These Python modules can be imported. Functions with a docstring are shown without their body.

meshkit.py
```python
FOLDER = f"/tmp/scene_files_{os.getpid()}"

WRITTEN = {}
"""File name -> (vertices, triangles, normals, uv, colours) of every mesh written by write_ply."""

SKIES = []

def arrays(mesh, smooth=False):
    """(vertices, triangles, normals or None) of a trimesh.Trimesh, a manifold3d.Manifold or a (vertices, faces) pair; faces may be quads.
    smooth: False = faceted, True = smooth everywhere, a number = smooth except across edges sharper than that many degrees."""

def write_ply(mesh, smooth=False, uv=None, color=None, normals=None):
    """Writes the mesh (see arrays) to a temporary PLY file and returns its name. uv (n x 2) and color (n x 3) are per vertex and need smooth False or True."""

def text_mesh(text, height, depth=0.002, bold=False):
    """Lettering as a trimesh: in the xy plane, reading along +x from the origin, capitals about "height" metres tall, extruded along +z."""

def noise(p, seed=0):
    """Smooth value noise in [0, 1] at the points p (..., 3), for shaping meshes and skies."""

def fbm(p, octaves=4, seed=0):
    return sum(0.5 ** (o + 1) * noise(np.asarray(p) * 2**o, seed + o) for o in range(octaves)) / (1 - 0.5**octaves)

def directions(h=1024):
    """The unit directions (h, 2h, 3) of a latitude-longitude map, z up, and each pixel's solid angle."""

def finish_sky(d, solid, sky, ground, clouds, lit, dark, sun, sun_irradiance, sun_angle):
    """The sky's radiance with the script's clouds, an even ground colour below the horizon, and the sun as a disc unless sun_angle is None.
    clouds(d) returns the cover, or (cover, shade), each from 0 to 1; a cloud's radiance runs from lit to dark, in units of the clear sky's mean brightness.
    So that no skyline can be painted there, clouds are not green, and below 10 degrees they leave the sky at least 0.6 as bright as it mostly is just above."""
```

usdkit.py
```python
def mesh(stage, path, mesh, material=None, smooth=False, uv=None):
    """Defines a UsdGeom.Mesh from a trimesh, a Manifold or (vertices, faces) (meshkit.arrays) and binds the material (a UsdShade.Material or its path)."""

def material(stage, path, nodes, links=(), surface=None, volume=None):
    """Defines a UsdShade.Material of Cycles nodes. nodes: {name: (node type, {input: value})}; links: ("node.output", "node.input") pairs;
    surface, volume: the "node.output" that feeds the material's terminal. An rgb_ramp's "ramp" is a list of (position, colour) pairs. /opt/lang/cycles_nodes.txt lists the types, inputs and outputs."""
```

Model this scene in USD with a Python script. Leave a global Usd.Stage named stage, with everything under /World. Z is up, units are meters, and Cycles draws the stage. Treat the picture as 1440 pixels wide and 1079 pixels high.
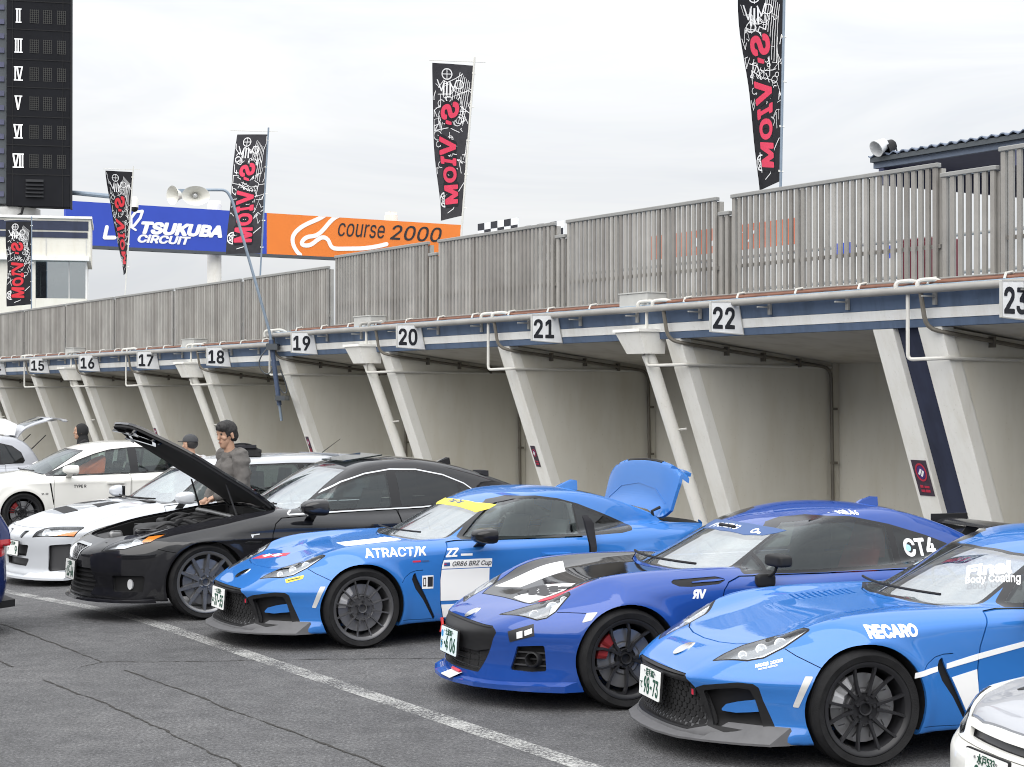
import math, glob, zlib
import numpy as np
import trimesh
import shapely
import shapely.affinity as aff
from shapely.geometry import Polygon, MultiPolygon, LineString, box as sbox
from shapely.ops import unary_union
from scipy.interpolate import PchipInterpolator, CubicSpline, RectBivariateSpline
from scipy.ndimage import gaussian_filter1d, spline_filter, map_coordinates
import manifold3d
from manifold3d import Manifold, Mesh as MMesh
import meshkit, usdkit
from pxr import Usd, UsdGeom, UsdLux, UsdShade, Sdf, Gf, Vt

stage = Usd.Stage.CreateInMemory()
UsdGeom.SetStageUpAxis(stage, UsdGeom.Tokens.z)
UsdGeom.SetStageMetersPerUnit(stage, 1.0)
stage.DefinePrim('/World', 'Xform')
stage.SetDefaultPrim(stage.GetPrimAtPath('/World'))

# ---------------------------------------------------------------- camera, sky, sun, exposure
CAM_H = 1.98
FPX = 2400.0                       # focal length in pixels of a 1440 wide picture
cam = UsdGeom.Camera.Define(stage, '/World/camera')
cam.CreateHorizontalApertureAttr(36.0)
cam.CreateVerticalApertureAttr(36.0 * 767 / 1024)
cam.CreateFocalLengthAttr(36.0 * FPX / 1440)
cam.CreateFStopAttr(0.0)
cam.CreateExposureAttr(0.7)
cam.CreateClippingRangeAttr(Gf.Vec2f(0.1, 5000))
PITCH = math.degrees(math.atan(16.5 / FPX))
cam.AddTranslateOp().Set(Gf.Vec3d(0, 0, CAM_H))
cam.AddRotateXYZOp().Set(Gf.Vec3f(90 + PITCH, 0, 0))

SUN_EL, SUN_AZ = math.radians(48), math.radians(205)     # azimuth = atan2(x, y)
dome = UsdLux.DomeLight.Define(stage, '/World/sky')
skymat = usdkit.material(stage, '/World/Looks/sky_overcast', {
    'sky': ('sky_texture', {'sky_type': 'single_scattering', 'sun_disc': False, 'sun_elevation': SUN_EL, 'sun_rotation': SUN_AZ, 'altitude': 20.0, 'aerosol_density': 3.0}),
    'tc': ('texture_coordinate', {}),
    'map': ('mapping', {'scale': (1.0, 1.0, 5.5)}),
    'n': ('noise_texture', {'scale': 3.2, 'detail': 7.0, 'roughness': 0.58, 'distortion': 0.6}),
    'ramp': ('rgb_ramp', {'ramp': [(0.0, (3.75, 3.88, 4.08)), (0.36, (3.95, 4.07, 4.25)), (0.48, (4.25, 4.33, 4.44)), (0.58, (4.5, 4.55, 4.6)), (0.70, (4.8, 4.81, 4.82)), (1.0, (5.0, 5.0, 5.0))]}),
    'sep': ('separate_xyz', {}), 'cie': ('map_range', {'from_min': 0.0, 'from_max': 1.0, 'to_min': 1.0, 'to_max': 3.2, 'clamp': True}),      # an overcast sky is about three times as bright overhead as at the horizon
    'mul': ('mix_color', {'blend_type': 'multiply', 'fac': 1.0, 'use_clamp': False}), 'cc': ('combine_xyz', {}),
    'mix': ('mix_color', {'fac': 0.95, 'use_clamp': False}),
    'bg': ('background_shader', {'strength': 0.10})},
    [('tc.generated', 'map.vector'), ('map.vector', 'n.vector'), ('n.fac', 'ramp.fac'), ('tc.generated', 'sep.vector'), ('sep.z', 'cie.value'), ('cie.result', 'cc.x'), ('cie.result', 'cc.y'), ('cie.result', 'cc.z'), ('ramp.color', 'mul.a'), ('cc.vector', 'mul.b'),
     ('sky.color', 'mix.a'), ('mul.result', 'mix.b'), ('mix.result', 'bg.color')], surface='bg.background')
UsdShade.MaterialBindingAPI.Apply(dome.GetPrim()).Bind(skymat)
sun = UsdLux.DistantLight.Define(stage, '/World/sun')
sun.CreateIntensityAttr(0.4); sun.CreateAngleAttr(70.0); sun.CreateNormalizeAttr(True); sun.CreateColorAttr(Gf.Vec3f(1.0, 0.97, 0.93))
sun.AddRotateXYZOp().Set(Gf.Vec3f(0, 0, 0))
sd = np.array([math.sin(SUN_AZ) * math.cos(SUN_EL), math.cos(SUN_AZ) * math.cos(SUN_EL), math.sin(SUN_EL)])
sun.GetPrim().GetAttribute('xformOp:rotateXYZ').Set(Gf.Vec3f(math.degrees(math.acos(sd[2])), 0, math.degrees(math.atan2(sd[0], -sd[1]))))

# ---------------------------------------------------------------- materials
MATS = {}
def mat(name, nodes, links, surface):
    MATS[name] = usdkit.material(stage, '/World/Looks/' + name, nodes, links, surface=surface)
    return MATS[name]

def plain(name, col, rough=0.5, metal=0.0, coat=0.0, var=0.0, scale=6.0, bump=0.0, bscale=200.0, spec=0.5, coat_rough=0.03, emit=None):
    n = {'p': ('principled_bsdf', {'base_color': col, 'roughness': rough, 'metallic': metal, 'coat_weight': coat, 'coat_roughness': coat_rough, 'specular_ior_level': spec})}
    l = []
    if var or bump:
        n['tc'] = ('texture_coordinate', {})
    if var:
        n['n'] = ('noise_texture', {'scale': scale, 'detail': 5.0, 'roughness': 0.6})
        n['r'] = ('rgb_ramp', {'ramp': [(0.25, tuple(c * (1 - var) for c in col)), (0.75, tuple(min(1, c * (1 + var)) for c in col))]})
        l += [('tc.object', 'n.vector'), ('n.fac', 'r.fac'), ('r.color', 'p.base_color')]
    if bump:
        n['bn'] = ('noise_texture', {'scale': bscale, 'detail': 3.0})
        n['b'] = ('bump', {'strength': bump, 'distance': 0.01})
        l += [('tc.object', 'bn.vector'), ('bn.fac', 'b.height'), ('b.normal', 'p.normal')]
    return mat(name, n, l, 'p.BSDF')

def paint(name, col, metal=0.25, flake=0.35, rough=0.38, dust=0.004, dcol=(0.3, 0.29, 0.27)):
    n = {'tc': ('texture_coordinate', {}),
         'fl': ('noise_texture', {'scale': 900.0, 'detail': 1.0}),
         'fr': ('rgb_ramp', {'ramp': [(0.3, tuple(c * (1 - flake * .6) for c in col)), (0.7, tuple(min(1, c * (1 + flake)) for c in col))]}),
         'dn': ('noise_texture', {'scale': 3.0, 'detail': 8.0, 'roughness': 0.7}),
         'dr': ('map_range', {'from_min': 0.45, 'from_max': 0.8, 'to_min': 0.0, 'to_max': dust * 4, 'clamp': True}),
         'mx': ('mix_color', {'b': dcol}),
         'orange': ('noise_texture', {'scale': 45.0, 'detail': 2.0}),
         'bp': ('bump', {'strength': 0.05, 'distance': 0.002}),
         'cr': ('map_range', {'from_min': 0.3, 'from_max': 0.8, 'to_min': 0.02, 'to_max': 0.02 + dust * 2}),
         'p': ('principled_bsdf', {'metallic': metal, 'roughness': rough, 'specular_ior_level': 0.0, 'coat_weight': 1.0, 'coat_roughness': 0.03, 'coat_ior': 1.55})}
    return mat(name, n, [('tc.object', 'fl.vector'), ('fl.fac', 'fr.fac'), ('fr.color', 'mx.a'), ('tc.object', 'dn.vector'), ('dn.fac', 'dr.value'), ('dr.result', 'mx.fac'),
                         ('mx.result', 'p.base_color'), ('tc.object', 'orange.vector'), ('orange.fac', 'bp.height'), ('bp.normal', 'p.coat_normal'), ('dn.fac', 'cr.value'), ('cr.result', 'p.coat_roughness')], 'p.BSDF')

def glassy(name, tint, f0=0.05, rough=0.0):
    """Pane: see-through, with a mirror reflection that grows towards grazing angles."""
    return mat(name, {'t': ('transparent_bsdf', {'color': tint}), 'g': ('glossy_bsdf', {'color': (0.95, 0.97, 1.0), 'roughness': rough}), 'w': ('layer_weight', {'blend': 0.5}),
                      'e': ('math', {'math_type': 'power', 'value2': 4.0}), 'f': ('math', {'math_type': 'multiply_add', 'value2': 1 - f0, 'value3': f0}), 'm': ('mix_closure', {})},
               [('w.facing', 'e.value1'), ('e.value', 'f.value1'), ('f.value', 'm.fac'), ('t.BSDF', 'm.closure1'), ('g.BSDF', 'm.closure2')], 'm.closure')

# ---------------------------------------------------------------- naming and tagging
USED = {}
def numbered(parent, name):
    k = (parent, name); c = USED.get(k, 0); USED[k] = c + 1
    return name if c == 0 else '%s_%03d' % (name, c)
def pstr(parent):
    return '/World' if parent is None else str(parent.GetPath())
def tag(prim, label=None, cat=None, group=None, kind=None):
    for k, v in (('label', label), ('category', cat), ('group', group), ('kind', kind)):
        if v: prim.SetCustomDataByKey(k, v)
    return prim
def thing(name, label, cat, loc=(0, 0, 0), rz=0.0, group=None):
    x = UsdGeom.Xform.Define(stage, '/World/' + numbered('/World', name))
    x.AddTranslateOp().Set(Gf.Vec3d(*map(float, loc)))
    if rz: x.AddRotateZOp().Set(float(rz))
    return tag(x.GetPrim(), label, cat, group)

def to_arrays(m):
    if isinstance(m, Manifold):
        mm = m.to_mesh(); vp = np.array(mm.vert_properties); f = np.array(mm.tri_verts)
        if vp.shape[1] >= 6:
            return resolve(vp, f)
        return vp[:, :3], f, None
    if isinstance(m, trimesh.Trimesh):
        return np.array(m.vertices), np.array(m.faces), None
    return np.asarray(m[0], float), np.asarray(m[1], int), (np.asarray(m[2], float) if len(m) > 2 else None)

def resolve(vp, f):
    """Boolean results carry the smooth normal of their source surface; a corner keeps it where it agrees with its face."""
    v, n = vp[:, :3].astype(float), vp[:, 3:6].astype(float)
    tri = v[f]
    fn = np.cross(tri[:, 1] - tri[:, 0], tri[:, 2] - tri[:, 0])
    ar = np.linalg.norm(fn, axis=1); ok = ar > 1e-12
    f, fn = f[ok], fn[ok] / ar[ok][:, None]
    cn = n[f]; ln = np.linalg.norm(cn, axis=2)
    cn = cn / np.maximum(ln, 1e-9)[..., None]
    good = (ln > 0.3) & ((cn * fn[:, None, :]).sum(2) > 0.55)
    out = np.where(good[..., None], cn, np.repeat(fn[:, None, :], 3, 1))
    pv = v[f].reshape(-1, 3); pn = out.reshape(-1, 3)
    key = np.round(np.hstack([pv * 5e4, pn * 200])).astype(np.int64)
    _, idx, inv = np.unique(key, axis=0, return_index=True, return_inverse=True)
    return pv[idx], inv.reshape(-1, 3), pn[idx]

def obj(name, m, material, parent=None, smooth=None, label=None, cat=None, group=None, kind=None, loc=None, rot=None):
    v, f, n = to_arrays(m)
    if len(f) == 0: return None
    if n is None and smooth is not None:
        v, f, n = meshkit.arrays((v, f), smooth)
    path = pstr(parent) + '/' + numbered(pstr(parent), name)
    g = UsdGeom.Mesh.Define(stage, path)
    g.CreatePointsAttr(Vt.Vec3fArray.FromNumpy(v.astype(np.float32)))
    g.CreateFaceVertexCountsAttr(Vt.IntArray.FromNumpy(np.full(len(f), 3, np.int32)))
    g.CreateFaceVertexIndicesAttr(Vt.IntArray.FromNumpy(f.astype(np.int32).ravel()))
    g.CreateSubdivisionSchemeAttr('none')
    if n is not None:
        g.CreateNormalsAttr(Vt.Vec3fArray.FromNumpy(n.astype(np.float32))); g.SetNormalsInterpolation('vertex')
    if loc is not None: g.AddTranslateOp().Set(Gf.Vec3d(*map(float, loc)))
    if rot is not None: g.AddRotateXYZOp().Set(Gf.Vec3f(*map(float, rot)))
    UsdShade.MaterialBindingAPI.Apply(g.GetPrim()).Bind(material if not isinstance(material, str) else MATS[material])
    return tag(g.GetPrim(), label, cat, group, kind)

# ---------------------------------------------------------------- shapes
def cat(*ms):
    ms = [m for m in (ms[0] if len(ms) == 1 and isinstance(ms[0], (list, tuple)) and not isinstance(ms[0], trimesh.Trimesh) else ms) if m is not None]
    vs, fs, o = [], [], 0
    for m in ms:
        v, f, _ = to_arrays(m); vs.append(v); fs.append(f + o); o += len(v)
    return trimesh.Trimesh(np.vstack(vs), np.vstack(fs), process=False)
def bx(x0, x1, y0, y1, z0, z1, ch=0.0):
    if ch <= 0:
        m = trimesh.creation.box((x1 - x0, y1 - y0, z1 - z0)); m.apply_translation(((x0 + x1) / 2, (y0 + y1) / 2, (z0 + z1) / 2)); return m
    pts = []
    for a in (0, 1):
        for b in (0, 1):
            for c in (0, 1):
                p = np.array([(x0, x1)[a], (y0, y1)[b], (z0, z1)[c]]); s = np.array([1 - 2 * a, 1 - 2 * b, 1 - 2 * c]) * ch
                for k in range(3):
                    q = s.copy(); q[k] = 0; pts.append(p + q)
    return hull(pts)
def hull(pts):
    return trimesh.Trimesh(*to_arrays(Manifold.hull_points(np.asarray(pts, float)))[:2], process=False)
def rotm(ax, deg): return trimesh.transformations.rotation_matrix(math.radians(deg), ax)
def xf(m, *ops):
    m = m.copy()
    for o in ops:
        if np.shape(o) == (4, 4): m.apply_transform(o)
        else: m.apply_translation(o)
    return m
def tube(pts, r, n=8, closed=False):
    """A round bar through the points; r may vary."""
    p = np.asarray(pts, float); k = len(p); r = np.broadcast_to(np.asarray(r, float), (k,))
    t = np.gradient(p, axis=0) if not closed else np.roll(p, -1, 0) - np.roll(p, 1, 0)
    t /= np.maximum(np.linalg.norm(t, axis=1), 1e-9)[:, None]
    up = np.array([0, 0, 1.0]) if abs(t[0, 2]) < 0.9 else np.array([1.0, 0, 0])
    rings, a = [], np.linspace(0, 2 * np.pi, n, endpoint=False)
    u = np.cross(t[0], up); u /= np.linalg.norm(u)
    for i in range(k):
        u = u - t[i] * (u @ t[i]); u /= np.linalg.norm(u); w = np.cross(t[i], u)
        rings.append(p[i] + r[i] * (np.cos(a)[:, None] * u + np.sin(a)[:, None] * w))
    v = np.vstack(rings); f = []
    m = k if closed else k - 1
    for i in range(m):
        b, c = i * n, ((i + 1) % k) * n
        for j in range(n):
            q = (j + 1) % n; f += [[b + j, b + q, c + q], [b + j, c + q, c + j]]
    if not closed:
        v = np.vstack([v, p[0], p[-1]]); e = len(v)
        for j in range(n):
            q = (j + 1) % n; f += [[q, j, e - 2], [(k - 1) * n + j, (k - 1) * n + q, e - 1]]
    return trimesh.Trimesh(v, np.array(f), process=False)
def bend(pts, r=0.05, n=5):
    """Rounds the corners of a polyline."""
    p = [np.asarray(q, float) for q in pts]; out = [p[0]]
    for a, b, c in zip(p, p[1:], p[2:]):
        d1, d2 = (a - b), (c - b); l1, l2 = np.linalg.norm(d1), np.linalg.norm(d2); k = min(r, l1 * .45, l2 * .45)
        s, e = b + d1 / l1 * k, b + d2 / l2 * k
        for t in np.linspace(0, 1, n): out.append((1 - t) ** 2 * s + 2 * t * (1 - t) * b + t * t * e)
    out.append(p[-1]); return np.array(out)
def lathe(prof, n=48, axis='y'):
    """Revolves (radius, height) points; closed profile."""
    p = np.asarray(prof, float); a = np.linspace(0, 2 * np.pi, n, endpoint=False); k = len(p)
    v = np.stack([np.outer(np.cos(a), p[:, 0]), np.broadcast_to(p[:, 1], (n, k)), np.outer(np.sin(a), p[:, 0])], -1).reshape(-1, 3); f = []
    for i in range(n):
        b, c = i * k, ((i + 1) % n) * k
        for j in range(k):
            q = (j + 1) % k; f += [[b + j, b + q, c + q], [b + j, c + q, c + j]]
    m = trimesh.Trimesh(v, np.array(f), process=False)
    if m.volume < 0: m.invert()
    if axis == 'z': m.apply_transform(rotm((1, 0, 0), 90))
    if axis == 'x': m.apply_transform(rotm((0, 0, 1), -90))
    return m
def cyl(a, b, r, n=16, r2=None):
    a, b = np.asarray(a, float), np.asarray(b, float)
    return tube([a, b], [r, r if r2 is None else r2], n)
def polys(g):
    return [p for p in (getattr(g, 'geoms', [g])) if p.geom_type == 'Polygon' and p.area > 1e-9]
def extrude(g, h):
    ms = [trimesh.creation.extrude_polygon(p, h, engine='earcut') for p in polys(g)]
    return cat(ms) if len(ms) > 1 else ms[0]
FONTS = sorted(glob.glob('/opt/blender-*/*/datafiles/fonts/*.woff2'))
def font_path(cjk): return [f for f in FONTS if ('CJK' in f if cjk else 'Inter' in f)][0]
TXT = {}
def text_poly(text, height, bold=0, cjk=False, shear=0.0, width=None, tol=0.7):
    """Lettering as shapely polygons from the origin, capitals `height` tall."""
    key = (text, bold, cjk)
    if key not in TXT:
        from PIL import Image, ImageDraw, ImageFont
        font = ImageFont.truetype(font_path(cjk), 96)
        x0, y0, x1, y1 = font.getbbox(text, anchor='ls', stroke_width=bold)
        im = Image.new('L', (int(x1 - x0 + 8), int(y1 - y0 + 8)))
        ImageDraw.Draw(im).text((4 - x0, 4 - y0), text, 255, font, anchor='ls', stroke_width=bold)
        on = np.pad(np.asarray(im) > 127, ((0, 0), (1, 1))).astype(np.int8)
        rows, st = np.nonzero(np.diff(on, axis=1) == 1); en = np.nonzero(np.diff(on, axis=1) == -1)[1]
        g = unary_union([sbox(a, -r - 1, b, -r) for a, r, b in zip(st, rows, en)]).buffer(0.6).buffer(-0.6).simplify(tol)
        TXT[key] = aff.translate(g, -4, 4 - y0)
    s = height / 70.0
    g = aff.affine_transform(TXT[key], [s, s * shear, 0, s, 0, 0])
    if width:
        a = g.bounds; g = aff.scale(g, width / (a[2] - a[0]), 1, origin=(a[0], 0))
    return g
def stroke(pts, w, closed=False):
    return LineString(pts if not closed else list(pts) + [pts[0]]).buffer(w / 2, cap_style=2, join_style=1, quad_segs=3)
def on_plane(g, h, origin, ux, uy):
    """Extrudes flat shapes on the plane through origin with axes ux, uy (thickness along ux x uy)."""
    m = extrude(g, h); ux, uy = np.asarray(ux, float), np.asarray(uy, float); T = np.eye(4)
    T[:3, 0], T[:3, 1], T[:3, 2], T[:3, 3] = ux, uy, np.cross(ux, uy), origin
    m.apply_transform(T); return m
def rng(s): return np.random.default_rng(zlib.crc32(str(s).encode()))
# ---------------------------------------------------------------- materials of the setting
mat('asphalt', {'g': ('geometry', {}), 'n1': ('noise_texture', {'scale': 0.55, 'detail': 6.0, 'roughness': 0.65}), 'n2': ('noise_texture', {'scale': 48.0, 'detail': 4.0, 'roughness': 0.8}),
    'v': ('voronoi_texture', {'scale': 95.0}), 'n3': ('noise_texture', {'scale': 5.0, 'detail': 5.0, 'roughness': 0.7}),
    'r1': ('rgb_ramp', {'ramp': [(0.28, (0.082, 0.082, 0.085)), (0.5, (0.108, 0.108, 0.111)), (0.72, (0.136, 0.135, 0.137))]}),
    'r2': ('rgb_ramp', {'ramp': [(0.25, (0.25, 0.25, 0.25)), (0.5, (0.9, 0.9, 0.9)), (0.62, (1.5, 1.5, 1.5)), (0.75, (3.4, 3.35, 3.25))]}),
    'r3': ('rgb_ramp', {'ramp': [(0.3, (0.72, 0.72, 0.73)), (0.6, (1.1, 1.1, 1.1)), (0.75, (1.3, 1.29, 1.27))]}),
    'm': ('mix_color', {'blend_type': 'multiply', 'fac': 1.0, 'use_clamp': False}), 'm2': ('mix_color', {'blend_type': 'multiply', 'fac': 0.9, 'use_clamp': False}),
    'b': ('bump', {'strength': 1.0, 'distance': 0.009}), 'p': ('principled_bsdf', {'roughness': 0.82, 'specular_ior_level': 0.35})},
    [('g.position', 'n1.vector'), ('g.position', 'n2.vector'), ('g.position', 'v.vector'), ('g.position', 'n3.vector'), ('n1.fac', 'r1.fac'), ('n2.fac', 'r2.fac'), ('n3.fac', 'r3.fac'), ('r1.color', 'm.a'), ('r2.color', 'm.b'),
     ('m.result', 'm2.a'), ('r3.color', 'm2.b'), ('m2.result', 'p.base_color'), ('v.distance', 'b.height'), ('b.normal', 'p.normal')], 'p.BSDF')
mat('worn_white_line', {'g': ('geometry', {}), 'n1': ('noise_texture', {'scale': 2.2, 'detail': 4.0}), 'n2': ('noise_texture', {'scale': 55.0, 'detail': 5.0, 'roughness': 0.75}),
    'a': ('math', {'math_type': 'multiply_add', 'value2': 0.45, 'value3': 0.0}), 's': ('math', {'math_type': 'add'}),
    'r': ('rgb_ramp', {'ramp': [(0.68, (0, 0, 0)), (0.93, (.85, .85, .85))]}), 't': ('transparent_bsdf', {}), 'p': ('principled_bsdf', {'base_color': (0.56, 0.56, 0.54), 'roughness': 0.7}), 'm': ('mix_closure', {})},
    [('g.position', 'n1.vector'), ('g.position', 'n2.vector'), ('n1.fac', 'a.value1'), ('a.value', 's.value1'), ('n2.fac', 's.value2'), ('s.value', 'r.fac'), ('r.color', 'm.fac'), ('t.BSDF', 'm.closure1'), ('p.BSDF', 'm.closure2')], 'm.closure')
def wallmat(name, col, stain=0.25):
    n = {'g': ('texture_coordinate', {}), 'mp': ('mapping', {'scale': (1.2, 1.2, 0.28)}), 'n': ('noise_texture', {'scale': 2.4, 'detail': 7.0, 'roughness': 0.68}),
         'r': ('rgb_ramp', {'ramp': [(0.30, tuple(c * (1 - stain) * k for c, k in zip(col, (1, .98, .94)))), (0.52, col), (0.8, tuple(min(.85, c * 1.06) for c in col))]}),
         'n2': ('noise_texture', {'scale': 30.0, 'detail': 4.0, 'roughness': 0.7}), 'r2': ('rgb_ramp', {'ramp': [(0.27, (0.82, 0.81, 0.78)), (0.40, (1, 1, 1))]}),
         'm': ('mix_color', {'blend_type': 'multiply', 'fac': 0.8}), 'b': ('bump', {'strength': 0.25, 'distance': 0.004}), 'n3': ('noise_texture', {'scale': 120.0, 'detail': 2.0}), 'p': ('principled_bsdf', {'roughness': 0.75, 'specular_ior_level': 0.3})}
    mat(name, n, [('g.object', 'mp.vector'), ('mp.vector', 'n.vector'), ('n.fac', 'r.fac'), ('g.object', 'n2.vector'), ('n2.fac', 'r2.fac'), ('r.color', 'm.a'), ('r2.color', 'm.b'), ('m.result', 'p.base_color'),
                  ('g.object', 'n3.vector'), ('n3.fac', 'b.height'), ('b.normal', 'p.normal')], 'p.BSDF')
wallmat('cream_wall', (0.655, 0.635, 0.565), 0.07); wallmat('column_white', (0.80, 0.79, 0.745), 0.12); wallmat('band_white', (0.76, 0.76, 0.74), 0.12)
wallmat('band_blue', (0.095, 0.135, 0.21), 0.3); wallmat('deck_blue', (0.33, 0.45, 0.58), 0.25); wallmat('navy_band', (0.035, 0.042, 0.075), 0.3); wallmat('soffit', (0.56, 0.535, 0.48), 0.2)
plain('slat_metal', (0.27, 0.258, 0.238), 0.55, 0.1, var=0.2, scale=2.2, spec=.3); plain('slat_metal_dark', (0.22, 0.207, 0.19), 0.55, 0.1, var=0.2, scale=2.2, spec=.3); plain('slat_metal_pale', (0.32, 0.308, 0.285), 0.5, 0.1, var=0.2, scale=2.2, spec=.3)
plain('rail_metal', (0.26, 0.26, 0.25), 0.5, 0.1, var=0.12, scale=3)
plain('pipe_grey', (0.31, 0.30, 0.28), 0.45, 0.1, var=0.15, scale=4); plain('pipe_white', (0.60, 0.59, 0.55), 0.5, var=0.08); plain('pipe_rust', (0.10, 0.045, 0.03), 0.7, var=0.35, scale=7); plain('pipe_red', (0.20, 0.085, 0.05), 0.6, var=0.3, scale=5); plain('conduit_brown', (0.17, 0.155, 0.13), 0.5, 0.3, var=0.2)
plain('box_grey', (0.45, 0.45, 0.43), 0.5, var=0.1); plain('sign_white', (0.78, 0.79, 0.80), 0.4, var=0.04); plain('ink_black', (0.012, 0.013, 0.018), 0.45); plain('tar', (0.020, 0.018, 0.015), 0.85)
plain('maroon', (0.11, 0.018, 0.025), 0.45, var=0.1); plain('poster_dark', (0.05, 0.035, 0.05), 0.4, var=0.3, scale=20); plain('poster_red', (0.45, 0.03, 0.06), 0.4); plain('poster_purple', (0.07, 0.03, 0.16), 0.4)
plain('board_black', (0.010, 0.0105, 0.013), 0.6, var=0.2, scale=1.5, spec=.1); plain('board_edge', (0.02, 0.021, 0.024), 0.5, spec=.2); plain('led_off', (0.055, 0.055, 0.05), 0.4); plain('print_white', (0.82, 0.82, 0.82), 0.5)
plain('banner_blue', (0.022, 0.06, 0.42), 0.5, var=0.08, scale=0.5); plain('banner_orange', (0.72, 0.19, 0.025), 0.5, var=0.06, scale=0.5); plain('steel_dark', (0.08, 0.09, 0.10), 0.45, 0.4); plain('steel_blue', (0.20, 0.25, 0.31), 0.45, 0.3, var=0.1)
plain('flag_black', (0.026, 0.026, 0.030), 0.85, var=0.2, spec=.1); plain('flag_grey', (0.050, 0.049, 0.055), 0.85, var=0.2, spec=.1); plain('flag_red', (0.62, 0.03, 0.045), 0.8); plain('flag_pink', (0.66, 0.045, 0.10), 0.8); plain('roof_blue', (0.13, 0.16, 0.22), 0.6, 0.1, var=0.15)
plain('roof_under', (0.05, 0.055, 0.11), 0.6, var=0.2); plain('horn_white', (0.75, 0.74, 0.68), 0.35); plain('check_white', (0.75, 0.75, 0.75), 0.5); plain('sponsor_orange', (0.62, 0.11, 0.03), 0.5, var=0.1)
plain('tower_grey', (0.50, 0.50, 0.49), 0.6, var=0.1)
glassy('window_glass', (0.60, 0.70, 0.70), .38)

# ---------------------------------------------------------------- ground
def gz(x, y):
    """The tarmac falls gently towards the far end of the row."""
    s = -(x + 0.19) * 0.535 + (y - 22.72) * 0.845; t = np.clip((s + 5.5) / 7.0, 0, 1); return -0.23 * t * t * (3 - 2 * t)
def g_at(px, py, z=0.0):
    """Ground point seen at a pixel of the 1440 x 1079 photograph (used to survey the place)."""
    g = 0.0
    for _ in range(12):
        D = FPX * (CAM_H - g) / (py - 556.0); X = (px - 720) / FPX * D; g = float(gz(X, D))
    return np.array([X, D, g])
gx = np.r_[-500, -200, -90, np.arange(-40, 41, 1.0), 90, 200, 500]; gy = np.r_[-60, -20, np.arange(0, 76, 1.0), 110, 200, 700]; GX, GY = np.meshgrid(gx, gy, indexing='ij'); nn = np.arange(GX.size).reshape(GX.shape)
gr = obj('ground', trimesh.Trimesh(np.stack([GX, GY, gz(GX, GY)], -1).reshape(-1, 3), np.vstack([np.stack([nn[:-1, :-1], nn[1:, :-1], nn[1:, 1:]], -1).reshape(-1, 3), np.stack([nn[:-1, :-1], nn[1:, 1:], nn[:-1, 1:]], -1).reshape(-1, 3)]), process=False), 'asphalt', smooth=True, kind='structure')
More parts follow.
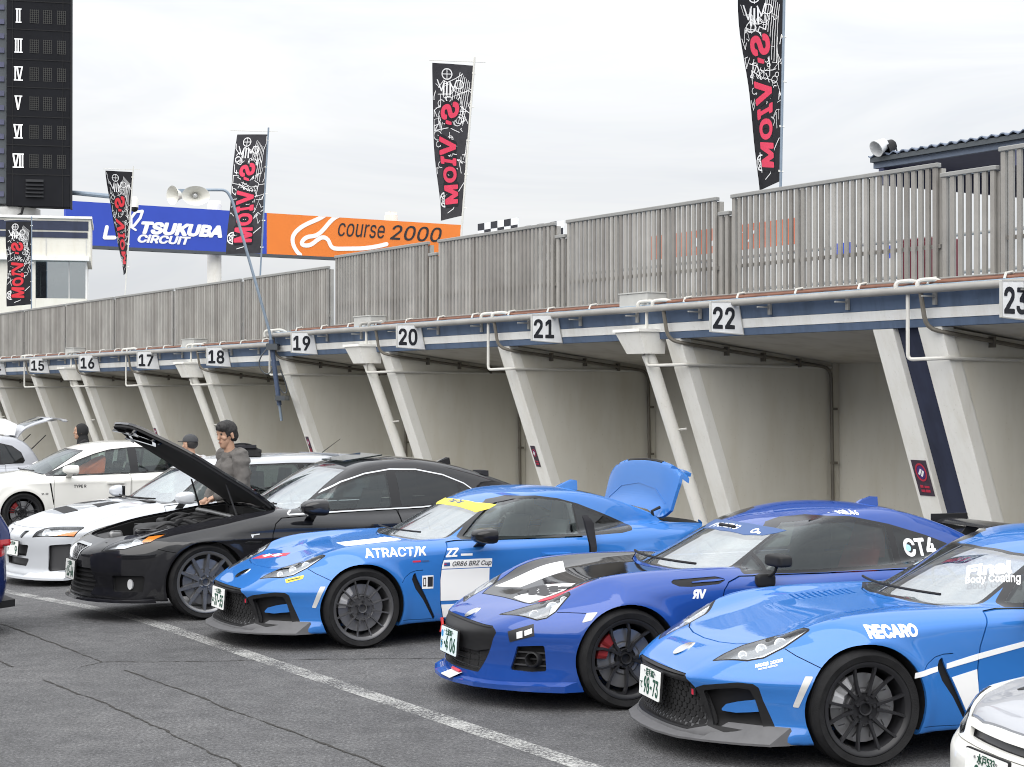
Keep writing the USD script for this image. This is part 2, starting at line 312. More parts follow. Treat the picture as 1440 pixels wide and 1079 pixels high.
def strip(pts, w, z, wob=0.0, seed=0, n=60):
    p = np.array(pts, float); d = np.r_[0, np.cumsum(np.linalg.norm(np.diff(p[:, :2], axis=0), axis=1))]; t = np.linspace(0, d[-1], n)
    q = np.stack([np.interp(t, d, p[:, k]) for k in (0, 1)], 1); r = rng(('strip', seed))
    nrm = np.gradient(q, axis=0); nrm = np.stack([-nrm[:, 1], nrm[:, 0]], 1) / np.linalg.norm(nrm, axis=1)[:, None]
    q = q + nrm * (np.convolve(r.normal(0, wob, n + 4), np.ones(5) / 5, 'valid'))[:, None]
    ww = w * (1 + (0.5 * r.normal(0, 1, n) if wob else 0)); ww = np.maximum(np.broadcast_to(ww, (n,)), w * .25)[:, None]
    a, b = q - nrm * ww / 2, q + nrm * ww / 2
    v = np.vstack([np.c_[a, gz(a[:, 0], a[:, 1]) + z], np.c_[b, gz(b[:, 0], b[:, 1]) + z]]); f = []
    for i in range(n - 1): f += [[i, i + 1, n + i + 1], [i, n + i + 1, n + i]]
    m = trimesh.Trimesh(v, np.array(f), process=False)
    if m.face_normals[:, 2].mean() < 0: m.invert()
    return m
lw = (g_at(760, 1057) - g_at(20, 834)); lw /= np.linalg.norm(lw)
obj('painted_line', strip([g_at(20, 834) - lw * 14, g_at(760, 1057) + lw * 4], 0.155, 0.004), 'worn_white_line', gr)
for k, pts in enumerate([[(-80, 848), (0, 877), (75, 905), (145, 931)], [(175, 942), (260, 972), (330, 1000), (430, 1036), (560, 1084)], [(61, 956), (150, 990), (250, 1036), (352, 1084)], [(-40, 915), (0, 930), (20, 938)],
                         [(115, 938), (145, 931)], [(145, 931), (300, 930), (460, 927), (640, 926), (800, 924)]]):
    obj('crack', strip([g_at(*p) for p in pts], 0.013 if k < 4 else 0.010, 0.003, 0.012, k, 90), 'tar', gr)

# ---------------------------------------------------------------- pit building (local x into the building, y along it away from the camera)
RZB = 32.34
UN = np.array([math.cos(math.radians(RZB)), math.sin(math.radians(RZB)), 0]); UU = np.array([-UN[1], UN[0], 0])
B0 = np.array([-0.19, 22.72, 0.0])
def SP(px): return (1 / (px + 800) - 1 / 1500) * 40331       # distance along the front for a pixel column
def wp(t, s, z): return B0 + UN * t + UU * s + np.array([0, 0, z])
LEAN = 0.37
def slanted(s0, s1, n0, n1, zt, zb=-.5, lean=LEAN):
    """A bar that leans out towards the top; n0, n1 at the top."""
    o = (zt - zb) * lean
    return hull([(n0, s0, zt), (n1, s0, zt), (n0, s1, zt), (n1, s1, zt), (n0 + o, s0, zb), (n1 + o, s0, zb), (n0 + o, s1, zb), (n1 + o, s1, zb)])
def build_block(label, cols, dz, s_lo, s_hi):
    T = thing('pit_building', label, 'building', B0, RZB)
    zt = 2.63 + dz; BK = 2.4
    # fascia bands, lowest first, leaning out a little; each 3 mm proud of the one above
    for zb, ztop, m, pr in ((zt, zt + .075, 'band_blue', 0.0), (zt + .078, zt + .175, 'band_white', 0.004), (zt + .178, zt + .37, 'band_blue', 0.0)):
        obj('fascia_band', hull([(-pr - (z - zt) * .2, s, z) for z in (zb, ztop) for s in (s_lo, s_hi)] + [(.10, s, z) for z in (zb, ztop) for s in (s_lo, s_hi)]), m, T)
    obj('roof_deck', cat(hull([(x, s, z) for x, z in ((-.10, zt + .372), (-.10, zt + .395), (3.2, zt + .372), (3.2, zt + .395)) for s in (s_lo, s_hi)])), 'deck_blue', T)
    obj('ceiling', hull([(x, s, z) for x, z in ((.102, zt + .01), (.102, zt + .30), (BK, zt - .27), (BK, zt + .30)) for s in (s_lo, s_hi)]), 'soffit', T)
    obj('back_wall', bx(BK + .005, BK + .2, s_lo, s_hi, -.5, zt + .3), 'cream_wall', T)
    for k in cols:
        s = (21 - k) * 3.5; wide = k == 23
        if wide:
            for a, b, m in ((0, -.27, 'column_white'), (-.272, -.60, 'navy_band'), (-.602, -.90, 'column_white')):
                obj('column', slanted(s + a, s + b, .004 if m == 'navy_band' else 0, .16, zt + (.17 if m == 'navy_band' else -.004)), m, T)
            obj('poster', slanted(s - .005, s - .265, -.012, -.003, 1.30, .92), 'poster_dark', T) if False else None
            se = s - .90
        else:
            o = -.16 if k % 2 == 0 else 0
            obj('column', slanted(s + o, s + o - .27, 0, .15, zt - .004), 'column_white', T); se = s + o - .27
        # partition with a shallow recessed panel joint line near its back edge
        obj('partition_wall', cat(hull([(.151, se, zt - .02), (.151, se + .12, zt - .02), (.15 + (zt + .5) * LEAN, se, -.5), (.15 + (zt + .5) * LEAN, se + .12, -.5), (BK - .1, se, zt - .25), (BK - .1, se + .12, zt - .25), (BK - .1, se, -.5), (BK - .1, se + .12, -.5)]),
                                  bx(BK - .098, BK, se - .03, se + .13, -.5, zt - .24)), 'cream_wall', T)
        # conduit: down from the main pipe, along under the sloping ceiling and down the back corner, with clips
        y = se - .045
        obj('conduit', tube(bend([(-.16, y + .16, zt + .36), (-.10, y + .14, zt - .02), (.10, y, zt - .07), (BK - .14, y, zt - .32), (BK - .10, y, 0.02)], .14), .022, 8), 'conduit_brown', T, smooth=40)
        for q in (.25, .5, .75): obj('pipe_clip', bx(.1 + (BK - .2) * q - .012, .1 + (BK - .2) * q + .012, y - .03, y + .045, zt - .07 - .25 * q - .06, zt - .07 - .25 * q + .045), 'conduit_brown', T)
        for q in (.5, 1.15, 1.8): obj('pipe_clip', bx(BK - .14, BK - .06, y - .03, y + .015, q, q + .03), 'conduit_brown', T)
        yw = se + .30 if wide else s + .03
        obj('water_pipe', tube(bend([(-.13, yw, zt + .34), (-.13, yw, zt - .31), (.04, se - .02, zt - .30), (BK - .12, se - .02, zt - .315)], .05), .019, 8), 'pipe_white', T, smooth=40)
        # swan neck loops over the main pipe
        for d in (0.12, -.16):
            yy = yw + d
            obj('pipe_loop', tube(bend([(-.165, yy, zt + .33), (-.17, yy, zt + .43), (-.04, yy - .10, zt + .445), (.04, yy - .14, zt + .40)], .06), .022, 8), 'pipe_white' if k % 4 else 'pipe_grey', T, smooth=40)
        if k % 2 == 0:                                     # rain hopper and downpipe beside the column
            a, b = s + .42, s - .06
            hp = [(-.30, a, zt + .08), (-.30, b, zt + .08), (.08, a, zt + .08), (.08, b, zt + .08), (-.20, a - .1, zt - .17), (-.20, b + .02, zt - .17), (.08, a - .1, zt - .17), (.08, b + .02, zt - .17)]
            obj('rain_hopper', cat(hull(hp), bx(-.32, .085, b - .02, a + .02, zt + .081, zt + .115)), 'column_white', T)
            yc = s + .08
            obj('downpipe', tube([(-.08, yc, zt - .168), (-.02, yc, zt - .28), ((zt + .5) * LEAN - .06, yc, -.5)], .078, 16), 'column_white', T, smooth=40)
            obj('pipe_strap', tube([(-.02 + .62 * LEAN + .5 * LEAN - .09 + .02, yc + .06, zt - 1.05), (-.11 + 1.05 * LEAN, yc, zt - 1.06), (-.02 + 1.05 * LEAN, yc - .16, zt - 1.04)], .013, 6), 'pipe_white', T)
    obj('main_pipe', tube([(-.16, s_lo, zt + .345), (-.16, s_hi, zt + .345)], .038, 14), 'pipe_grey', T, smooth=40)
    r = rng(label)
    for s in np.arange(s_lo + .6, s_hi - .2, 1.17): obj('pipe_bracket', cat(bx(-.24, -.06, s - .012, s + .012, zt + .27, zt + .285), bx(-.085, -.06, s - .02, s + .02, zt + .2, zt + .40)), 'rail_metal', T)
    for n0, z, rad, m in ((.055, zt + .425, .026, 'pipe_rust'), (-.02, zt + .415, .017, 'pipe_red'), (.125, zt + .42, .022, 'pipe_grey')):
        pts = [(n0 + r.normal(0, .008), s, z + r.normal(0, .004)) for s in np.arange(s_lo, s_hi, .8)]
        obj('roof_pipe', tube(pts, rad, 8), m, T, smooth=40)
    for s in np.arange(s_lo + .5, s_hi - .3, .93): obj('pipe_clamp', tube([(-.05, s, zt + .40), (-.03, s, zt + .45), (.05, s, zt + .465), (.11, s, zt + .40)], .014, 6), 'pipe_white', T)
    return T
TB = build_block('long cream pit building with slanted columns and open bays 19 to 23', range(19, 25), 0.0, -12.0, 7.0)
TL = build_block('lower far pit building with slanted columns and open bays up to 18', range(12, 19), -0.15, 7.01, 34.0)
for a in (SP(880), SP(505)): obj('junction_box', cat(bx(-.09, .2, a - .55, a, 3.0, 3.17), bx(-.1, .21, a - .56, a + .01, 3.171, 3.185)), 'box_grey', TB)
for a in (SP(262), SP(97)): obj('junction_box', cat(bx(-.09, .2, a - .6, a, 2.86, 3.02), bx(-.1, .21, a - .61, a + .01, 3.021, 3.035)), 'box_grey', TL)

# stickers on the columns
for px_s, k, zc, h in ((-.002, 21, 1.32, .30), (-.002, 23, 1.36, .38), (-.002, 19, 1.30, .30), (-.002, 17, 1.33, .22)):
    s = (21 - k) * 3.5; zt = 2.63 - (0.15 if k < 19 else 0)
    w = .11 if k < 23 else .20
    c0 = s - .02
    pst = thing('poster', {21: 'small dark red poster stuck on the slanted column left of bay 21', 23: 'dark poster with red emblem on the wide striped column before bay 23', 19: 'small maroon poster on the slanted column by bay 19', 17: 'small maroon sticker on the far slanted column by bay 17'}[k], 'poster', B0, RZB)
    # local plane that follows the column's front face
    def pp(y, z): return np.array([(zt - z) * LEAN - .004, y, z])
    ux = np.array([0, -1.0, 0]); uz = np.array([-LEAN, 0, 1.0]); uz /= np.linalg.norm(uz)
    o = pp(c0 - .02, zc - h)
    obj('sheet', on_plane(sbox(0, 0, w, h), .003, o, ux, uz), 'poster_dark', pst)
    nrm = np.cross(ux, uz)
    ring = shapely.Point(w / 2, h * .66).buffer(w * .36)
    ring = aff.scale(ring, 1, 1.35)
    obj('emblem', on_plane(ring.difference(aff.scale(ring, .8, .8)), .002, o + nrm * .004, ux, uz), 'poster_red', pst)
    obj('emblem', on_plane(aff.scale(ring, .72, .72), .002, o + nrm * .004, ux, uz), 'poster_purple', pst)
    obj('emblem', on_plane(unary_union([stroke([(w * .35, h * .6), (w * .55, h * .75)], w * .12), stroke([(w * .5, h * .55), (w * .68, h * .7)], w * .12)]), .002, o + nrm * .0075, ux, uz), 'print_white', pst)
    obj('lettering', on_plane(unary_union([sbox(w * .2, h * .1, w * .45, h * .17), sbox(w * .5, h * .1, w * .8, h * .17), sbox(w * .2, h * .22, w * .4, h * .3), sbox(w * .48, h * .22, w * .8, h * .28)]), .002, o + nrm * .004, ux, uz), 'poster_red', pst)

# bay number boards: plates that stick out from the fascia
for k in range(14, 24):
    s = (21 - k) * 3.5 - (1.57 if k < 23 else 2.06); dz = -0.15 if k <= 18 else 0.0
    b = thing('bay_number_board', {14: 'white number board 14, cut by the left edge of the photo', 15: 'white number board 15 above the silver hatchback', 16: 'white number board 16 just right of a rain hopper, above the far white saloon', 17: 'white number board 17 on a plain column, first left of board 18', 18: 'white number board 18 below the leaning loudspeaker pole', 19: 'white number board 19 just right of the loudspeaker pole', 20: 'white number board 20 right of a rain hopper, above the black saloon', 21: 'white number board 21 over the plain column with a red poster', 22: 'white number board 22 above the dark blue coupe', 23: 'largest white number board 23, cut by the right edge'}[k], 'sign', wp(0, s, 0), RZB)
    g = Polygon([(-.47, 2.66 + dz), (-.02, 2.635 + dz), (-.095, 2.985 + dz), (-.47, 2.975 + dz)])
    # plane: x = n, y = z; its normal faces the camera side (-u)
    UXp, UYp = (1, 0, 0), (0, 0, 1)
    obj('board', on_plane(g, .025, (0, 0.03, 0), UXp, UYp), 'sign_white', b)
    obj('edge_frame', on_plane(g.exterior.buffer(.006).difference(g.buffer(-.004)), .03, (0, 0.032, 0), UXp, UYp), 'box_grey', b)
    t = text_poly(str(k), .215, bold=3, width=.30); t = aff.translate(t, -.445 - t.bounds[0], 2.70 + dz)
    obj('number', on_plane(t, .003, (0, .0045, 0), UXp, UYp), 'ink_black', b)
    for z in (2.72, 2.80): obj('bracket', bx(-.09, .0, .034, .06, z + dz, z + .025 + dz), 'rail_metal', b)

# ---------------------------------------------------------------- railing panels on the roof
def railing(s_hi, s_lo, zb, zt, tag_words, dense=False, name='railing_panel'):
    T = thing(name, 'grey slatted roof railing panel ' + tag_words, 'railing', wp(.17, s_hi, 0), RZB, 'slatted railing panels along the pit roof')
    L = s_hi - s_lo; r = rng(tag_words); n = max(2, int(round(L / (.086 if dense else .094)))); p = L / n
    for i in range(n):
        c = -(i + .5) * p; w = .05 if not dense else .062
        obj('slat', bx(0, .028 if not dense else .035, c - w / 2, c + w / 2, zb + .035, zt - .045), ('slat_metal', 'slat_metal', 'slat_metal_dark', 'slat_metal_pale')[r.integers(4)], T)
    obj('top_rail', bx(-.012, .05, -L, 0, zt - .044, zt, .006), 'rail_metal', T)
    obj('bottom_rail', bx(-.018, .03, -L, 0, zb - .03, zb + .034, .006), 'rail_metal', T)
    for c in ([-.03, -L + .03] + ([-L * .35, -L * .68] if L > 2 else [])): obj('post', bx(.05, .11, c - .03, c + .03, zb - .1, zt - .05), 'slat_metal_pale', T)
    obj('brace', bx(.03, .048, -L, 0, zb + (zt - zb) * .28, zb + (zt - zb) * .28 + .04), 'slat_metal_dark', T) if L > 2 else None
    return T
edges = [(-12.2, -8.45), (-7.70, -4.62), (-4.37, -1.37), (-1.09, 1.9), (2.2, 5.2)]
for i, (a, b) in enumerate(edges):
    railing(b, a, 3.07, 4.26 if i == 0 else 4.205, ['at the right edge of the photo above bay 23', 'above bay 22 with the tall narrow banner behind it', 'above bay 21 with orange signs showing through', 'above bay 20 with a chequered board showing through', 'above bay 19 in front of the orange banner'][i])
for i, (a, b, zt) in enumerate([(-8.42, -7.73, 4.10), (-4.59, -4.40, 4.03), (-1.34, -1.12, 4.03), (1.93, 2.17, 4.03)]):
    railing(b, a, 3.07, zt, ['low piece between the two rightmost tall panels', 'narrow low filler left of the tall twisted banner', 'narrow low filler beside the chequered boards', 'narrow low filler under the black digits of the orange sign'][i])
left = [5.45, 8.97, 12.28, 15.7, 19.0, 22.2, 25.6, 29.0]
for i, (a, b) in enumerate(zip(left, left[1:])):
    railing(b - .17, a, 2.92, 4.06, ['far block, nearest to the leaning loudspeaker pole', 'far block, second from the loudspeaker pole', 'far block, third from the loudspeaker pole', 'far block, below the second banner', 'far block, below the glass control room', 'far block, just right of the leftmost banner', 'far block, at the left edge of the photo'][i], True)
# ---------------------------------------------------------------- car surfaces: smooth solids from plan, side and front curves
class C1:
    """Smooth curve through (x, v) points."""
    def __init__(s, pts, sig=3.0):
        p = np.array(sorted(pts), float); x = np.linspace(p[0, 0] - .4, p[-1, 0] + .4, 700)
        pc = PchipInterpolator(p[:, 0], p[:, 1]); d = (p[1] - p[0]); e = (p[-1] - p[-2])
        y = np.where(x < p[0, 0], p[0, 1] + (x - p[0, 0]) * d[1] / d[0], np.where(x > p[-1, 0], p[-1, 1] + (x - p[-1, 0]) * e[1] / e[0], pc(np.clip(x, p[0, 0], p[-1, 0]))))
        y = gaussian_filter1d(y, sig * .015 / (x[1] - x[0])) if sig else y
        x, y = x[8:-8], y[8:-8]; f = CubicSpline(x, y); s.r = (x[0], x[-1], f(x[0], 1), f(x[-1], 1)); s.x = np.linspace(x[0], x[-1], 6000); s.y = f(s.x)
    def __call__(s, x):
        c = np.clip(x, s.r[0], s.r[1]); d = x - c
        return np.interp(c, s.x, s.y) + d * np.where(d < 0, s.r[2], s.r[3])
class C2:
    """Smooth height net over two axes."""
    def __init__(s, xs, ys, net, sig=3.0):
        xs, ys, net = np.array(xs, float), np.array(ys, float), np.array(net, float)
        X = np.linspace(xs[0] - .2, xs[-1] + .2, 330); Y = np.linspace(ys[0] - .15, ys[-1] + .15, 110)
        a = PchipInterpolator(xs, net, axis=0)(np.clip(X, xs[0], xs[-1]))
        b = PchipInterpolator(ys, a, axis=1)(np.clip(Y, ys[0], ys[-1]))
        b = gaussian_filter1d(gaussian_filter1d(b, sig * .016 / (X[1] - X[0]), axis=0, mode='nearest'), sig * .010 / (Y[1] - Y[0]), axis=1, mode='nearest')
        s.k = spline_filter(b, 3, mode='nearest'); s.o = (X[0], Y[0]); s.d = (X[1] - X[0], Y[1] - Y[0])
    def __call__(s, x, y):
        x, y = np.broadcast_arrays(x, y)
        return map_coordinates(s.k, [(x - s.o[0]) / s.d[0], (y - s.o[1]) / s.d[1]], order=3, mode='nearest', prefilter=False)
def smax(a, b, k):
    h = np.maximum(k - np.abs(a - b), 0) / k
    return np.maximum(a, b) + h * h * h * k / 6
def smin(a, b, k): return -smax(-a, -b, k)
def surface_nets(val, org, h):
    ins = val < 0; nx, ny, nz = val.shape
    def cs(a): return a[:-1, :-1, :-1], a[1:, :-1, :-1], a[:-1, 1:, :-1], a[1:, 1:, :-1], a[:-1, :-1, 1:], a[1:, :-1, 1:], a[:-1, 1:, 1:], a[1:, 1:, 1:]
    cnt = sum(c.astype(np.int8) for c in cs(ins)); act = (cnt > 0) & (cnt < 8)
    idx = np.full(act.shape, -1, np.int64); ai = np.argwhere(act); idx[act] = np.arange(len(ai))
    vc = np.stack([c[act] for c in cs(val)], 1)
    offs = np.array([[i & 1, (i >> 1) & 1, (i >> 2) & 1] for i in range(8)], float)
    s, n = np.zeros((len(ai), 3)), np.zeros(len(ai))
    for a in range(8):
        for b in range(a + 1, 8):
            if np.abs(offs[a] - offs[b]).sum() != 1: continue
            va, vb = vc[:, a], vc[:, b]; m = (va < 0) != (vb < 0); t = np.where(m, va / np.where(m, va - vb, 1), 0)
            s += np.where(m[:, None], offs[a] + t[:, None] * (offs[b] - offs[a]), 0); n += m
    V = org + h * (ai + s / n[:, None]); F = []
    for ax in range(3):
        o = [k for k in range(3) if k != ax]
        sl0 = [slice(1, -1)] * 3; sl0[ax] = slice(0, -1); sl1 = [slice(1, -1)] * 3; sl1[ax] = slice(1, None)
        a, b = ins[tuple(sl0)], ins[tuple(sl1)]; e = np.argwhere(a != b); up = a[a != b]
        e = e + 1; e[:, ax] -= 1
        q = []
        for d0, d1 in ((-1, -1), (0, -1), (0, 0), (-1, 0)):
            c = e.copy(); c[:, o[0]] += d0; c[:, o[1]] += d1; q.append(idx[c[:, 0], c[:, 1], c[:, 2]])
        q = np.stack(q, 1); fl = up if ax != 1 else ~up
        q[~fl] = q[~fl][:, ::-1]
        F.append(q)
    F = np.vstack(F); F = F[(F >= 0).all(1)]
    # split each quad along its shorter diagonal
    d1 = np.linalg.norm(V[F[:, 0]] - V[F[:, 2]], axis=1); d2 = np.linalg.norm(V[F[:, 1]] - V[F[:, 3]], axis=1); w = (d1 <= d2)[:, None]
    T = np.vstack([np.where(w, F[:, [0, 1, 2]], F[:, [0, 1, 3]]), np.where(w, F[:, [0, 2, 3]], F[:, [1, 2, 3]])])
    return V, T
def iso(F, lo, hi, h, level=0.0, normals=True):
    """Manifold of F < level with exact smooth normals."""
    lo, hi = np.array(lo, float) - 2.3 * h, np.array(hi, float) + 2.3 * h
    n = np.ceil((hi - lo) / h).astype(int) + 1; ax = [lo[k] + h * np.arange(n[k]) for k in range(3)]
    val = F(ax[0][:, None, None], ax[1][None, :, None], ax[2][None, None, :]) - level
    V, T = surface_nets(val, lo, h)
    def grad(p):
        e = .0015; f0 = F(p[:, 0], p[:, 1], p[:, 2]); g = np.zeros_like(p)
        for k in range(3):
            a = p.copy(); a[:, k] += e; g[:, k] = (F(a[:, 0], a[:, 1], a[:, 2]) - f0) / e
        return f0, g
    P = V.copy()
    for it in range(2):
        f, g = grad(P); f = f - level
        if it == 1 and not normals: break
        st = g * (f / np.maximum((g * g).sum(1), .05))[:, None]; L = np.linalg.norm(st, axis=1)
        P = P - st * np.minimum(1, .45 * h / np.maximum(L, 1e-9))[:, None]
        q = P - V; L = np.linalg.norm(q, axis=1); P = V + q * np.minimum(1, .75 * h / np.maximum(L, 1e-9))[:, None]
    N = g / np.maximum(np.linalg.norm(g, axis=1), 1e-9)[:, None]
    tri = P[T]; vol = np.einsum('ij,ij->i', tri[:, 0], np.cross(tri[:, 1], tri[:, 2])).sum()
    if vol < 0: T = T[:, ::-1]
    return Manifold(MMesh(np.hstack([P, N]).astype(np.float32) if normals else P.astype(np.float32), T.astype(np.uint32)))
def shifted(m, d):
    """The same closed surface moved out along its normals by d."""
    mm = m.to_mesh(); vp = np.array(mm.vert_properties); vp[:, :3] += d * vp[:, 3:6]
    return Manifold(MMesh(vp, np.array(mm.tri_verts), np.array(mm.merge_from_vert), np.array(mm.merge_to_vert)))
def M(t):
    """Manifold of a plain mesh; its faces stay flat."""
    if isinstance(t, Manifold): return t
    t = trimesh.Trimesh(t.vertices, t.faces, process=True)
    if t.volume < 0: t.invert()
    v = np.hstack([np.asarray(t.vertices, np.float32), np.zeros((len(t.vertices), 3), np.float32)])
    return Manifold(MMesh(v, np.asarray(t.faces, np.uint32)))
def MU(ms):
    ms = [M(m) for m in ms]; r = ms[0]
    for m in ms[1:]: r = r + m
    return r
def prism(g, d, depth=(-.5, .5), o=(0, 0, 0), ux=(1, 0, 0), uy=(0, 0, 1)):
    """Solid of the flat shape g on the plane (o, ux, uy) swept along d from depth[0] to depth[1]."""
    out = []
    d = np.asarray(d, float); ux, uy, o = (np.asarray(a, float) for a in (ux, uy, o))
    for p in polys(g):
        m = trimesh.creation.extrude_polygon(p, 1.0, engine='earcut'); v = np.array(m.vertices)
        m.vertices = o + v[:, :1] * ux + v[:, 1:2] * uy + d * (depth[0] + v[:, 2:3] * (depth[1] - depth[0]))
        if m.volume < 0: m.invert()
        out.append(M(m))
    r = out[0]
    for q in out[1:]: r = r + q
    return r
def side(g, y0=-1.2, y1=-.25):      # g in (x, z); the near (left) side of the car has negative y
    return prism(g, (0, 1, 0), (y0, y1))
def sdec(g, y1=-.62): return side(g, -1.2, y1)
def both(g, yi=.25): return side(g, -1.3, -yi) + side(g, yi, 1.3)
def top(g, z0=.3, z1=1.6):          # g in (x, y)
    return prism(g, (0, 0, 1), (z0, z1), ux=(1, 0, 0), uy=(0, 1, 0))
def front(g, x0=-.3, x1=.8):        # g in (y, z)
    return prism(g, (1, 0, 0), (x0, x1), ux=(0, 1, 0), uy=(0, 0, 1))
def spoly(pts, r=0.0):
    """Closed polygon with rounded corners."""
    g = Polygon(pts)
    if not g.is_valid: g = g.buffer(0)
    if r > 0: g = g.buffer(-r, quad_segs=5).buffer(2 * r, quad_segs=5).buffer(-r, quad_segs=5)
    return g
def scurve(pts, n=8):
    """Smooth open curve through points."""
    p = np.array(pts, float); t = np.r_[0, np.cumsum(np.linalg.norm(np.diff(p, axis=0), axis=1))]
    return CubicSpline(t, p)(np.linspace(0, t[-1], n * (len(p) - 1) + 1))
def dirframe(d):
    """Axes of the plane seen from direction d (outward): ux to the right as seen, uy up."""
    d = np.asarray(d, float); d /= np.linalg.norm(d); ux = np.cross((0, 0, 1.0), d); ux /= np.linalg.norm(ux); return d, ux, np.cross(d, ux)
def oblique(pts3, d, r=0.0, depth=(-.25, .25), grow=0.0):
    """Prism along d through a 3-D outline (given by points on the body)."""
    d, ux, uy = dirframe(d); p = np.array(pts3, float); o = p.mean(0)
    g = spoly(np.stack([(p - o) @ ux, (p - o) @ uy], 1), r)
    if grow: g = g.buffer(grow, join_style=1, quad_segs=3)
    return prism(g, d, depth, o, ux, uy)
def mirror(m): return m.mirror((0, 1, 0))

# ---------------------------------------------------------------- wheels
plain('tyre_rubber', (0.018, 0.018, 0.019), 0.75, var=0.35, scale=9, bump=0.3, bscale=160, spec=0.12); plain('rim_black', (0.016, 0.016, 0.018), 0.38, 0.0, var=0.15, spec=0.35); plain('rim_gunmetal', (0.10, 0.10, 0.105), 0.32, 0.6, var=0.1); plain('rim_machined', (0.22, 0.22, 0.225), 0.28, 0.8, var=0.1); plain('rim_bronze', (0.055, 0.052, 0.05), 0.35, 0.6)
plain('disc_iron', (0.32, 0.32, 0.33), 0.35, 0.85, var=0.15); plain('caliper_red', (0.20, 0.014, 0.016), 0.45); plain('caliper_silver', (0.42, 0.42, 0.43), 0.4, 0.4); plain('lug_steel', (0.45, 0.45, 0.46), 0.3, 0.9); plain('well_black', (0.008, 0.008, 0.009), 0.9)
RIMS = {}
def rim_mesh(style, R, w):
    """Rim with its face towards -y at y = 0 plane of the tyre wall. R: lip radius."""
    f = -w / 2 + .012
    lip = lathe([(R, f - .008), (R + .006, f + .004), (R + .004, f + .02), (R - .012, f + .03), (R - .020, f + .07), (R - .024, w / 2 - .02), (R, w / 2 - .012), (R, w / 2), (R - .034, w / 2), (R - .034, f + .05), (R - .027, f + .008), (R - .012, f - .006)], 72)
    n, tw, th, hubr, conc, y_hub = {'twelve': (12, .013, .020, .085, .035, .030), 'ten_v': (10, .014, .022, .060, .05, .035), 'thin_twelve': (12, .010, .016, .095, .03, .022), 'ten_wide': (10, .030, .026, .075, .02, .03), 'seven_twin': (14, .011, .020, .06, .03, .03)}[style]
    parts = [lip]
    for k in range(n):
        a = 2 * np.pi * (k + .5) / n + .13
        if style in ('ten_v', 'twelve'): off = (1 if k % 2 else -1) * (.35 if style == 'ten_v' else .16) * 2 * np.pi / n
        elif style == 'seven_twin': off = (1 if k % 2 else -1) * .22 * 2 * np.pi / n; 
        else: off = 0
        ro = R - .018
        def sec(r, ang, y, wd, tk):
            c, s = math.cos(ang), math.sin(ang); t = np.array([-s, 0, c])
            p = np.array([c * r, y, s * r]); return [p - t * wd / 2, p + t * wd / 2, p - t * wd * .7 + [0, tk, 0], p + t * wd * .7 + [0, tk, 0]]
        ai, ao = a + (off * 1.0 if style in ('ten_v', 'twelve') else (-off * .5 if style == 'seven_twin' else 0)), a - (off * .25 if style == 'ten_v' else 0)
        if style == 'seven_twin': ai, ao = a + off * 1.25, a + off * 1.25
        prof = [(hubr * .82, f + y_hub, tw * 1.5, th * 1.3), (hubr + .3 * (ro - hubr), f + y_hub - .004, tw * 1.05, th), (hubr + .7 * (ro - hubr), f + .012, tw * .95, th), (ro, f + .002 if style != 'ten_v' else f + .010, tw * 1.15 if style != 'ten_wide' else tw * .72, th * 1.2)]
        for i in range(3):
            A = [ai + (ao - ai) * min(1, t * 1.0) for t in (0, .33, .67, 1)]
            parts.append(hull(sec(prof[i][0], A[i], prof[i][1], prof[i][2], prof[i][3]) + sec(prof[i + 1][0], A[i + 1], prof[i + 1][1], prof[i + 1][2], prof[i + 1][3])))
    hub = lathe([(.001, f + y_hub + .02), (.028, f + y_hub + .02), (.030, f + y_hub - .004), (.036, f + y_hub - .006), (.040, f + y_hub + .012), (hubr * .93, f + y_hub + .008), (hubr, f + y_hub - .001), (hubr + .004, f + y_hub + .012), (hubr, f + y_hub + .05), (.001, f + y_hub + .05)], 40)
    parts.append(hub)
    lugs = []
    for k in range(5):
        a = 2 * np.pi * k / 5 + .3; p = np.array([math.cos(a) * .052, 0, math.sin(a) * .052])
        lugs.append(cyl(p + [0, f + y_hub - .012, 0], p + [0, f + y_hub + .02, 0], .0095, 6))
    return cat(parts), cat(lugs)
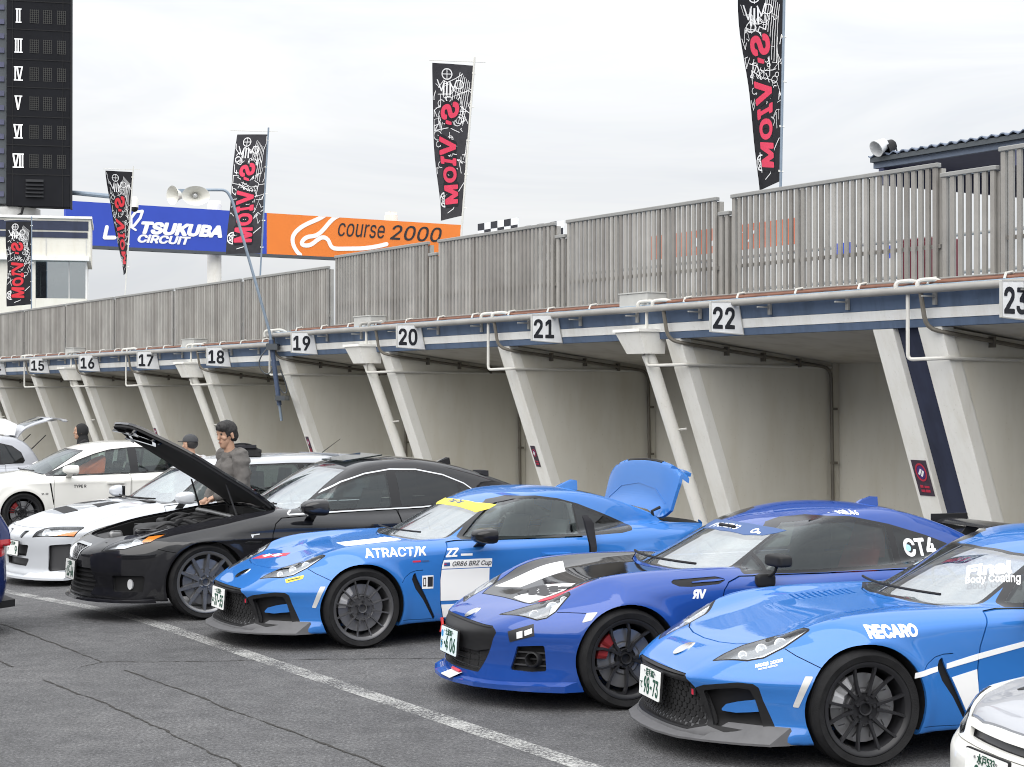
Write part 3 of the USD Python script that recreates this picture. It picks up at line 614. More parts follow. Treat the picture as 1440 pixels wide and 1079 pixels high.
def make_wheel(parent, x, y, R, w, style, rimR, rim_m='rim_black', cal='caliper_silver', lug='rim_black', face=-1, rot=0.0, turn=0.0, cal_ang=2.6, drilled=False):
    """Tyre, rim, disc and caliper of one wheel; face -1: the outer face looks towards -y."""
    key = (style, rimR, w, R)
    if key not in RIMS:
        sh = [(rimR - .004, -w / 2 + .022), (rimR + .006, -w / 2 + .004), (rimR + .03, -w / 2 - .006), ((rimR + R) / 2 + .008, -w / 2 - .010), (R - .03, -w / 2 - .004), (R - .012, -w / 2 + .012), (R - .003, -w / 2 + .035)]
        prof = sh[:]
        for gx in (-.28, 0.0, .28): prof += [(R, gx * w - .009), (R - .007, gx * w - .005), (R - .007, gx * w + .005), (R, gx * w + .009)]
        prof += [(r, -yy) for r, yy in sh[::-1]] + [(rimR - .02, w / 2 - .03), (rimR - .02, -w / 2 + .04)]
        ty = lathe(prof, 96)
        ring = [lathe([(q, -w / 2 - .0128), (q + .002, -w / 2 - .0128), (q + .002, -w / 2 - .006), (q, -w / 2 - .006)], 72) for q in ((rimR + R) / 2 + .004, rimR + .022)]
        RIMS[key] = (ty, *rim_mesh(style, rimR, w))
    ty, rim, lugs = RIMS[key]
    T = np.eye(4)
    ops = [rotm((0, 1, 0), rot)]
    fl = np.diag([1, 1 if face < 0 else -1, 1, 1.0])
    tr = rotm((0, 0, 1), turn)
    def place(m, spin=True):
        m = m.copy()
        if spin: m.apply_transform(ops[0])
        v = np.array(m.vertices)
        if face > 0: v[:, 1] *= -1; m = trimesh.Trimesh(v, m.faces[:, ::-1], process=False)
        m.apply_transform(tr); m.apply_translation((x, y, R)); return m
    o = obj('wheel', place(rim), rim_m, parent, smooth=35)
    obj('tyre', place(ty), 'tyre_rubber', o, smooth=30); obj('lug_nut', place(lugs), lug, o)
    dr = rimR * .74; f = -w / 2 + .055
    disc = lathe([(dr * .52, f + .012), (dr * .56, f + .03), (dr * .58, f + .024), (dr, f + .024), (dr, f + .05), (dr * .4, f + .05), (dr * .4, f + .012)], 60)
    if drilled:
        cuts = []
        for k in range(10):
            a = 2 * np.pi * k / 10; c, s = math.cos(a), math.sin(a); p = np.array([c * dr * .8, f + .02, s * dr * .8])
            cuts.append(xf(bx(-dr * .11, dr * .11, -.02, .02, -.0035, .0035), rotm((0, 1, 0), -math.degrees(a) + 25), p))
        disc = trimesh.Trimesh(*to_arrays(M(disc) - MU(cuts))[:2], process=False)
    obj('brake_disc', place(disc, False), 'disc_iron', o, smooth=35)
    cp = []
    for i, q in enumerate(np.linspace(-.5, .5, 9)):
        a = cal_ang + q; c, s = math.cos(a), math.sin(a); b = .012 if i in (0, 8, 4) else 0
        cp += [(c * r_, y_, s * r_) for r_ in (dr * .72, dr * 1.06) for y_ in (f - .012 + b, f + .075)]
    cs_ = [hull(cp[i * 4:(i + 2) * 4]) for i in range(8)]
    obj('caliper', place(cat(cs_), False), cal, o)
    return o

# ---------------------------------------------------------------- number plates, mirrors, seats
plain('plate_white', (0.78, 0.79, 0.77), 0.4); plain('plate_blue', (0.70, 0.80, 0.84), 0.4); plain('plate_green', (0.01, 0.06, 0.035), 0.5); plain('ink_blue', (0.03, 0.25, 0.55), 0.5)
def plate(parent, x, z, lines, y=0.0, w=.33, h=.165, back=0.02, ink='plate_green', base='plate_white', tilt=4.0, picture=False, holder=True):
    """Japanese plate: lines = (upper row, kana, number)."""
    up, kana, num = lines
    c, s = math.cos(math.radians(tilt)), math.sin(math.radians(tilt))
    ux, uy = np.array([0, -1.0, 0]), np.array([s, 0, c]); o = np.array([x, y + w / 2, z - h / 2])
    nrm = np.cross(ux, uy)
    g = spoly([(0, 0), (w, 0), (w, h), (0, h)], .008)
    P = obj('number_plate', on_plane(g, .004, o, ux, uy), base, parent)
    t = []
    if up:
        a = text_poly(up, .034, cjk=True, bold=1, width=w * .42); t.append(aff.translate(a, w * .30 - a.bounds[0], h * .70 - a.bounds[1]))
    if kana:
        a = text_poly(kana, .034, cjk=True, bold=1); t.append(aff.translate(a, w * .045 - a.bounds[0], h * .24 - a.bounds[1]))
    if num:
        a = text_poly(num, .088, bold=2, width=w * (.70 if len(num) > 3 else (.20 if len(num) == 1 else .55))); t.append(aff.translate(a, w * .94 - a.bounds[2], h * .10 - a.bounds[1]))
    obj('plate_lettering', on_plane(unary_union(t), .0025, o + nrm * .0043, ux, uy), ink, P)
    obj('plate_bolt', cat([cyl(o + ux * q + uy * h * .86, o + ux * q + uy * h * .86 + nrm * .008, .006, 8) for q in (w * .24, w * .76)]), 'lug_steel', P)
    if picture: obj('plate_print', on_plane(unary_union([shapely.Point(.03, h * .72).buffer(.022), sbox(.012, .02, .03, .07)]), .0015, o + nrm * .0042, ux, uy), 'ink_blue', P)
    if holder: obj('plate_holder', on_plane(spoly([(-.006, -.006), (w + .006, -.006), (w + .006, h + .006), (-.006, h + .006)], .008), .012, o - nrm * .0125, ux, uy), 'trim_black', P)
    return P
plain('trim_black', (0.014, 0.014, 0.015), 0.5, var=0.15, spec=0.2); plain('trim_gloss', (0.006, 0.006, 0.007), 0.15, spec=0.45); plain('grille_black', (0.05, 0.05, 0.053), 0.35, spec=0.5); plain('seat_dark', (0.030, 0.030, 0.034), 0.85, var=0.2, spec=0.1); plain('seat_grey', (0.10, 0.10, 0.105), 0.85, var=0.2); plain('seat_red', (0.32, 0.035, 0.03), 0.8, var=0.2); plain('dash_dark', (0.022, 0.022, 0.024), 0.7)
plain('chrome', (0.72, 0.73, 0.74), 0.12, 1.0); plain('lamp_silver', (0.66, 0.67, 0.68), 0.3, 0.35); plain('lamp_dark', (0.27, 0.275, 0.28), 0.4, 0.2); plain('lamp_amber', (0.75, 0.23, 0.03), 0.25); plain('lip_grey', (0.10, 0.10, 0.105), 0.6, var=0.15, scale=12); plain('reflector_pale', (0.50, 0.50, 0.49), 0.35, var=0.1); plain('decal_white', (0.80, 0.80, 0.80), 0.45); plain('decal_black', (0.015, 0.015, 0.018), 0.45); plain('decal_red', (0.55, 0.02, 0.05), 0.4); plain('decal_yellow', (0.78, 0.62, 0.05), 0.45); plain('decal_pale_blue', (0.35, 0.65, 0.85), 0.45); plain('decal_navy', (0.03, 0.08, 0.22), 0.45); plain('hook_red', (0.55, 0.03, 0.03), 0.45); plain('orange_cloth', (0.75, 0.16, 0.06), 0.8, var=0.15); plain('grey_cloth', (0.33, 0.31, 0.28), 0.85, var=0.15)
glassy('car_glass', (0.80, 0.86, 0.84), .05); glassy('screen_glass', (0.76, 0.81, 0.80), .30); glassy('dark_glass', (0.30, 0.33, 0.33), .05); glassy('lamp_glass', (0.96, 0.97, 0.98), .045); glassy('mid_glass', (0.60, 0.66, 0.65), .05)

def seat(parent, x, y, m='seat_dark', z=.42, bucket=False):
    sq = []
    back = hull([(x + .02, y - .21, z), (x + .02, y + .21, z), (x + .14, y - .2, z), (x + .14, y + .2, z), (x + .20, y - .23, z + .36), (x + .20, y + .23, z + .36), (x + .30, y - .17, z + .56), (x + .30, y + .17, z + .56), (x + .22, y - .17, z + .56), (x + .22, y + .17, z + .56)])
    cush = hull([(x - .48, y - .22, z - .03), (x - .48, y + .22, z - .03), (x + .1, y - .22, z - .06), (x + .1, y + .22, z - .06), (x - .48, y - .2, z - .16), (x + .1, y + .2, z - .16), (x - .48, y + .2, z - .16), (x + .1, y - .2, z - .16)])
    hr = hull([(x + .26, y - .12, z + .56), (x + .26, y + .12, z + .56), (x + .36, y - .11, z + .56), (x + .36, y + .11, z + .56), (x + .28, y - .10, z + .76), (x + .28, y + .10, z + .76), (x + .36, y - .09, z + .76), (x + .36, y + .09, z + .76)]) if not bucket else hull([(x + .22, y - .17, z + .5), (x + .22, y + .17, z + .5), (x + .34, y - .15, z + .5), (x + .34, y + .15, z + .5), (x + .30, y - .12, z + .8), (x + .30, y + .12, z + .8), (x + .38, y - .1, z + .8), (x + .38, y + .1, z + .8)])
    s = obj('seat', cat(back, cush), m, parent, smooth=50); obj('head_rest', hr, m, s, smooth=50)
def steering(parent, x, y, z):
    c = lathe([(.175, -.012), (.187, 0), (.175, .012), (.163, 0)], 28); c = cat(c, bx(-.17, .17, -.008, .008, -.02, .02), bx(-.02, .02, -.008, .008, -.17, 0))
    obj('steering_wheel', xf(c, rotm((0, 0, 1), 90), rotm((0, 1, 0), -25), (x, y, z)), 'trim_black', parent, smooth=40)
def mirror_part(parent, x, y, z, m, sx=.16, sy=.20, sz=.13, glass=True, stalk='trim_black', s=-1):
    """Door mirror; the shell bulges forward, the glass faces back."""
    pts = []
    for a in np.linspace(0, 2 * np.pi, 20, endpoint=False):
        ca, sa = math.cos(a), math.sin(a); e = lambda v: math.copysign(abs(v) ** .6, v)
        for q, k in ((sx * .45, .96), (sx * .35, 1.0), (0, .97), (-sx * .3, .82), (-sx * .52, .5), (-sx * .58, .2)): pts.append((x + q - .04 * (e(ca) * s * -1) * k * .6, y + s * sy / 2 + e(ca) * sy / 2 * k, z + e(sa) * sz / 2 * k))
    sh = obj('mirror', hull(pts), m, parent, smooth=50)
    obj('mirror_stalk', hull([(x - .03, y + s * .03, z - sz * .45), (x + .05, y + s * .03, z - sz * .45), (x - .04, y - s * .06, z - sz * .9), (x + .06, y - s * .06, z - sz * .9), (x - .03, y + s * .08, z - sz * .4), (x + .05, y + s * .08, z - sz * .4)]), stalk, sh)
    return sh

class Car:
    """Common build of a car: skin, gaps, glass, wheels. Local x runs from the nose back, y to the right, z up."""
    def __init__(c, name, label, F, lo, hi, h, pose, paint_m, cat_='car', gap='well_black', group='cars parked nose out in front of the pit building'):
        c.t = thing(name, label, cat_, (pose[0], pose[1], pose[3] if len(pose) > 3 else 0), pose[2], group); c.F, c.lo, c.hi, c.h = F, lo, hi, h; c.p = paint_m
        c.O = iso(F, lo, hi, h); c.K = iso(F, lo, hi, h * 1.75); c.I = shifted(c.K, -.020); c.skin = c.O - c.I
        c.layer = None; c.rec = []; c.ub = None
    def carve(c, *ms):
        for m in ms: c.skin = c.skin - m
    def take(c, m):
        """Splits a piece off the skin."""
        a = c.skin ^ m; c.skin = c.skin - m; return a
    def decal(c, m, mt, name='decal', parent=None, label=None, th=.0022):
        if c.layer is None: c.layer = {}
        if th not in c.layer: c.layer[th] = shifted(c.O, th)
        a = (c.layer[th] ^ m) - c.O
        return obj(name, a, mt, parent or c.t, label=label)
    def finish(c):
        """Skin and the dark inner structure, hollowed behind lamps and openings."""
        if c.rec:
            core = iso(c.F, c.lo, c.hi, c.h * 2.2, -.088); r = c.rec[0]
            for q in c.rec[1:]: r = r + q
            c.ub = c.ub - (r - core)
        obj('underbody', c.ub, 'well_black', c.t); obj('body', c.skin, c.p, c.t)
def hexgrid(g, s=.046, t=.007, sq=.72):
    """Honeycomb bars inside the flat shape g."""
    x0, y0, x1, y1 = g.bounds; holes = []; dx, dy = s, s * sq
    for j, y in enumerate(np.arange(y0 - dy, y1 + dy, dy)):
        for x in np.arange(x0 - dx, x1 + dx, dx):
            c = x + (dx / 2 if j % 2 else 0)
            holes.append(Polygon([(c - dx / 2 + t / 2, y), (c - dx * .27, y + dy / 2 - t * .3 + dy * .12), (c + dx * .27, y + dy / 2 - t * .3 + dy * .12), (c + dx / 2 - t / 2, y), (c + dx * .27, y - dy / 2 + t * .3 - dy * .12), (c - dx * .27, y - dy / 2 + t * .3 - dy * .12)]).buffer(-t * .22))
    return g.difference(unary_union(holes))
def car_panel(c, name, pr, g, m, gap=.004, parent=None, label=None, move=None):
    """Cuts a panel with a shut line round it out of the skin and adds it as a part."""
    a = c.skin ^ pr(g.buffer(-gap, join_style=2)); c.skin = c.skin - pr(g.buffer(gap, join_style=2))
    if move is not None: a = a.transform(move)
    return obj(name, a, m, parent or c.t, label=label) if not a.is_empty() else None
def seam(c, pr, line, w=.008):
    c.skin = c.skin - pr(LineString(line).buffer(w / 2, cap_style=2))
def oseam(c, pts3, d, w=.005, depth=(-.12, .12)):
    d, ux, uy = dirframe(d); p = np.array(pts3, float); o = p.mean(0)
    g = LineString(np.stack([(p - o) @ ux, (p - o) @ uy], 1)).buffer(w / 2, cap_style=2)
    c.skin = c.skin - prism(g, d, depth, o, ux, uy)
def inlay(c, name, pr, m, lev, parent=None, label=None):
    """A sheet set into an opening, lev[1] to lev[0] below the skin."""
    c.rec.append(pr)
    bb = np.array(pr.bounding_box()).reshape(2, 3); lo, hi = np.maximum(bb[0] - .03, np.array(c.lo) - .02), np.minimum(bb[1] + .03, np.array(c.hi) + .02)
    ce, hs = (lo + hi) / 2, (hi - lo) / 2
    def lv(q):
        def Gq(x, y, z): return np.maximum(c.F(x, y, z) - q, np.maximum(np.maximum(np.abs(x - ce[0]) - hs[0], np.abs(y - ce[1]) - hs[1]), np.abs(z - ce[2]) - hs[2]))
        return iso(Gq, lo, hi, c.h * 1.3)
    def lq(q):
        def Gq(x, y, z): return np.maximum(c.F(x, y, z) - q, np.maximum(np.maximum(np.abs(x - ce[0]) - hs[0] - .01, np.abs(y - ce[1]) - hs[1] - .01), np.abs(z - ce[2]) - hs[2] - .01))
        return iso(Gq, lo - .01, hi + .01, c.h * 1.3)
    return obj(name, (lv(lev[0]) - lq(lev[1])) ^ pr, m, parent or c.t, label=label)
def wells(spec, r=.345, w0=.52):
    return MU([cyl((x, -1.1, z), (x, -w0, z), r, 56) for x, z in spec] + [cyl((x, w0, z), (x, 1.1, z), r, 56) for x, z in spec])
def underbody(c, wl, cabin, zc):
    """Dark inner structure behind the gaps, under the bonnet and in the wheel arches; cabin = (x0, x1, half width, floor)."""
    t = shifted(c.K, -.0245) - wl
    x0, x1, hw, fl = cabin
    t = t - M(bx(x0 - .35, c.hi[0] - .45, -1.2, 1.2, zc, 2.0)) - M(bx(x0, x1, -hw, hw, fl, 2.0))
    c.ub = t
def blob(cx, cy, cz, sx, sy, sz, e=.7, n=18):
    """Rounded box (superellipsoid)."""
    p = []
    for a in np.linspace(-np.pi / 2, np.pi / 2, n // 2 + 1):
        for b in np.linspace(0, 2 * np.pi, n, endpoint=False):
            f = lambda v: math.copysign(abs(v) ** e, v)
            p.append((cx + sx * f(math.cos(a)) * f(math.cos(b)), cy + sy * f(math.cos(a)) * f(math.sin(b)), cz + sz * f(math.sin(a))))
    return hull(p)

def body_F(d):
    """Generic car body from a few measured curves (metres, local frame)."""
    W = d['W']; dk = np.array(d['deck'], float); X = dk[:, 0]; Yt = [0, .3, .5, .66, .78, .90]
    tn = [[c, c - .003, c * .45 + r * .55 - .004, r, r - .035, r - .14] for _, c, r in dk]
    T = C2(X, Yt, tn, 2.2)
    Z = [.12, .28, .45, .62, .78, .92, 1.05]; pr = np.array(d.get('prof', [.90, .955, .985, .998, 1.0, .965, .90]))
    Wp = np.array(d.get('plan', [(0, .86), (.4, .95), (.9, .995), (1.5, .98), (2.5, .985), (3.3, .985), (3.7, .99), (4.2, .95), (4.5, .86)]), float)
    S = C2(Wp[:, 0], Z, [[W * k * q for q in pr] for k in Wp[:, 1]], 2.5)
    nose, nz, tail, tz, bot, roof, kk, wb = (C1(d[k], sg) for k, sg in (('nose', 4), ('nz', 1.5), ('tail', 4), ('tz', 2), ('bot', 3), ('roof', 5), ('kk', 8), ('wb', 6)))
    zb = d.get('zb', .92); tm = d.get('tum', (.36, .35)); ge = d.get('gend', d['L'] - .1); fl = d.get('flare', .014); cr = d.get('crease')
    def F(x, y, z):
        a = np.abs(y); s = S(x, z)
        for cx, cz in d['wheels']:
            r = np.sqrt((x - cx) ** 2 + (z - cz) ** 2); s = s + fl * np.exp(-((r - .375) / .05) ** 2)
        if cr: s = s + .012 * np.exp(-((z - cr) / .022) ** 2)
        f = smax(z - T(x, a), a - s, d.get('ks', .045))
        f = smax(f, (nose(a) + nz(z) - x) * .8, d.get('kn', .05)); f = smax(f, (x - (d['L'] - tail(a) - tz(z))) * .8, .06); f = smax(f, bot(x) - z, .03)
        xe = x - kk(x) * a * a
        g = smax((z - (roof(xe) - .055 * a * a - .12 * a ** 4)) * .85, (a - (wb(x) - tm[0] * (z - zb) - tm[1] * np.maximum(z - zb, 0) ** 2)) * .9, d.get('kr', .08))
        g = smax(smax(g, zb - .25 - z, .02), x - ge, .03)
        return smin(f, g, .03)
    return F
TAIL = [(0, 0), (.4, .03), (.6, .09), (.75, .20), (.85, .36), (.95, .6)]; TZ = [(.1, .25), (.25, .08), (.4, .0), (.6, .0), (.75, .04), (.9, .06), (1.1, .15)]
BOT = [(0, .17), (.5, .17), (1.4, .18), (3.0, .19), (3.9, .22), (4.4, .30)]; KK = [(1.1, .46), (1.9, .42), (2.3, .2), (2.6, .0), (3.0, -.08), (3.6, -.14), (4.2, -.14)]
def side_glass(C, sw, panes, frame='trim_gloss', chrome=False, inset=.018):
    """Window band cut on both sides: panes = [(name, x0, x1, glass)]."""
    fr = C.take(both(sw)); core = sw.buffer(-inset); gs = [core.intersection(sbox(a, .5, b, 1.6)) for _, a, b, _ in panes]
    edge = sw.difference(sw.buffer(-.011)) if chrome else None
    u = unary_union(gs + ([edge] if chrome else []))
    obj('window_frame', fr - both(u), frame, C.t)
    if chrome: obj('window_trim', fr ^ both(edge), 'chrome', C.t)
    for (nm, a, b, m), g in zip(panes, gs):
        if g.area < 1e-4: continue
        obj(nm, fr ^ side(g), m, C.t); obj(nm, fr ^ both(g) ^ M(bx(-1, 6, .2, 1.3, 0, 2.2)), m, C.t)
def front_glass(C, x0, xc, x1, xt, hb, ht, z0=.7, glass='screen_glass'):
    """Windscreen: base centre x0 and corner xc at half width hb, top centre x1 and corner xt at ht."""
    f = lambda a, b, w: [(a + (b - a) * (t ** 2), w * t) for t in np.linspace(-1, 1, 9)]
    g = spoly(f(x0, xc, hb) + f(x1, xt, ht)[::-1], .015); a = C.take(top(g, z0, 1.8)); i = top(g.buffer(-.028), z0, 1.8)
    W = obj('windshield', a ^ i, glass, C.t); obj('windshield_border', a - i, 'trim_gloss', W); return W
def lamp_part(C, pts, d, tub='lamp_silver', amber=None, bulbs=(), mir=True, bez=.009, dep=.045, mark='headlight'):
    for s in ((1, -1) if mir else (1,)):
        q = (lambda m: m) if s == 1 else mirror
        A, B = q(oblique(pts, d, .006)), q(oblique(pts, d, .005, grow=-bez)); a = C.take(A); H = obj(mark, a ^ B, 'lamp_glass', C.t); obj('headlight_bezel', a - B, 'trim_black', H)
        inlay(C, 'headlight_tub', q(oblique(pts, d, .005, grow=-.003)), tub, (-dep, -dep - .013), H)
        if amber: inlay(C, 'indicator', q(oblique(amber, d, .004)), 'lamp_amber', (-.012, -dep), H)
        for (cx, cy, cz), rr in bulbs:
            n_ = np.array(d) / np.linalg.norm(d); c0 = np.array([cx, cy, cz]) - n_ * dep * .9
            lm = cat(lathe([(rr * .2, 0), (rr, .022), (rr + .004, .022), (rr * .5, -.012), (.001, -.012), (.001, 0)], 22, 'z'), trimesh.creation.icosphere(2, rr * .55)); R = np.eye(4); dd, u1, u2 = dirframe(d); R[:3, 0], R[:3, 1], R[:3, 2], R[:3, 3] = u1, u2, dd, c0; lm.apply_transform(R)
            if s == -1: lm.vertices[:, 1] *= -1; lm.invert()
            obj('headlight_lamp', lm, 'lamp_silver', H, smooth=40)
def pose_at(px, D, rz, xw, yw, z0=0.0):
    """Pose that puts the local point (xw, yw) at a surveyed bearing and distance."""
    X = (px - 720) / FPX * D; c, s = math.cos(math.radians(rz)), math.sin(math.radians(rz))
    return (X - (c * xw - s * yw), D - (s * xw + c * yw), rz, z0)
# ---------------------------------------------------------------- the compact coupe shared by the two light blue cars (and, reshaped, the dark blue one)
def coupe_F(ver='new'):
    X = [0.0, .10, .30, .50, .85, 1.2, 1.6, 2.0, 2.6, 3.0, 3.425, 3.8, 4.1, 4.265]; Yt = [0, .3, .5, .66, .78, .90]
    tn = [[.48, .475, .46, .44, .42, .40], [.555, .55, .535, .51, .48, .45], [.65, .647, .64, .62, .58, .52], [.712, .71, .715, .745, .71, .62], [.790, .790, .803, .838, .800, .70], [.822, .823, .836, .860, .825, .72],
          [.848, .848, .855, .866, .835, .74], [.90, .90, .89, .872, .836, .75], [.92, .92, .91, .90, .862, .76], [.93, .93, .925, .915, .880, .78], [.945, .945, .945, .940, .908, .80], [.945, .945, .94, .922, .88, .79], [.95, .95, .938, .90, .85, .77], [.94, .938, .92, .87, .82, .75]]
    if ver == 'old':
        tn[0] = [.50, .495, .48, .45, .42, .39]; tn[1] = [.575, .572, .555, .53, .50, .46]; tn[2] = [.662, .66, .655, .64, .61, .54]; tn[3] = [.72, .718, .725, .768, .735, .63]; tn[4] = [.815, .818, .845, .880, .83, .70]; tn[5] = [.848, .851, .874, .902, .855, .72]; tn[6] = [.862, .864, .882, .905, .86, .74]
    T = C2(X, Yt, tn, 2.2)
    Xs = [0, .4, .85, 1.3, 1.8, 2.6, 3.0, 3.425, 3.9, 4.265]; Z = [.10, .25, .40, .55, .68, .80, .92]
    S = C2(Xs, Z, [[.66, .71, .74, .75, .74, .70, .64], [.79, .815, .83, .825, .81, .78, .71], [.85, .872, .885, .887, .877, .850, .79], [.79, .835, .852, .857, .857, .848, .80], [.775, .82, .832, .838, .850, .852, .81], [.775, .82, .832, .842, .856, .853, .81],
                   [.80, .84, .855, .865, .876, .868, .82], [.85, .87, .885, .892, .895, .878, .825], [.80, .82, .84, .85, .845, .83, .78], [.70, .74, .76, .77, .76, .74, .70]], 2.5)
    if ver == 'new':
        nose = C1([(0, -.06), (.2, -.05), (.4, -.005), (.55, .09), (.7, .26), (.8, .40), (.9, .60)], 4)
        nz = C1([(.08, .06), (.12, .0), (.17, .0), (.25, .05), (.36, .045), (.44, .02), (.475, .005), (.52, .04), (.60, .12), (.72, .3)], 1.0)
    else:
        nose = C1([(0, -.05), (.2, -.03), (.4, .03), (.55, .12), (.7, .275), (.8, .41), (.9, .60)], 4)
        nz = C1([(.08, .05), (.13, .0), (.2, .01), (.3, .03), (.40, .025), (.47, .005), (.52, .012), (.57, .04), (.64, .11), (.75, .3)], 1.6)
    tail = C1([(0, 0), (.4, .03), (.6, .10), (.75, .24), (.85, .42), (.95, .7)], 4)
    tz = C1([(.1, .22), (.25, .10), (.4, .0), (.6, .01), (.75, .05), (.85, .03), (.95, .0), (1.1, .1)], 2)
    bot = C1([(0, .125), (.5, .130), (1.4, .165), (3.0, .18), (3.9, .21), (4.3, .30)], 3)
    rr = 0 if ver == 'new' else 1
    roof = C1([(1.2, .79), (1.45, .865), (1.58, .925), (1.75, 1.01), (2.0, 1.132), (2.2, 1.205), (2.4, 1.247), (2.6, 1.264 + .016 * rr), (2.8, 1.264 + .03 * rr), (3.0, 1.247 + .04 * rr), (3.3, 1.178 + .035 * rr), (3.6, 1.075 + .03 * rr), (3.8, .995), (3.95, .935), (4.1, .88), (4.3, .80)], 5)
    kk = C1([(1.2, .50), (1.9, .46), (2.3, .22), (2.6, .0), (3.0, -.10), (3.6, -.16), (4.2, -.16)], 8)
    wb = C1([(1.2, .69), (1.6, .725), (2.0, .745), (2.4, .745), (2.8, .725), (3.1, .69), (3.4, .63), (3.7, .555), (4.0, .47), (4.2, .40)], 6)
    wx = [(.85, .315), (3.42, .315)]
    def F(x, y, z):
        a = np.abs(y); zw = z; z = z * 1.062
        s = S(x, z)
        for cx, cz in wx:
            r = np.sqrt((x - cx) ** 2 + (zw - cz) ** 2); s = s + .016 * np.exp(-((r - .36) / .045) ** 2)
        f = smax(z - T(x, a), a - s, .038)
        f = smax(f, (nose(a) + nz(z) - x) * .8, .032 if ver == 'new' else .05)
        f = smax(f, (x - (4.262 - tail(a) - tz(z))) * .8, .06)
        f = smax(f, bot(x) - zw, .03)
        xe = x - kk(x) * a * a
        g = smax((z - (roof(xe) - .055 * a * a - .12 * a ** 4)) * .85, (a - (wb(x) - .36 * (z - .9) - .42 * np.maximum(z - .9, 0) ** 2)) * .9, .075)
        g = smax(smax(g, .7 - z, .02), x - 4.05, .02)
        return smin(f, g, .035)
    return F
paint('paint_sky_blue', (0.030, 0.150, 0.45), metal=0.15, flake=0.15, rough=0.42)
def make_coupe(name, label, pose, which):
    C = Car(name, label, coupe_F('new'), (-.12, -.95, .08), (4.3, .95, 1.32), .022, pose, 'paint_sky_blue')
    t = C.t; P = 'paint_sky_blue'
    wl = wells([(.85, .315), (3.42, .318)]); C.carve(wl)
    underbody(C, wells([(.85, .315), (3.42, .318)], .352, .50), (1.75, 3.2, .66, .28), .77)
    # glass
    ws = spoly([(1.40, 0), (1.425, -.25), (1.49, -.48), (1.565, -.625), (2.12, -.49), (2.06, -.30), (2.03, 0), (2.06, .30), (2.12, .49), (1.565, .625), (1.49, .48), (1.425, .25)], .02)
    a = C.take(top(ws, .74, 1.5)); inner = top(ws.buffer(-.028), .74, 1.5)
    W = obj('windshield', a ^ inner, 'screen_glass', t); obj('windshield_border', a - inner, 'trim_gloss', W)
    sw = spoly([(1.725, .809), (1.79, .860), (1.93, .968), (2.06, 1.055), (2.16, 1.105), (2.30, 1.138), (2.50, 1.140), (2.70, 1.112), (2.88, 1.064), (3.12, .972), (3.31, .893), (3.335, .868), (3.30, .835), (3.20, .818), (2.9, .806), (2.3, .803)], .012)
    dg = sw.buffer(-.022).intersection(sbox(1.2, .7, 2.775, 1.4)); qg = sw.buffer(-.022).intersection(sbox(2.835, .7, 3.6, 1.4))
    fr = C.take(both(sw)); obj('window_frame', fr - both(unary_union([dg, qg])), 'trim_gloss', t)
    mv = None
    if which == 1:
        hx, hy, an = 1.53, -.80, math.radians(3.2)
        ca, sa = math.cos(an), math.sin(an)
        mv = np.array([[ca, sa, 0, hx - ca * hx - sa * hy], [-sa, ca, 0, hy + sa * hx - ca * hy], [0, 0, 1, 0]])
    g_ = fr ^ side(dg)
    if mv is not None: g_ = g_.transform(mv)
    obj('door_window', g_, 'car_glass', t); obj('door_window', fr ^ both(dg) ^ M(bx(0, 5, .2, 1.2, 0, 2)), 'car_glass', t)
    obj('quarter_window', fr ^ side(qg), 'dark_glass', t); obj('quarter_window', fr ^ both(qg) ^ M(bx(0, 5, .2, 1.2, 0, 2)), 'dark_glass', t)
    rw = spoly([(2.93, 0), (2.96, -.40), (3.02, -.49), (3.66, -.42), (3.74, -.25), (3.76, 0), (3.74, .25), (3.66, .42), (3.02, .49), (2.96, .40)], .02)
    obj('rear_window', C.take(top(rw, .8, 1.5)), 'dark_glass', t)
    # front openings
    gl = spoly([(-.36, .462), (-.415, .42), (-.435, .392), (-.505, .20), (-.40, .165), (.40, .165), (.505, .20), (.435, .392), (.415, .42), (.36, .462)], .01)
    C.carve(front(gl, -.3, .45))
    gi = gl.buffer(-.012); mesh2 = hexgrid(gi.difference(sbox(-.6, .425, .6, .5)), .052, .008, .62)
    inlay(C, 'grille_mesh', front(mesh2, -.3, .45), 'grille_black', (-.028, -.042))
    inlay(C, 'grille_bar', front(gl.intersection(sbox(-.6, .415, .6, .5)), -.3, .45), 'trim_black', (-.012, -.035)); inlay(C, 'grille_frame', front(gl.difference(gi), -.3, .45), 'trim_black', (-.004, -.04))
    dI = (-.72, -.68, .12)
    ik = [(.045, -.43, .395), (.07, -.49, .418), (.12, -.56, .432), (.20, -.645, .450), (.262, -.70, .448), (.285, -.72, .43), (.315, -.715, .36), (.40, -.775, .135), (.36, -.76, .13), (.24, -.69, .145), (.086, -.50, .20)]
    fin = [(.135, -.548, .288), (.16, -.575, .325), (.21, -.625, .345), (.295, -.70, .365), (.31, -.708, .30), (.20, -.615, .283)]
    hole = [(.072, -.475, .385), (.12, -.555, .405), (.20, -.64, .42), (.248, -.685, .415), (.27, -.70, .36), (.318, -.725, .19), (.115, -.52, .205)]
    for sgn in (1, -1):
        q = (lambda m: m) if sgn == 1 else mirror
        O_, H_, Fi = q(oblique(ik, dI, .008)), q(oblique(hole, dI, .01)), q(oblique(fin, dI, .008))
        a = C.take(O_); obj('intake_frame', a - H_, 'trim_black', t)
        inlay(C, 'intake_back', H_, 'trim_black', (-.055, -.07)); inlay(C, 'intake_fin', Fi, P, (-.004, -.05))
        # headlight
        hl = [(.138, -.420, .530), (.20, -.430, .580), (.30, -.455, .638), (.44, -.535, .698), (.575, -.630, .730), (.610, -.668, .722), (.60, -.680, .712), (.451, -.686, .628), (.346, -.662, .573), (.270, -.61, .550)]
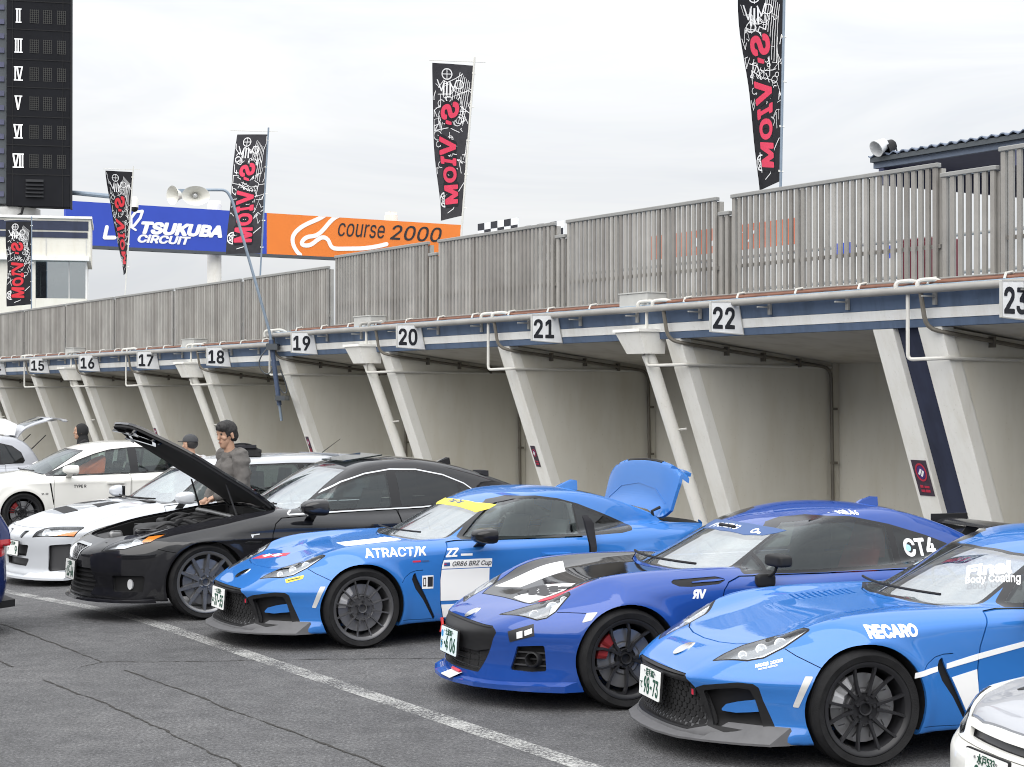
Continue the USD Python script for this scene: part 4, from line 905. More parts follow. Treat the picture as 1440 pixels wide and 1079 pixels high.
        dH = (-.50, -.68, .54)
        A, B = q(oblique(hl, dH, .008)), q(oblique(hl, dH, .006, grow=-.011))
        a = C.take(A); Hh = obj('headlight', a ^ B, 'lamp_glass', t); obj('headlight_bezel', a - B, 'trim_black', Hh)
        Hd = q(oblique(hl, dH, .006, grow=-.004))
        inlay(C, 'headlight_tub', Hd, 'lamp_dark', (-.035, -.047), Hh)
        dl = np.array(hl); low = np.vstack([dl[[0, 9, 8, 7, 6]], dl[[6, 7, 8, 9, 0]] + np.array([-.012, .012, .022])])
        inlay(C, 'daylight_strip', q(oblique([tuple(v) for v in low], dH)), 'lamp_silver', (-.022, -.036), Hh)
        for (cx, cy, cz), rr in (((.455, -.615, .655), .030), ((.36, -.575, .625), .026), ((.27, -.53, .590), .02)):
            n_ = np.array(dH) / np.linalg.norm(dH); c0 = np.array([cx, cy, cz]) - n_ * .052
            lm = cat(lathe([(rr * .2, 0), (rr, .022), (rr + .004, .022), (rr * .5, -.012), (.001, -.012), (.001, 0)], 24, 'z'), trimesh.creation.icosphere(2, rr * .55))
            R = np.eye(4); dd, u1, u2 = dirframe(dH); R[:3, 0], R[:3, 1], R[:3, 2], R[:3, 3] = u1, u2, dd, c0; lm.apply_transform(R)
            if sgn == -1: lm.vertices[:, 1] *= -1; lm.invert()
            obj('headlight_lamp', lm, 'lamp_silver', Hh, smooth=40)
        mk = [(.508, -.83, .499), (.548, -.845, .499), (.478, -.81, .331), (.45, -.795, .334)]
        C.decal(q(oblique(mk, (-.5, -.85, .05), .006)), 'reflector_pale', 'side_marker')
        # side vent behind the wheel
        vt = spoly(np.array([(1.262, .52), (1.272, .555), (1.292, .575), (1.312, .52), (1.39, .375), (1.478, .205), (1.466, .18), (1.361, .356), (1.293, .446)]), .006)
        V = side(vt) if sgn == 1 else mirror(side(vt)); C.carve(V); inlay(C, 'fender_vent', V, 'trim_black', (-.016, -.019))
    seam(C, lambda g: both(g), [(1.17, .50), (1.20, .54), (1.25, .575), (1.30, .588), (1.36, .590)], .005); seam(C, lambda g: both(g), [(1.19, .20), (1.33, .197), (1.455, .195)], .004)
    for q in (lambda m: m, mirror):
        d, ux, uy = dirframe((-.5, -.8, .3)); p = np.array([(.455, -.69, .625), (.50, -.74, .59), (.60, -.86, .535)]); o = p.mean(0)
        C.carve(q(prism(LineString(np.stack([(p - o) @ ux, (p - o) @ uy], 1)).buffer(.0025), d, (-.1, .1), o, ux, uy)))
    obj('front_skirt', C.take(M(bx(-.2, .30, -.72, .72, .0, .212))), 'lip_grey', t)
    # bonnet, door, boot panels
    hg = spoly([(.262, 0), (.275, -.2), (.31, -.36), (.375, -.50), (.60, -.645), (.76, -.652), (1.05, -.655), (1.30, -.652), (1.50, -.635), (1.575, -.615), (1.46, -.42), (1.39, -.2), (1.365, 0), (1.39, .2), (1.46, .42), (1.575, .615), (1.5, .635), (1.3, .652), (1.05, .655), (.76, .652), (.60, .645), (.375, .50), (.31, .36), (.275, .2)])
    if which == 2:      # louvres pressed into the bonnet
        lou = [(1.02 + .035 * i, -.42 - .006 * i) for i in range(10)]
        for q in (1, -1):
            for i in range(11):
                x = .98 + .037 * i; C.carve(top(Polygon([(x, q * .30), (x + .016, q * .30), (x + .03, q * .47), (x + .014, q * .47)]), .70, 1.0))
    H = car_panel(C, 'bonnet', lambda g: top(g, .56, .95), hg, P)
    dp = spoly([(1.60, .795), (1.56, .72), (1.525, .62), (1.513, .50), (1.518, .33), (1.545, .20), (1.58, .172), (2.58, .172), (2.66, .20), (2.74, .33), (2.80, .52), (2.825, .66), (2.825, .803), (2.3, .801), (1.69, .803)], .012)
    D = car_panel(C, 'door', side, dp, P, move=mv); car_panel(C, 'door', lambda g: mirror(side(g)), dp, P)
    hp = [(2.40, -.868, .664), (2.40, -.868, .690), (2.66, -.868, .688), (2.67, -.868, .662)]
    hd = hull([(x, y + dy, z) for x, y, z in hp for dy in (0, .03)] + [(2.44, -.888, .672), (2.62, -.888, .672), (2.44, -.888, .683), (2.62, -.888, .682)])
    if mv is not None: hd = xf(hd, np.vstack([mv, [0, 0, 0, 1]]))
    if D is not None: obj('door_handle', hd, P, D, smooth=40)
    bl = spoly([(3.80, 0), (3.78, -.3), (3.72, -.50), (3.80, -.60), (4.05, -.62), (4.17, -.60), (4.19, 0), (4.17, .60), (4.05, .62), (3.80, .60), (3.72, .50), (3.78, .3)])
    if which == 1:
        reg = top(bl.buffer(-.003), .76, 1.2) + M(bx(4.04, 4.4, -.46, .46, .66, 1.2)); lid = (C.O - shifted(C.K, -.03)) ^ reg; C.carve(top(bl, .76, 1.2) + M(bx(4.03, 4.41, -.463, .463, .657, 1.2)))
        an = math.radians(-76); hx, hz = 3.74, .93; c_, s_ = math.cos(an), math.sin(an); RL = np.array([[c_, 0, s_, hx - (c_ * hx + s_ * hz)], [0, 1, 0, 0], [-s_, 0, c_, hz - (-s_ * hx + c_ * hz)]])
        OL = obj('open_boot_lid', lid.transform(RL), P, t, label='boot lid swung up'); ly = (shifted(C.O, .004) - C.O)
        obj('brake_light', (ly ^ M(bx(4.1, 4.4, -.30, .30, .862, .885))).transform(RL), 'trim_black', OL); obj('boot_badge', (ly ^ prism(aff.scale(shapely.Point(0, .79).buffer(.03), 1.6, 1), (1, 0, 0), (4.0, 4.5), ux=(0, 1, 0), uy=(0, 0, 1))).transform(RL), 'chrome', OL)
        obj('boot_crease', (ly ^ top(LineString([(3.86, -.50), (3.98, -.30), (4.02, 0), (3.98, .30), (3.86, .50)]).buffer(.004), .8, 1.2)).transform(RL), P, OL)
        for y in (-.5, .5): obj('boot_hinge', tube([(3.70, y, .86), (3.68, y, .97), (3.76, y, 1.0)], .014, 6), 'trim_black', OL)
    else: car_panel(C, 'boot_lid', lambda g: top(g, .72, 1.2), bl, P)
    # badge, lip, mirrors, wipers, fin
    bd = aff.scale(shapely.Point(0, .545).buffer(.03), 1.75, 1.0); C.decal(front(bd, -.2, .4), 'chrome', 'badge', th=.006)
    ys = np.linspace(-.80, .80, 41)
    secs = []
    for y in ys:
        a = abs(y); x = float(np.interp(a, [0, .2, .4, .55, .7, .8], [-.062, -.05, .0, .10, .235, .36])); k = 1 - .25 * (a / .8) ** 2
        lift = .012 * (a / .8) ** 2
        secs.append([(x - .055 * k, y, .118 + lift), (x - .057 * k, y, .130 + lift), (x + .01, y, .150 + lift), (x + .075, y, .205 + (.02 if a > .52 else -.03)), (x + .12, y, .118 + lift)])
    lip = cat([hull(secs[i] + secs[i + 1]) for i in range(40)])
    obj('front_lip', lip, 'lip_grey', t, smooth=25)
    for s in (-1,):
        mirror_part(t, 1.84, s * .865, .85, 'trim_gloss', s=s, sx=.15, sy=.19, sz=.125)
    for y0, y1 in ((.10, -.46), (.55, .0)):
        L = [(1.44 + .30 * yy * yy, yy, .845 + .01) for yy in np.linspace(y0, y1, 7)]
        obj('wiper', tube([(x, y, z + .004) for x, y, z in L], .008, 6), 'trim_black', t)
    fin_ = hull([(2.98, -.03, 1.165), (2.98, .03, 1.165), (3.20, -.022, 1.10), (3.20, .022, 1.10), (3.14, -.006, 1.235), (3.14, .006, 1.235), (3.20, -.006, 1.225), (3.20, .006, 1.225), (3.06, -.012, 1.205), (3.06, .012, 1.205)])
    obj('roof_fin', fin_, P, t, smooth=40)
    obj('cowl', C.skin ^ top(Polygon([(1.3, -.64), (1.62, -.70), (1.62, .70), (1.3, .64)]), .7, .8), 'trim_black', t) if False else None
    # decals
    if which == 1:
        C.decal(sdec(aff.translate(text_poly('ATRACT/K', .062, bold=3, shear=.2, width=.53), .87, .708)), 'decal_white', 'lettering', label='white sponsor lettering on the wing')
        C.decal(sdec(sbox(1.27, .655, 1.34, .668)), 'decal_red', 'decal'); C.decal(sdec(sbox(1.345, .655, 1.41, .668)), 'decal_navy', 'decal')
        C.decal(sdec(sbox(1.352, .44, 1.45, .545)), 'decal_white', 'decal'); C.decal(sdec(unary_union([sbox(1.40, .455, 1.445, .535), sbox(1.36, .46, 1.385, .53).difference(sbox(1.366, .47, 1.379, .52))])), 'decal_black', 'decal', th=.0036)
        dm = lambda m: m
        def dd(g, m, th=.0022, nm='door_decal'):
            ly = iso_th(C, th)
            a = (ly ^ side(g.intersection(dp.buffer(-.004)))) - C.O; a = a.transform(mv); obj(nm, a, m, t)
        dd(sbox(1.50, .335, 1.94, .585), 'decal_white'); dd(sbox(1.50, .592, 1.96, .662), 'decal_white'); dd(sbox(1.50, .20, 1.94, .305), 'decal_white')
        dd(aff.translate(text_poly('GR86 BRZ Cup', .036, bold=2, shear=.25, width=.34), 1.61, .610), 'decal_black', .0036, 'door_lettering'); dd(sbox(1.545, .612, 1.595, .642), 'decal_navy', .0036)
        dd(sbox(1.545, .625, 1.565, .632), 'decal_red', .0048)
        dd(aff.translate(text_poly('ZZ', .062, bold=5, shear=.3, width=.115), 1.555, .688), 'decal_white', .0022, 'door_lettering'); dd(sbox(1.69, .690, 1.79, .708), 'decal_white')
        ys_ = top(Polygon([(1.995, -.47), (2.09, -.53), (2.16, -.53), (2.075, -.30), (2.05, 0), (2.075, .3), (2.16, .53), (2.09, .53), (1.97, .30), (1.945, 0), (1.97, -.3)]), .9, 1.5)
        C.decal(ys_, 'decal_yellow', 'sun_strip', label='yellow strip along the top of the windscreen'); C.decal(top(aff.translate(aff.rotate(text_poly('Cup Car', .05, bold=3), -90, origin=(0, 0)), 2.0, .12), .9, 1.5), 'decal_navy', 'lettering', th=.0036)
        C.decal(oblique([(.29, -.635, .545), (.30, -.645, .512), (.42, -.70, .545), (.43, -.695, .575)], (-.6, -.75, .25), .002), 'decal_yellow', 'decal')
        C.decal(oblique([(.315, -.645, .537), (.317, -.647, .530), (.40, -.692, .552), (.40, -.690, .560)], (-.6, -.75, .25)), 'decal_black', 'decal', th=.0036)
        C.decal(top(Polygon([(.33, .36), (.42, .36), (.56, .05), (.50, -.02), (.38, .18)]), .5, .9), 'decal_red', 'decal'); C.decal(top(unary_union([sbox(.40, .22, .46, .30), sbox(.44, .08, .50, .18)]), .5, .9), 'decal_white', 'decal', th=.0036)
        C.decal(top(Polygon([(.95, .02), (1.36, -.02), (1.40, -.30), (1.1, -.36), (.92, -.28)]), .6, 1), 'decal_white', 'decal')
        hk = xf(lathe([(.028, -.006), (.040, -.006), (.040, .006), (.028, .006)], 24), (-.0, 0, 0)); obj('tow_hook', cat(xf(hk, rotm((0, 0, 1), 40), (.20, .62, .155)), tube([(.23, .62, .20), (.20, .62, .18)], .012, 8)), 'hook_red', t)
        hk2 = tube([(1.52, -.86, .205), (1.52, -.875, .15), (1.50, -.885, .10), (1.545, -.885, .095), (1.545, -.87, .15)], .013, 8); obj('tow_strap', hk2, 'hook_red', t)
        # dark belt webbing hanging out of the door
        obj('belt', cat(hull([(2.80, -.84, .98), (2.86, -.83, .98), (2.80, -.90, .93), (2.88, -.90, .92), (2.84, -.925, .72), (2.90, -.92, .72), (2.84, -.90, .72)]), hull([(2.84, -.925, .72), (2.90, -.92, .72), (2.86, -.92, .52), (2.895, -.92, .52), (2.86, -.90, .52), (2.89, -.90, .52), (2.84, -.90, .72)])), 'seat_dark', t, smooth=60)
    else:
        C.decal(sdec(aff.translate(text_poly('RECARO', .055, bold=6, width=.29), .855, .693)), 'decal_white', 'lettering', label='white brand lettering on the wing')
        C.decal(sdec(unary_union([Polygon([(1.12, .468), (1.266, .497), (1.265, .525), (1.12, .498)]), Polygon([(1.32, .508), (1.512, .548), (1.512, .582), (1.32, .537)]), Polygon([(1.513, .55), (2.6, .775), (2.6, .80), (1.513, .582)])])), 'decal_white', 'decal')
        C.decal(sdec(Polygon([(1.352, .461), (1.508, .497), (1.534, .265), (1.505, .20), (1.485, .205)])), 'decal_white', 'decal')
        C.decal(oblique([(.305, -.645, .540), (.305, -.646, .518), (.445, -.705, .553), (.445, -.704, .575)], (-.6, -.75, .25)) ^ oblique_text('Moda Sport', (.306, -.646, .520), (.445, -.705, .556), .026, (-.6, -.75, .25)), 'decal_white', 'lettering')
        C.decal(oblique_text('RACING SERVICE', (.325, -.656, .508), (.42, -.697, .532), .009, (-.6, -.75, .25)), 'decal_white', 'lettering')
        def glass_text(tx, o, wd, up, bold):      # sticker that follows the curve of the windscreen
            g = text_poly(tx, 1.0, bold=bold); q = g.bounds; g = aff.affine_transform(aff.translate(g, -q[0], 0), [wd / (q[2] - q[0]) * .65, up[0], -wd / (q[2] - q[0]) * .76, up[1], o[0], o[1]]); return top(g.buffer(0), .8, 1.4)
        C.decal(glass_text('Final', (1.765, -.285), .27, (.062, .098), 5), 'decal_white', 'lettering', label='large white lettering on the windscreen'); C.decal(glass_text('Body Coating', (1.722, -.352), .32, (.034, .058), 2), 'decal_white', 'lettering')
    C.decal(front(sbox(-.40, .335, -.352, .375), -.1, .2), 'trim_black', 'badge') if False else None
    gb = obj('grille_badge', bx(.045, .06, -.405, -.350, .345, .385, .004), 'decal_black', t); obj('badge_mark', bx(.0425, .0448, -.400, -.375, .35, .38), 'decal_red', gb)
    # finish the skin
    C.finish()
    # inside
    obj('dashboard', hull([(1.55, y, z) for y in (-.62, .62) for z in (.70, .785)] + [(1.95, y, z) for y in (-.60, .60) for z in (.60, .80)]), 'dash_dark', t, smooth=40)
    obj('roll_bar', tube(bend([(3.05, -.50, .4), (2.98, -.46, 1.02), (2.98, .46, 1.02), (3.05, .50, .4)], .15), .02, 8), 'seat_dark', t, smooth=40) if which == 2 else None
    for y in (-.36, .36): seat(t, 2.55, y, 'seat_grey' if which == 1 else 'seat_dark', .36)
    steering(t, 2.03, .36, .78)
    rm = 'rim_gunmetal' if which == 1 else 'rim_black'; st = 'thin_twelve' if which == 1 else 'twelve'
    for x in (.85, 3.42):
        for s in (-1, 1): make_wheel(t, x, s * .765, .314, .225, st, .250, rm, 'caliper_silver', 'lug_steel' if False else 'rim_black', face=s, rot=5, turn=0, drilled=which == 2)
    plate(t, -.068, .375 - .02, [('岩手302', 'て', '98-73'), ('つくば302', 'ね', '37-55')][0 if which == 2 else 1])
    return C
def to_plain(m): return trimesh.Trimesh(*to_arrays(m)[:2], process=False)
def iso_th(C, th):
    if not hasattr(C, 'ths'): C.ths = {}
    if th not in C.ths: C.ths[th] = shifted(C.O, th)
    return C.ths[th]
def oblique_text(text, a, b, h, d, bold=4):
    """Lettering from point a to point b, seen from direction d."""
    d, ux, uy = dirframe(d); a, b = np.array(a, float), np.array(b, float)
    p = np.array([(b - a) @ ux, (b - a) @ uy]); L = np.hypot(*p); g = text_poly(text, h, bold=bold, width=L, shear=.15)
    g = aff.rotate(g, math.degrees(math.atan2(p[1], p[0])), origin=(0, 0))
    return prism(g, d, (-.1, .1), a, ux, uy)
def pose_wheel(px, bottom, rz, xw=.85, yw=-.86):
    """Places a car from where its near front tyre stands (surveyed in the photograph)."""
    D = FPX * CAM_H / (bottom - 556); X = (px - 720) / FPX * D; c, s = math.cos(math.radians(rz)), math.sin(math.radians(rz))
    return (X - (c * xw - s * yw), D - (s * xw + c * yw), rz)
CAR5 = make_coupe('coupe_car', 'sky blue coupe in front with a white diagonal side stripe and black wheels', pose_wheel(1219, 1080.3, 15), 2)
CAR3 = make_coupe('coupe_car', 'sky blue coupe with open boot lid, white door panel and yellow windscreen strip', pose_wheel(511, 912, 26), 1)
# ---------------------------------------------------------------- the dark blue coupe with the black bonnet
paint('paint_dark_blue', (0.013, 0.056, 0.26), metal=0.2, flake=0.25, rough=0.38)
paint('paint_black', (0.006, 0.006, 0.007), metal=0.0, flake=0.0, rough=0.4)
def make_old_coupe(name, label, pose):
    C = Car(name, label, coupe_F('old'), (-.12, -.95, .08), (4.3, .95, 1.32), .022, pose, 'paint_dark_blue')
    t = C.t; P = 'paint_dark_blue'
    C.carve(wells([(.85, .318), (3.42, .318)])); underbody(C, wells([(.85, .318), (3.42, .318)], .352, .50), (1.75, 3.2, .66, .28), .78)
    ws = spoly([(1.41, 0), (1.435, -.25), (1.50, -.48), (1.58, -.62), (2.14, -.49), (2.09, -.30), (2.06, 0), (2.09, .30), (2.14, .49), (1.58, .62), (1.50, .48), (1.435, .25)], .02)
    a = C.take(top(ws, .74, 1.5)); inner = top(ws.buffer(-.026), .74, 1.5)
    W = obj('windshield', a ^ inner, 'screen_glass', t); obj('windshield_border', a - inner, 'trim_gloss', W)
    sw = spoly([(1.69, .812), (1.81, .898), (2.0, 1.035), (2.196, 1.13), (2.40, 1.162), (2.63, 1.156), (2.92, 1.098), (3.22, 1.012), (3.38, .955), (3.46, .905), (3.36, .855), (3.01, .818), (2.25, .804)], .012)
    dg = sw.buffer(-.02).intersection(sbox(1.9, .7, 2.885, 1.4)); tg = sw.buffer(-.02).intersection(sbox(1.2, .7, 1.875, 1.4)); qg = sw.buffer(-.02).intersection(sbox(2.94, .7, 3.6, 1.4))
    fr = C.take(both(sw)); obj('window_frame', fr - both(unary_union([dg, qg, tg])), 'trim_gloss', t)
    far = M(bx(0, 5, .2, 1.2, 0, 2))
    for nm, g, m in (('door_window', dg, 'mid_glass'), ('corner_window', tg, 'mid_glass'), ('quarter_window', qg, 'dark_glass')):
        obj(nm, fr ^ side(g), m, t); obj(nm, fr ^ both(g) ^ far, m, t)
    rw = spoly([(2.98, 0), (3.0, -.40), (3.06, -.49), (3.68, -.42), (3.76, -.25), (3.78, 0), (3.76, .25), (3.68, .42), (3.06, .49), (3.0, .40)], .02)
    obj('rear_window', C.take(top(rw, .8, 1.5)), 'dark_glass', t)
    gl = spoly([(-.45, .512), (-.485, .49), (-.50, .472), (-.42, .325), (-.35, .205), (.35, .205), (.42, .325), (.50, .472), (.485, .49), (.45, .512)], .015)
    C.carve(front(gl, -.3, .45))
    up = gl.intersection(Polygon([(-.6, .395), (-.3, .33), (.3, .33), (.6, .395), (.6, .6), (-.6, .6)]))
    inlay(C, 'grille_panel', front(up.buffer(-.004), -.3, .45), 'trim_black', (-.008, -.04))
    lo_ = gl.difference(up); bars = unary_union([sbox(-.5, z, .5, z + .012) for z in (.225, .262, .30)] + [sbox(y - .005, .2, y + .005, .34) for y in np.linspace(-.4, .4, 9)])
    inlay(C, 'grille_bars', front(lo_.intersection(bars), -.3, .45), 'grille_black', (-.03, -.05))
    inlay(C, 'grille_frame', front(gl.difference(gl.buffer(-.012)), -.3, .45), 'trim_black', (-.003, -.05))
    for s in (1, -1):
        q = (lambda m: m) if s == 1 else mirror
        dF = (-.72, -.68, .1)
        fg = [(.20, -.605, .396), (.25, -.655, .402), (.335, -.73, .410), (.345, -.735, .25), (.27, -.665, .24), (.165, -.565, .245)]
        O_ = q(oblique(fg, dF, .012)); C.carve(O_); inlay(C, 'fog_recess', O_, 'trim_black', (-.06, -.075))
        for k in range(3):
            z = .275 + .04 * k; inlay(C, 'fog_bar', q(oblique([(.15, -.55, z), (.36, -.745, z), (.36, -.745, z + .010), (.15, -.55, z + .010)], dF)) ^ O_, 'grille_black', (-.035, -.05))
        d_ = np.array(dF) / np.linalg.norm(dF); d_ = d_ * [1, 1 if s == 1 else -1, 1]; c0 = np.array([.285, -.675 * s, .318])
        tb = lathe([(.036, -.05), (.046, -.05), (.048, .05), (.040, .056), (.036, .05)], 28, 'z'); R = np.eye(4); dd, u1, u2 = dirframe(d_); R[:3, 0], R[:3, 1], R[:3, 2], R[:3, 3] = u1, u2, dd, c0 - d_ * .02
        tb.apply_transform(R); obj('fog_duct', tb, 'trim_black', t, smooth=40)
        dH = (-.50, -.68, .54)
        hl = [(.155, -.335, .564), (.22, -.405, .598), (.33, -.475, .645), (.45, -.555, .695), (.555, -.615, .722), (.553, -.645, .702), (.425, -.71, .613), (.365, -.70, .572), (.309, -.669, .558), (.272, -.615, .567), (.23, -.53, .572)]
        A, B = q(oblique(hl, dH, .008)), q(oblique(hl, dH, .006, grow=-.010))
        a = C.take(A); Hh = obj('headlight', a ^ B, 'lamp_glass', t); obj('headlight_bezel', a - B, 'trim_black', Hh)
        inlay(C, 'headlight_tub', q(oblique(hl, dH, .006, grow=-.004)), 'lamp_silver', (-.045, -.058), Hh)
        dk = [(.24, -.50, .60), (.33, -.55, .65), (.42, -.62, .66), (.38, -.68, .60), (.30, -.64, .575)]
        inlay(C, 'headlight_shade', q(oblique(dk, dH, .01)), 'lamp_dark', (-.03, -.044), Hh)
        for (cx, cy, cz), rr in (((.42, -.635, .645), .036), ((.31, -.60, .60), .028), ((.50, -.63, .69), .02)):
            n_ = np.array(dH) / np.linalg.norm(dH); c0 = np.array([cx, cy, cz]) - n_ * .045
            lm = cat(lathe([(rr * .2, 0), (rr, .022), (rr + .004, .022), (rr * .5, -.012), (.001, -.012), (.001, 0)], 24, 'z'), trimesh.creation.icosphere(2, rr * .55))
            R = np.eye(4); dd, u1, u2 = dirframe(dH); R[:3, 0], R[:3, 1], R[:3, 2], R[:3, 3] = u1, u2, dd, c0; lm.apply_transform(R)
            if s == -1: lm.vertices[:, 1] *= -1; lm.invert()
            obj('headlight_lamp', lm, 'lamp_silver', Hh, smooth=40)
        C.decal(q(oblique([(.547, -.833, .556), (.585, -.82, .615), (.65, -.85, .622), (.605, -.855, .573)], (-.4, -.9, .1), .004)), 'reflector_pale', 'side_marker')
        vt = spoly([(1.165, .782), (1.20, .798), (1.50, .808), (1.575, .790), (1.50, .762), (1.30, .752), (1.22, .757)], .008)
        V = side(vt) if s == 1 else mirror(side(vt)); V = V ^ M(bx(0, 5, -1.2, -.66, 0, 2) if s == 1 else bx(0, 5, .66, 1.2, 0, 2))
        a = C.take(V); fin = spoly([(1.26, .776), (1.50, .782), (1.575, .792), (1.50, .793), (1.40, .789)], .002)
        F_ = side(fin) if s == 1 else mirror(side(fin)); vo = obj('fender_vent', (a - F_).translate((0, .006 * s, 0)), 'trim_black', t); obj('vent_fin', (a ^ F_).translate((0, -.003 * s, 0)), P, vo)
    for q in (lambda m: m, mirror):
        d, ux, uy = dirframe((-.5, -.8, .3)); p = np.array([(.43, -.715, .612), (.50, -.76, .612), (.62, -.87, .618)]); o = p.mean(0)
        C.carve(q(prism(LineString(np.stack([(p - o) @ ux, (p - o) @ uy], 1)).buffer(.0025), d, (-.1, .1), o, ux, uy)))
    hg = spoly([(.33, 0), (.315, .2), (.30, .36), (.36, .44), (.47, .535), (.64, .60), (.80, .615), (1.05, .618), (1.35, .615), (1.565, .605), (1.45, .42), (1.385, .2), (1.365, 0), (1.385, -.2), (1.45, -.42), (1.565, -.605), (1.35, -.615), (1.05, -.618), (.80, -.615), (.64, -.60), (.47, -.535), (.36, -.44), (.345, -.36), (.34, -.2)])
    H = car_panel(C, 'bonnet', lambda g: top(g, .56, .95), hg, 'paint_black', label='black bonnet with red and white stickers')
    hd = hg.buffer(-.012)
    def hdec(g, m, nm='bonnet_sticker', th=.0022): C.decal(top(g.intersection(hd), .5, 1.0), m, nm, H, th=th)
    hdec(Polygon([(.36, -.50), (.43, -.42), (.70, -.47), (1.0, -.50), (1.3, -.49), (1.55, -.45), (1.57, -.52), (1.3, -.545), (1.0, -.565), (.72, -.545), (.50, -.53)]), 'decal_red')
    hdec(Polygon([(.34, -.40), (.36, -.10), (.62, -.05), (.72, -.30), (.60, -.40)]), 'decal_white', 'bonnet_sticker', .0022)
    hdec(aff.translate(aff.rotate(text_poly('SSE', .14, bold=9, shear=.2, width=.42), -78, origin=(0, 0)), .42, .02), 'decal_black', 'bonnet_lettering', .0036)
    hdec(Polygon([(.86, -.37), (1.34, -.40), (1.35, -.445), (.84, -.455)]), 'decal_white'); hdec(aff.translate(aff.rotate(text_poly('RACING TEAM', .055, bold=2, width=.42), 182, origin=(0, 0)), 1.31, -.395), 'decal_black', 'bonnet_lettering', .0036)
    hdec(Polygon([(.42, .44), (.95, .50), (.85, .20), (.50, .15)]), 'decal_white')
    dp = spoly([(1.672, .802), (1.575, .772), (1.535, .73), (1.512, .65), (1.515, .50), (1.520, .33), (1.545, .20), (1.58, .172), (2.62, .172), (2.72, .22), (2.82, .40), (2.89, .60), (2.915, .72), (2.92, .808), (2.3, .799), (1.80, .80)], .012)
    D = car_panel(C, 'door', side, dp, P); car_panel(C, 'door', lambda g: mirror(side(g)), dp, P)
    hd2 = hull([(x, y, z) for x in (2.46, 2.72) for y in (-.858, -.885) for z in (.675, .70)]); obj('door_handle', hd2, P, D)
    bl = spoly([(3.85, 0), (3.83, -.3), (3.76, -.50), (3.84, -.60), (4.05, -.62), (4.17, -.60), (4.19, 0), (4.17, .60), (4.05, .62), (3.84, .60), (3.76, .50), (3.83, .3)])
    car_panel(C, 'boot_lid', lambda g: top(g, .72, 1.2), bl, P)
    C.decal(front(aff.scale(shapely.Point(0, .545).buffer(.026), 1.9, 1.0), -.2, .4), 'chrome', 'badge', th=.006)
    ys = np.linspace(-.84, .84, 43); secs = []
    for y in ys:
        a = abs(y); x = float(np.interp(a, [0, .2, .4, .55, .7, .8, .86], [-.052, -.032, .028, .12, .25, .38, .50])); k = 1 - .5 * (a / .84) ** 2; up_ = .015 * (a / .84) ** 2
        secs.append([(x - .060 * k, y, .125), (x - .062 * k, y, .15 + up_), (x + .015, y, .165 + up_), (x + .06, y, .175 + up_), (x + .10, y, .125)])
    obj('front_lip', cat([hull(secs[i] + secs[i + 1]) for i in range(42)]), P, t, smooth=25)
    obj('lip_sticker', hull([(-.117, y, z) for y in (-.02, -.20) for z in (.152, .158)] + [(-.03, y, .185) for y in (-.02, -.20)]), 'decal_white', t); obj('lip_sticker', hull([(-.055, y, .188) for y in (-.03, -.19)] + [(-.04, y, .20) for y in (-.03, -.19)] + [(-.03, y, .188) for y in (-.03, -.19)]), 'decal_red', t)
    for s in (-1,):
        m_ = obj('mirror', cat(xf(blob(0, 0, 0, .055, .115, .04, .45), (1.875, s * .94, .912))), 'trim_black', t, smooth=40)
        obj('mirror_base', cat(blob(1.83, s * .845, .775, .07, .03, .045, .5), tube(bend([(1.84, s * .86, .80), (1.86, s * .92, .83), (1.875, s * .93, .89)], .03), .010, 8)), 'trim_black', m_, smooth=40)
    for y0, y1 in ((.10, -.48), (.56, .0)): obj('wiper', tube([(1.44 + .30 * yy * yy, yy, .862) for yy in np.linspace(y0, y1, 7)], .009, 6), 'trim_black', t)
    obj('roof_fin', hull([(2.98, -.03, 1.175), (2.98, .03, 1.175), (3.20, -.022, 1.13), (3.20, .022, 1.13), (3.14, -.006, 1.25), (3.14, .006, 1.25), (3.20, -.006, 1.245), (3.20, .006, 1.245), (3.06, -.012, 1.225), (3.06, .012, 1.225)]), P, t, smooth=40)
    # stickers
    C.decal(sdec(aff.translate(text_poly('ЯV', .050, bold=6, shear=.18, width=.10), 1.30, .682)), 'decal_white', 'lettering', label='white letters on the front wing')
    C.decal(side(aff.translate(text_poly('CT4', .105, bold=4, width=.28), 2.985, .885)) ^ M(bx(2.9, 3.6, -1, -.3, .8, 1.1)), 'decal_white', 'lettering', label='large white class letters on the rear side window')
    C.decal(side(shapely.Point(3.03, .935).buffer(.022)), 'decal_pale_blue', 'decal', th=.004)
    rt = side(unary_union([aff.translate(aff.rotate(text_poly('Air-Kai.46', .028, bold=3, width=.24), -5, origin=(0, 0)), 2.47, 1.182), aff.rotate(sbox(2.40, 1.188, 2.46, 1.214), -5, origin=(2.4, 1.188))]), -.75, -.46)
    C.decal(rt, 'decal_white', 'lettering', label='small white lettering along the roof edge')
    C.decal(oblique([(.15, -.565, .487), (.288, -.668, .542), (.285, -.692, .468), (.16, -.578, .42)], (-.65, -.75, .1), .003), 'decal_black', 'decal')
    C.decal(oblique([(.195, -.61, .485), (.225, -.635, .497), (.225, -.64, .455), (.195, -.615, .445)], (-.65, -.75, .1)) + oblique([(.235, -.645, .497), (.275, -.672, .515), (.275, -.68, .485), (.235, -.65, .465)], (-.65, -.75, .1)), 'decal_white', 'decal', th=.0036)
    st = top(Polygon([(2.03, -.44), (2.10, -.50), (2.16, -.535), (2.095, -.30), (2.065, 0), (2.095, .30), (2.16, .535), (2.08, .50), (1.96, .30), (1.93, 0), (1.96, -.3)]), .9, 1.5)
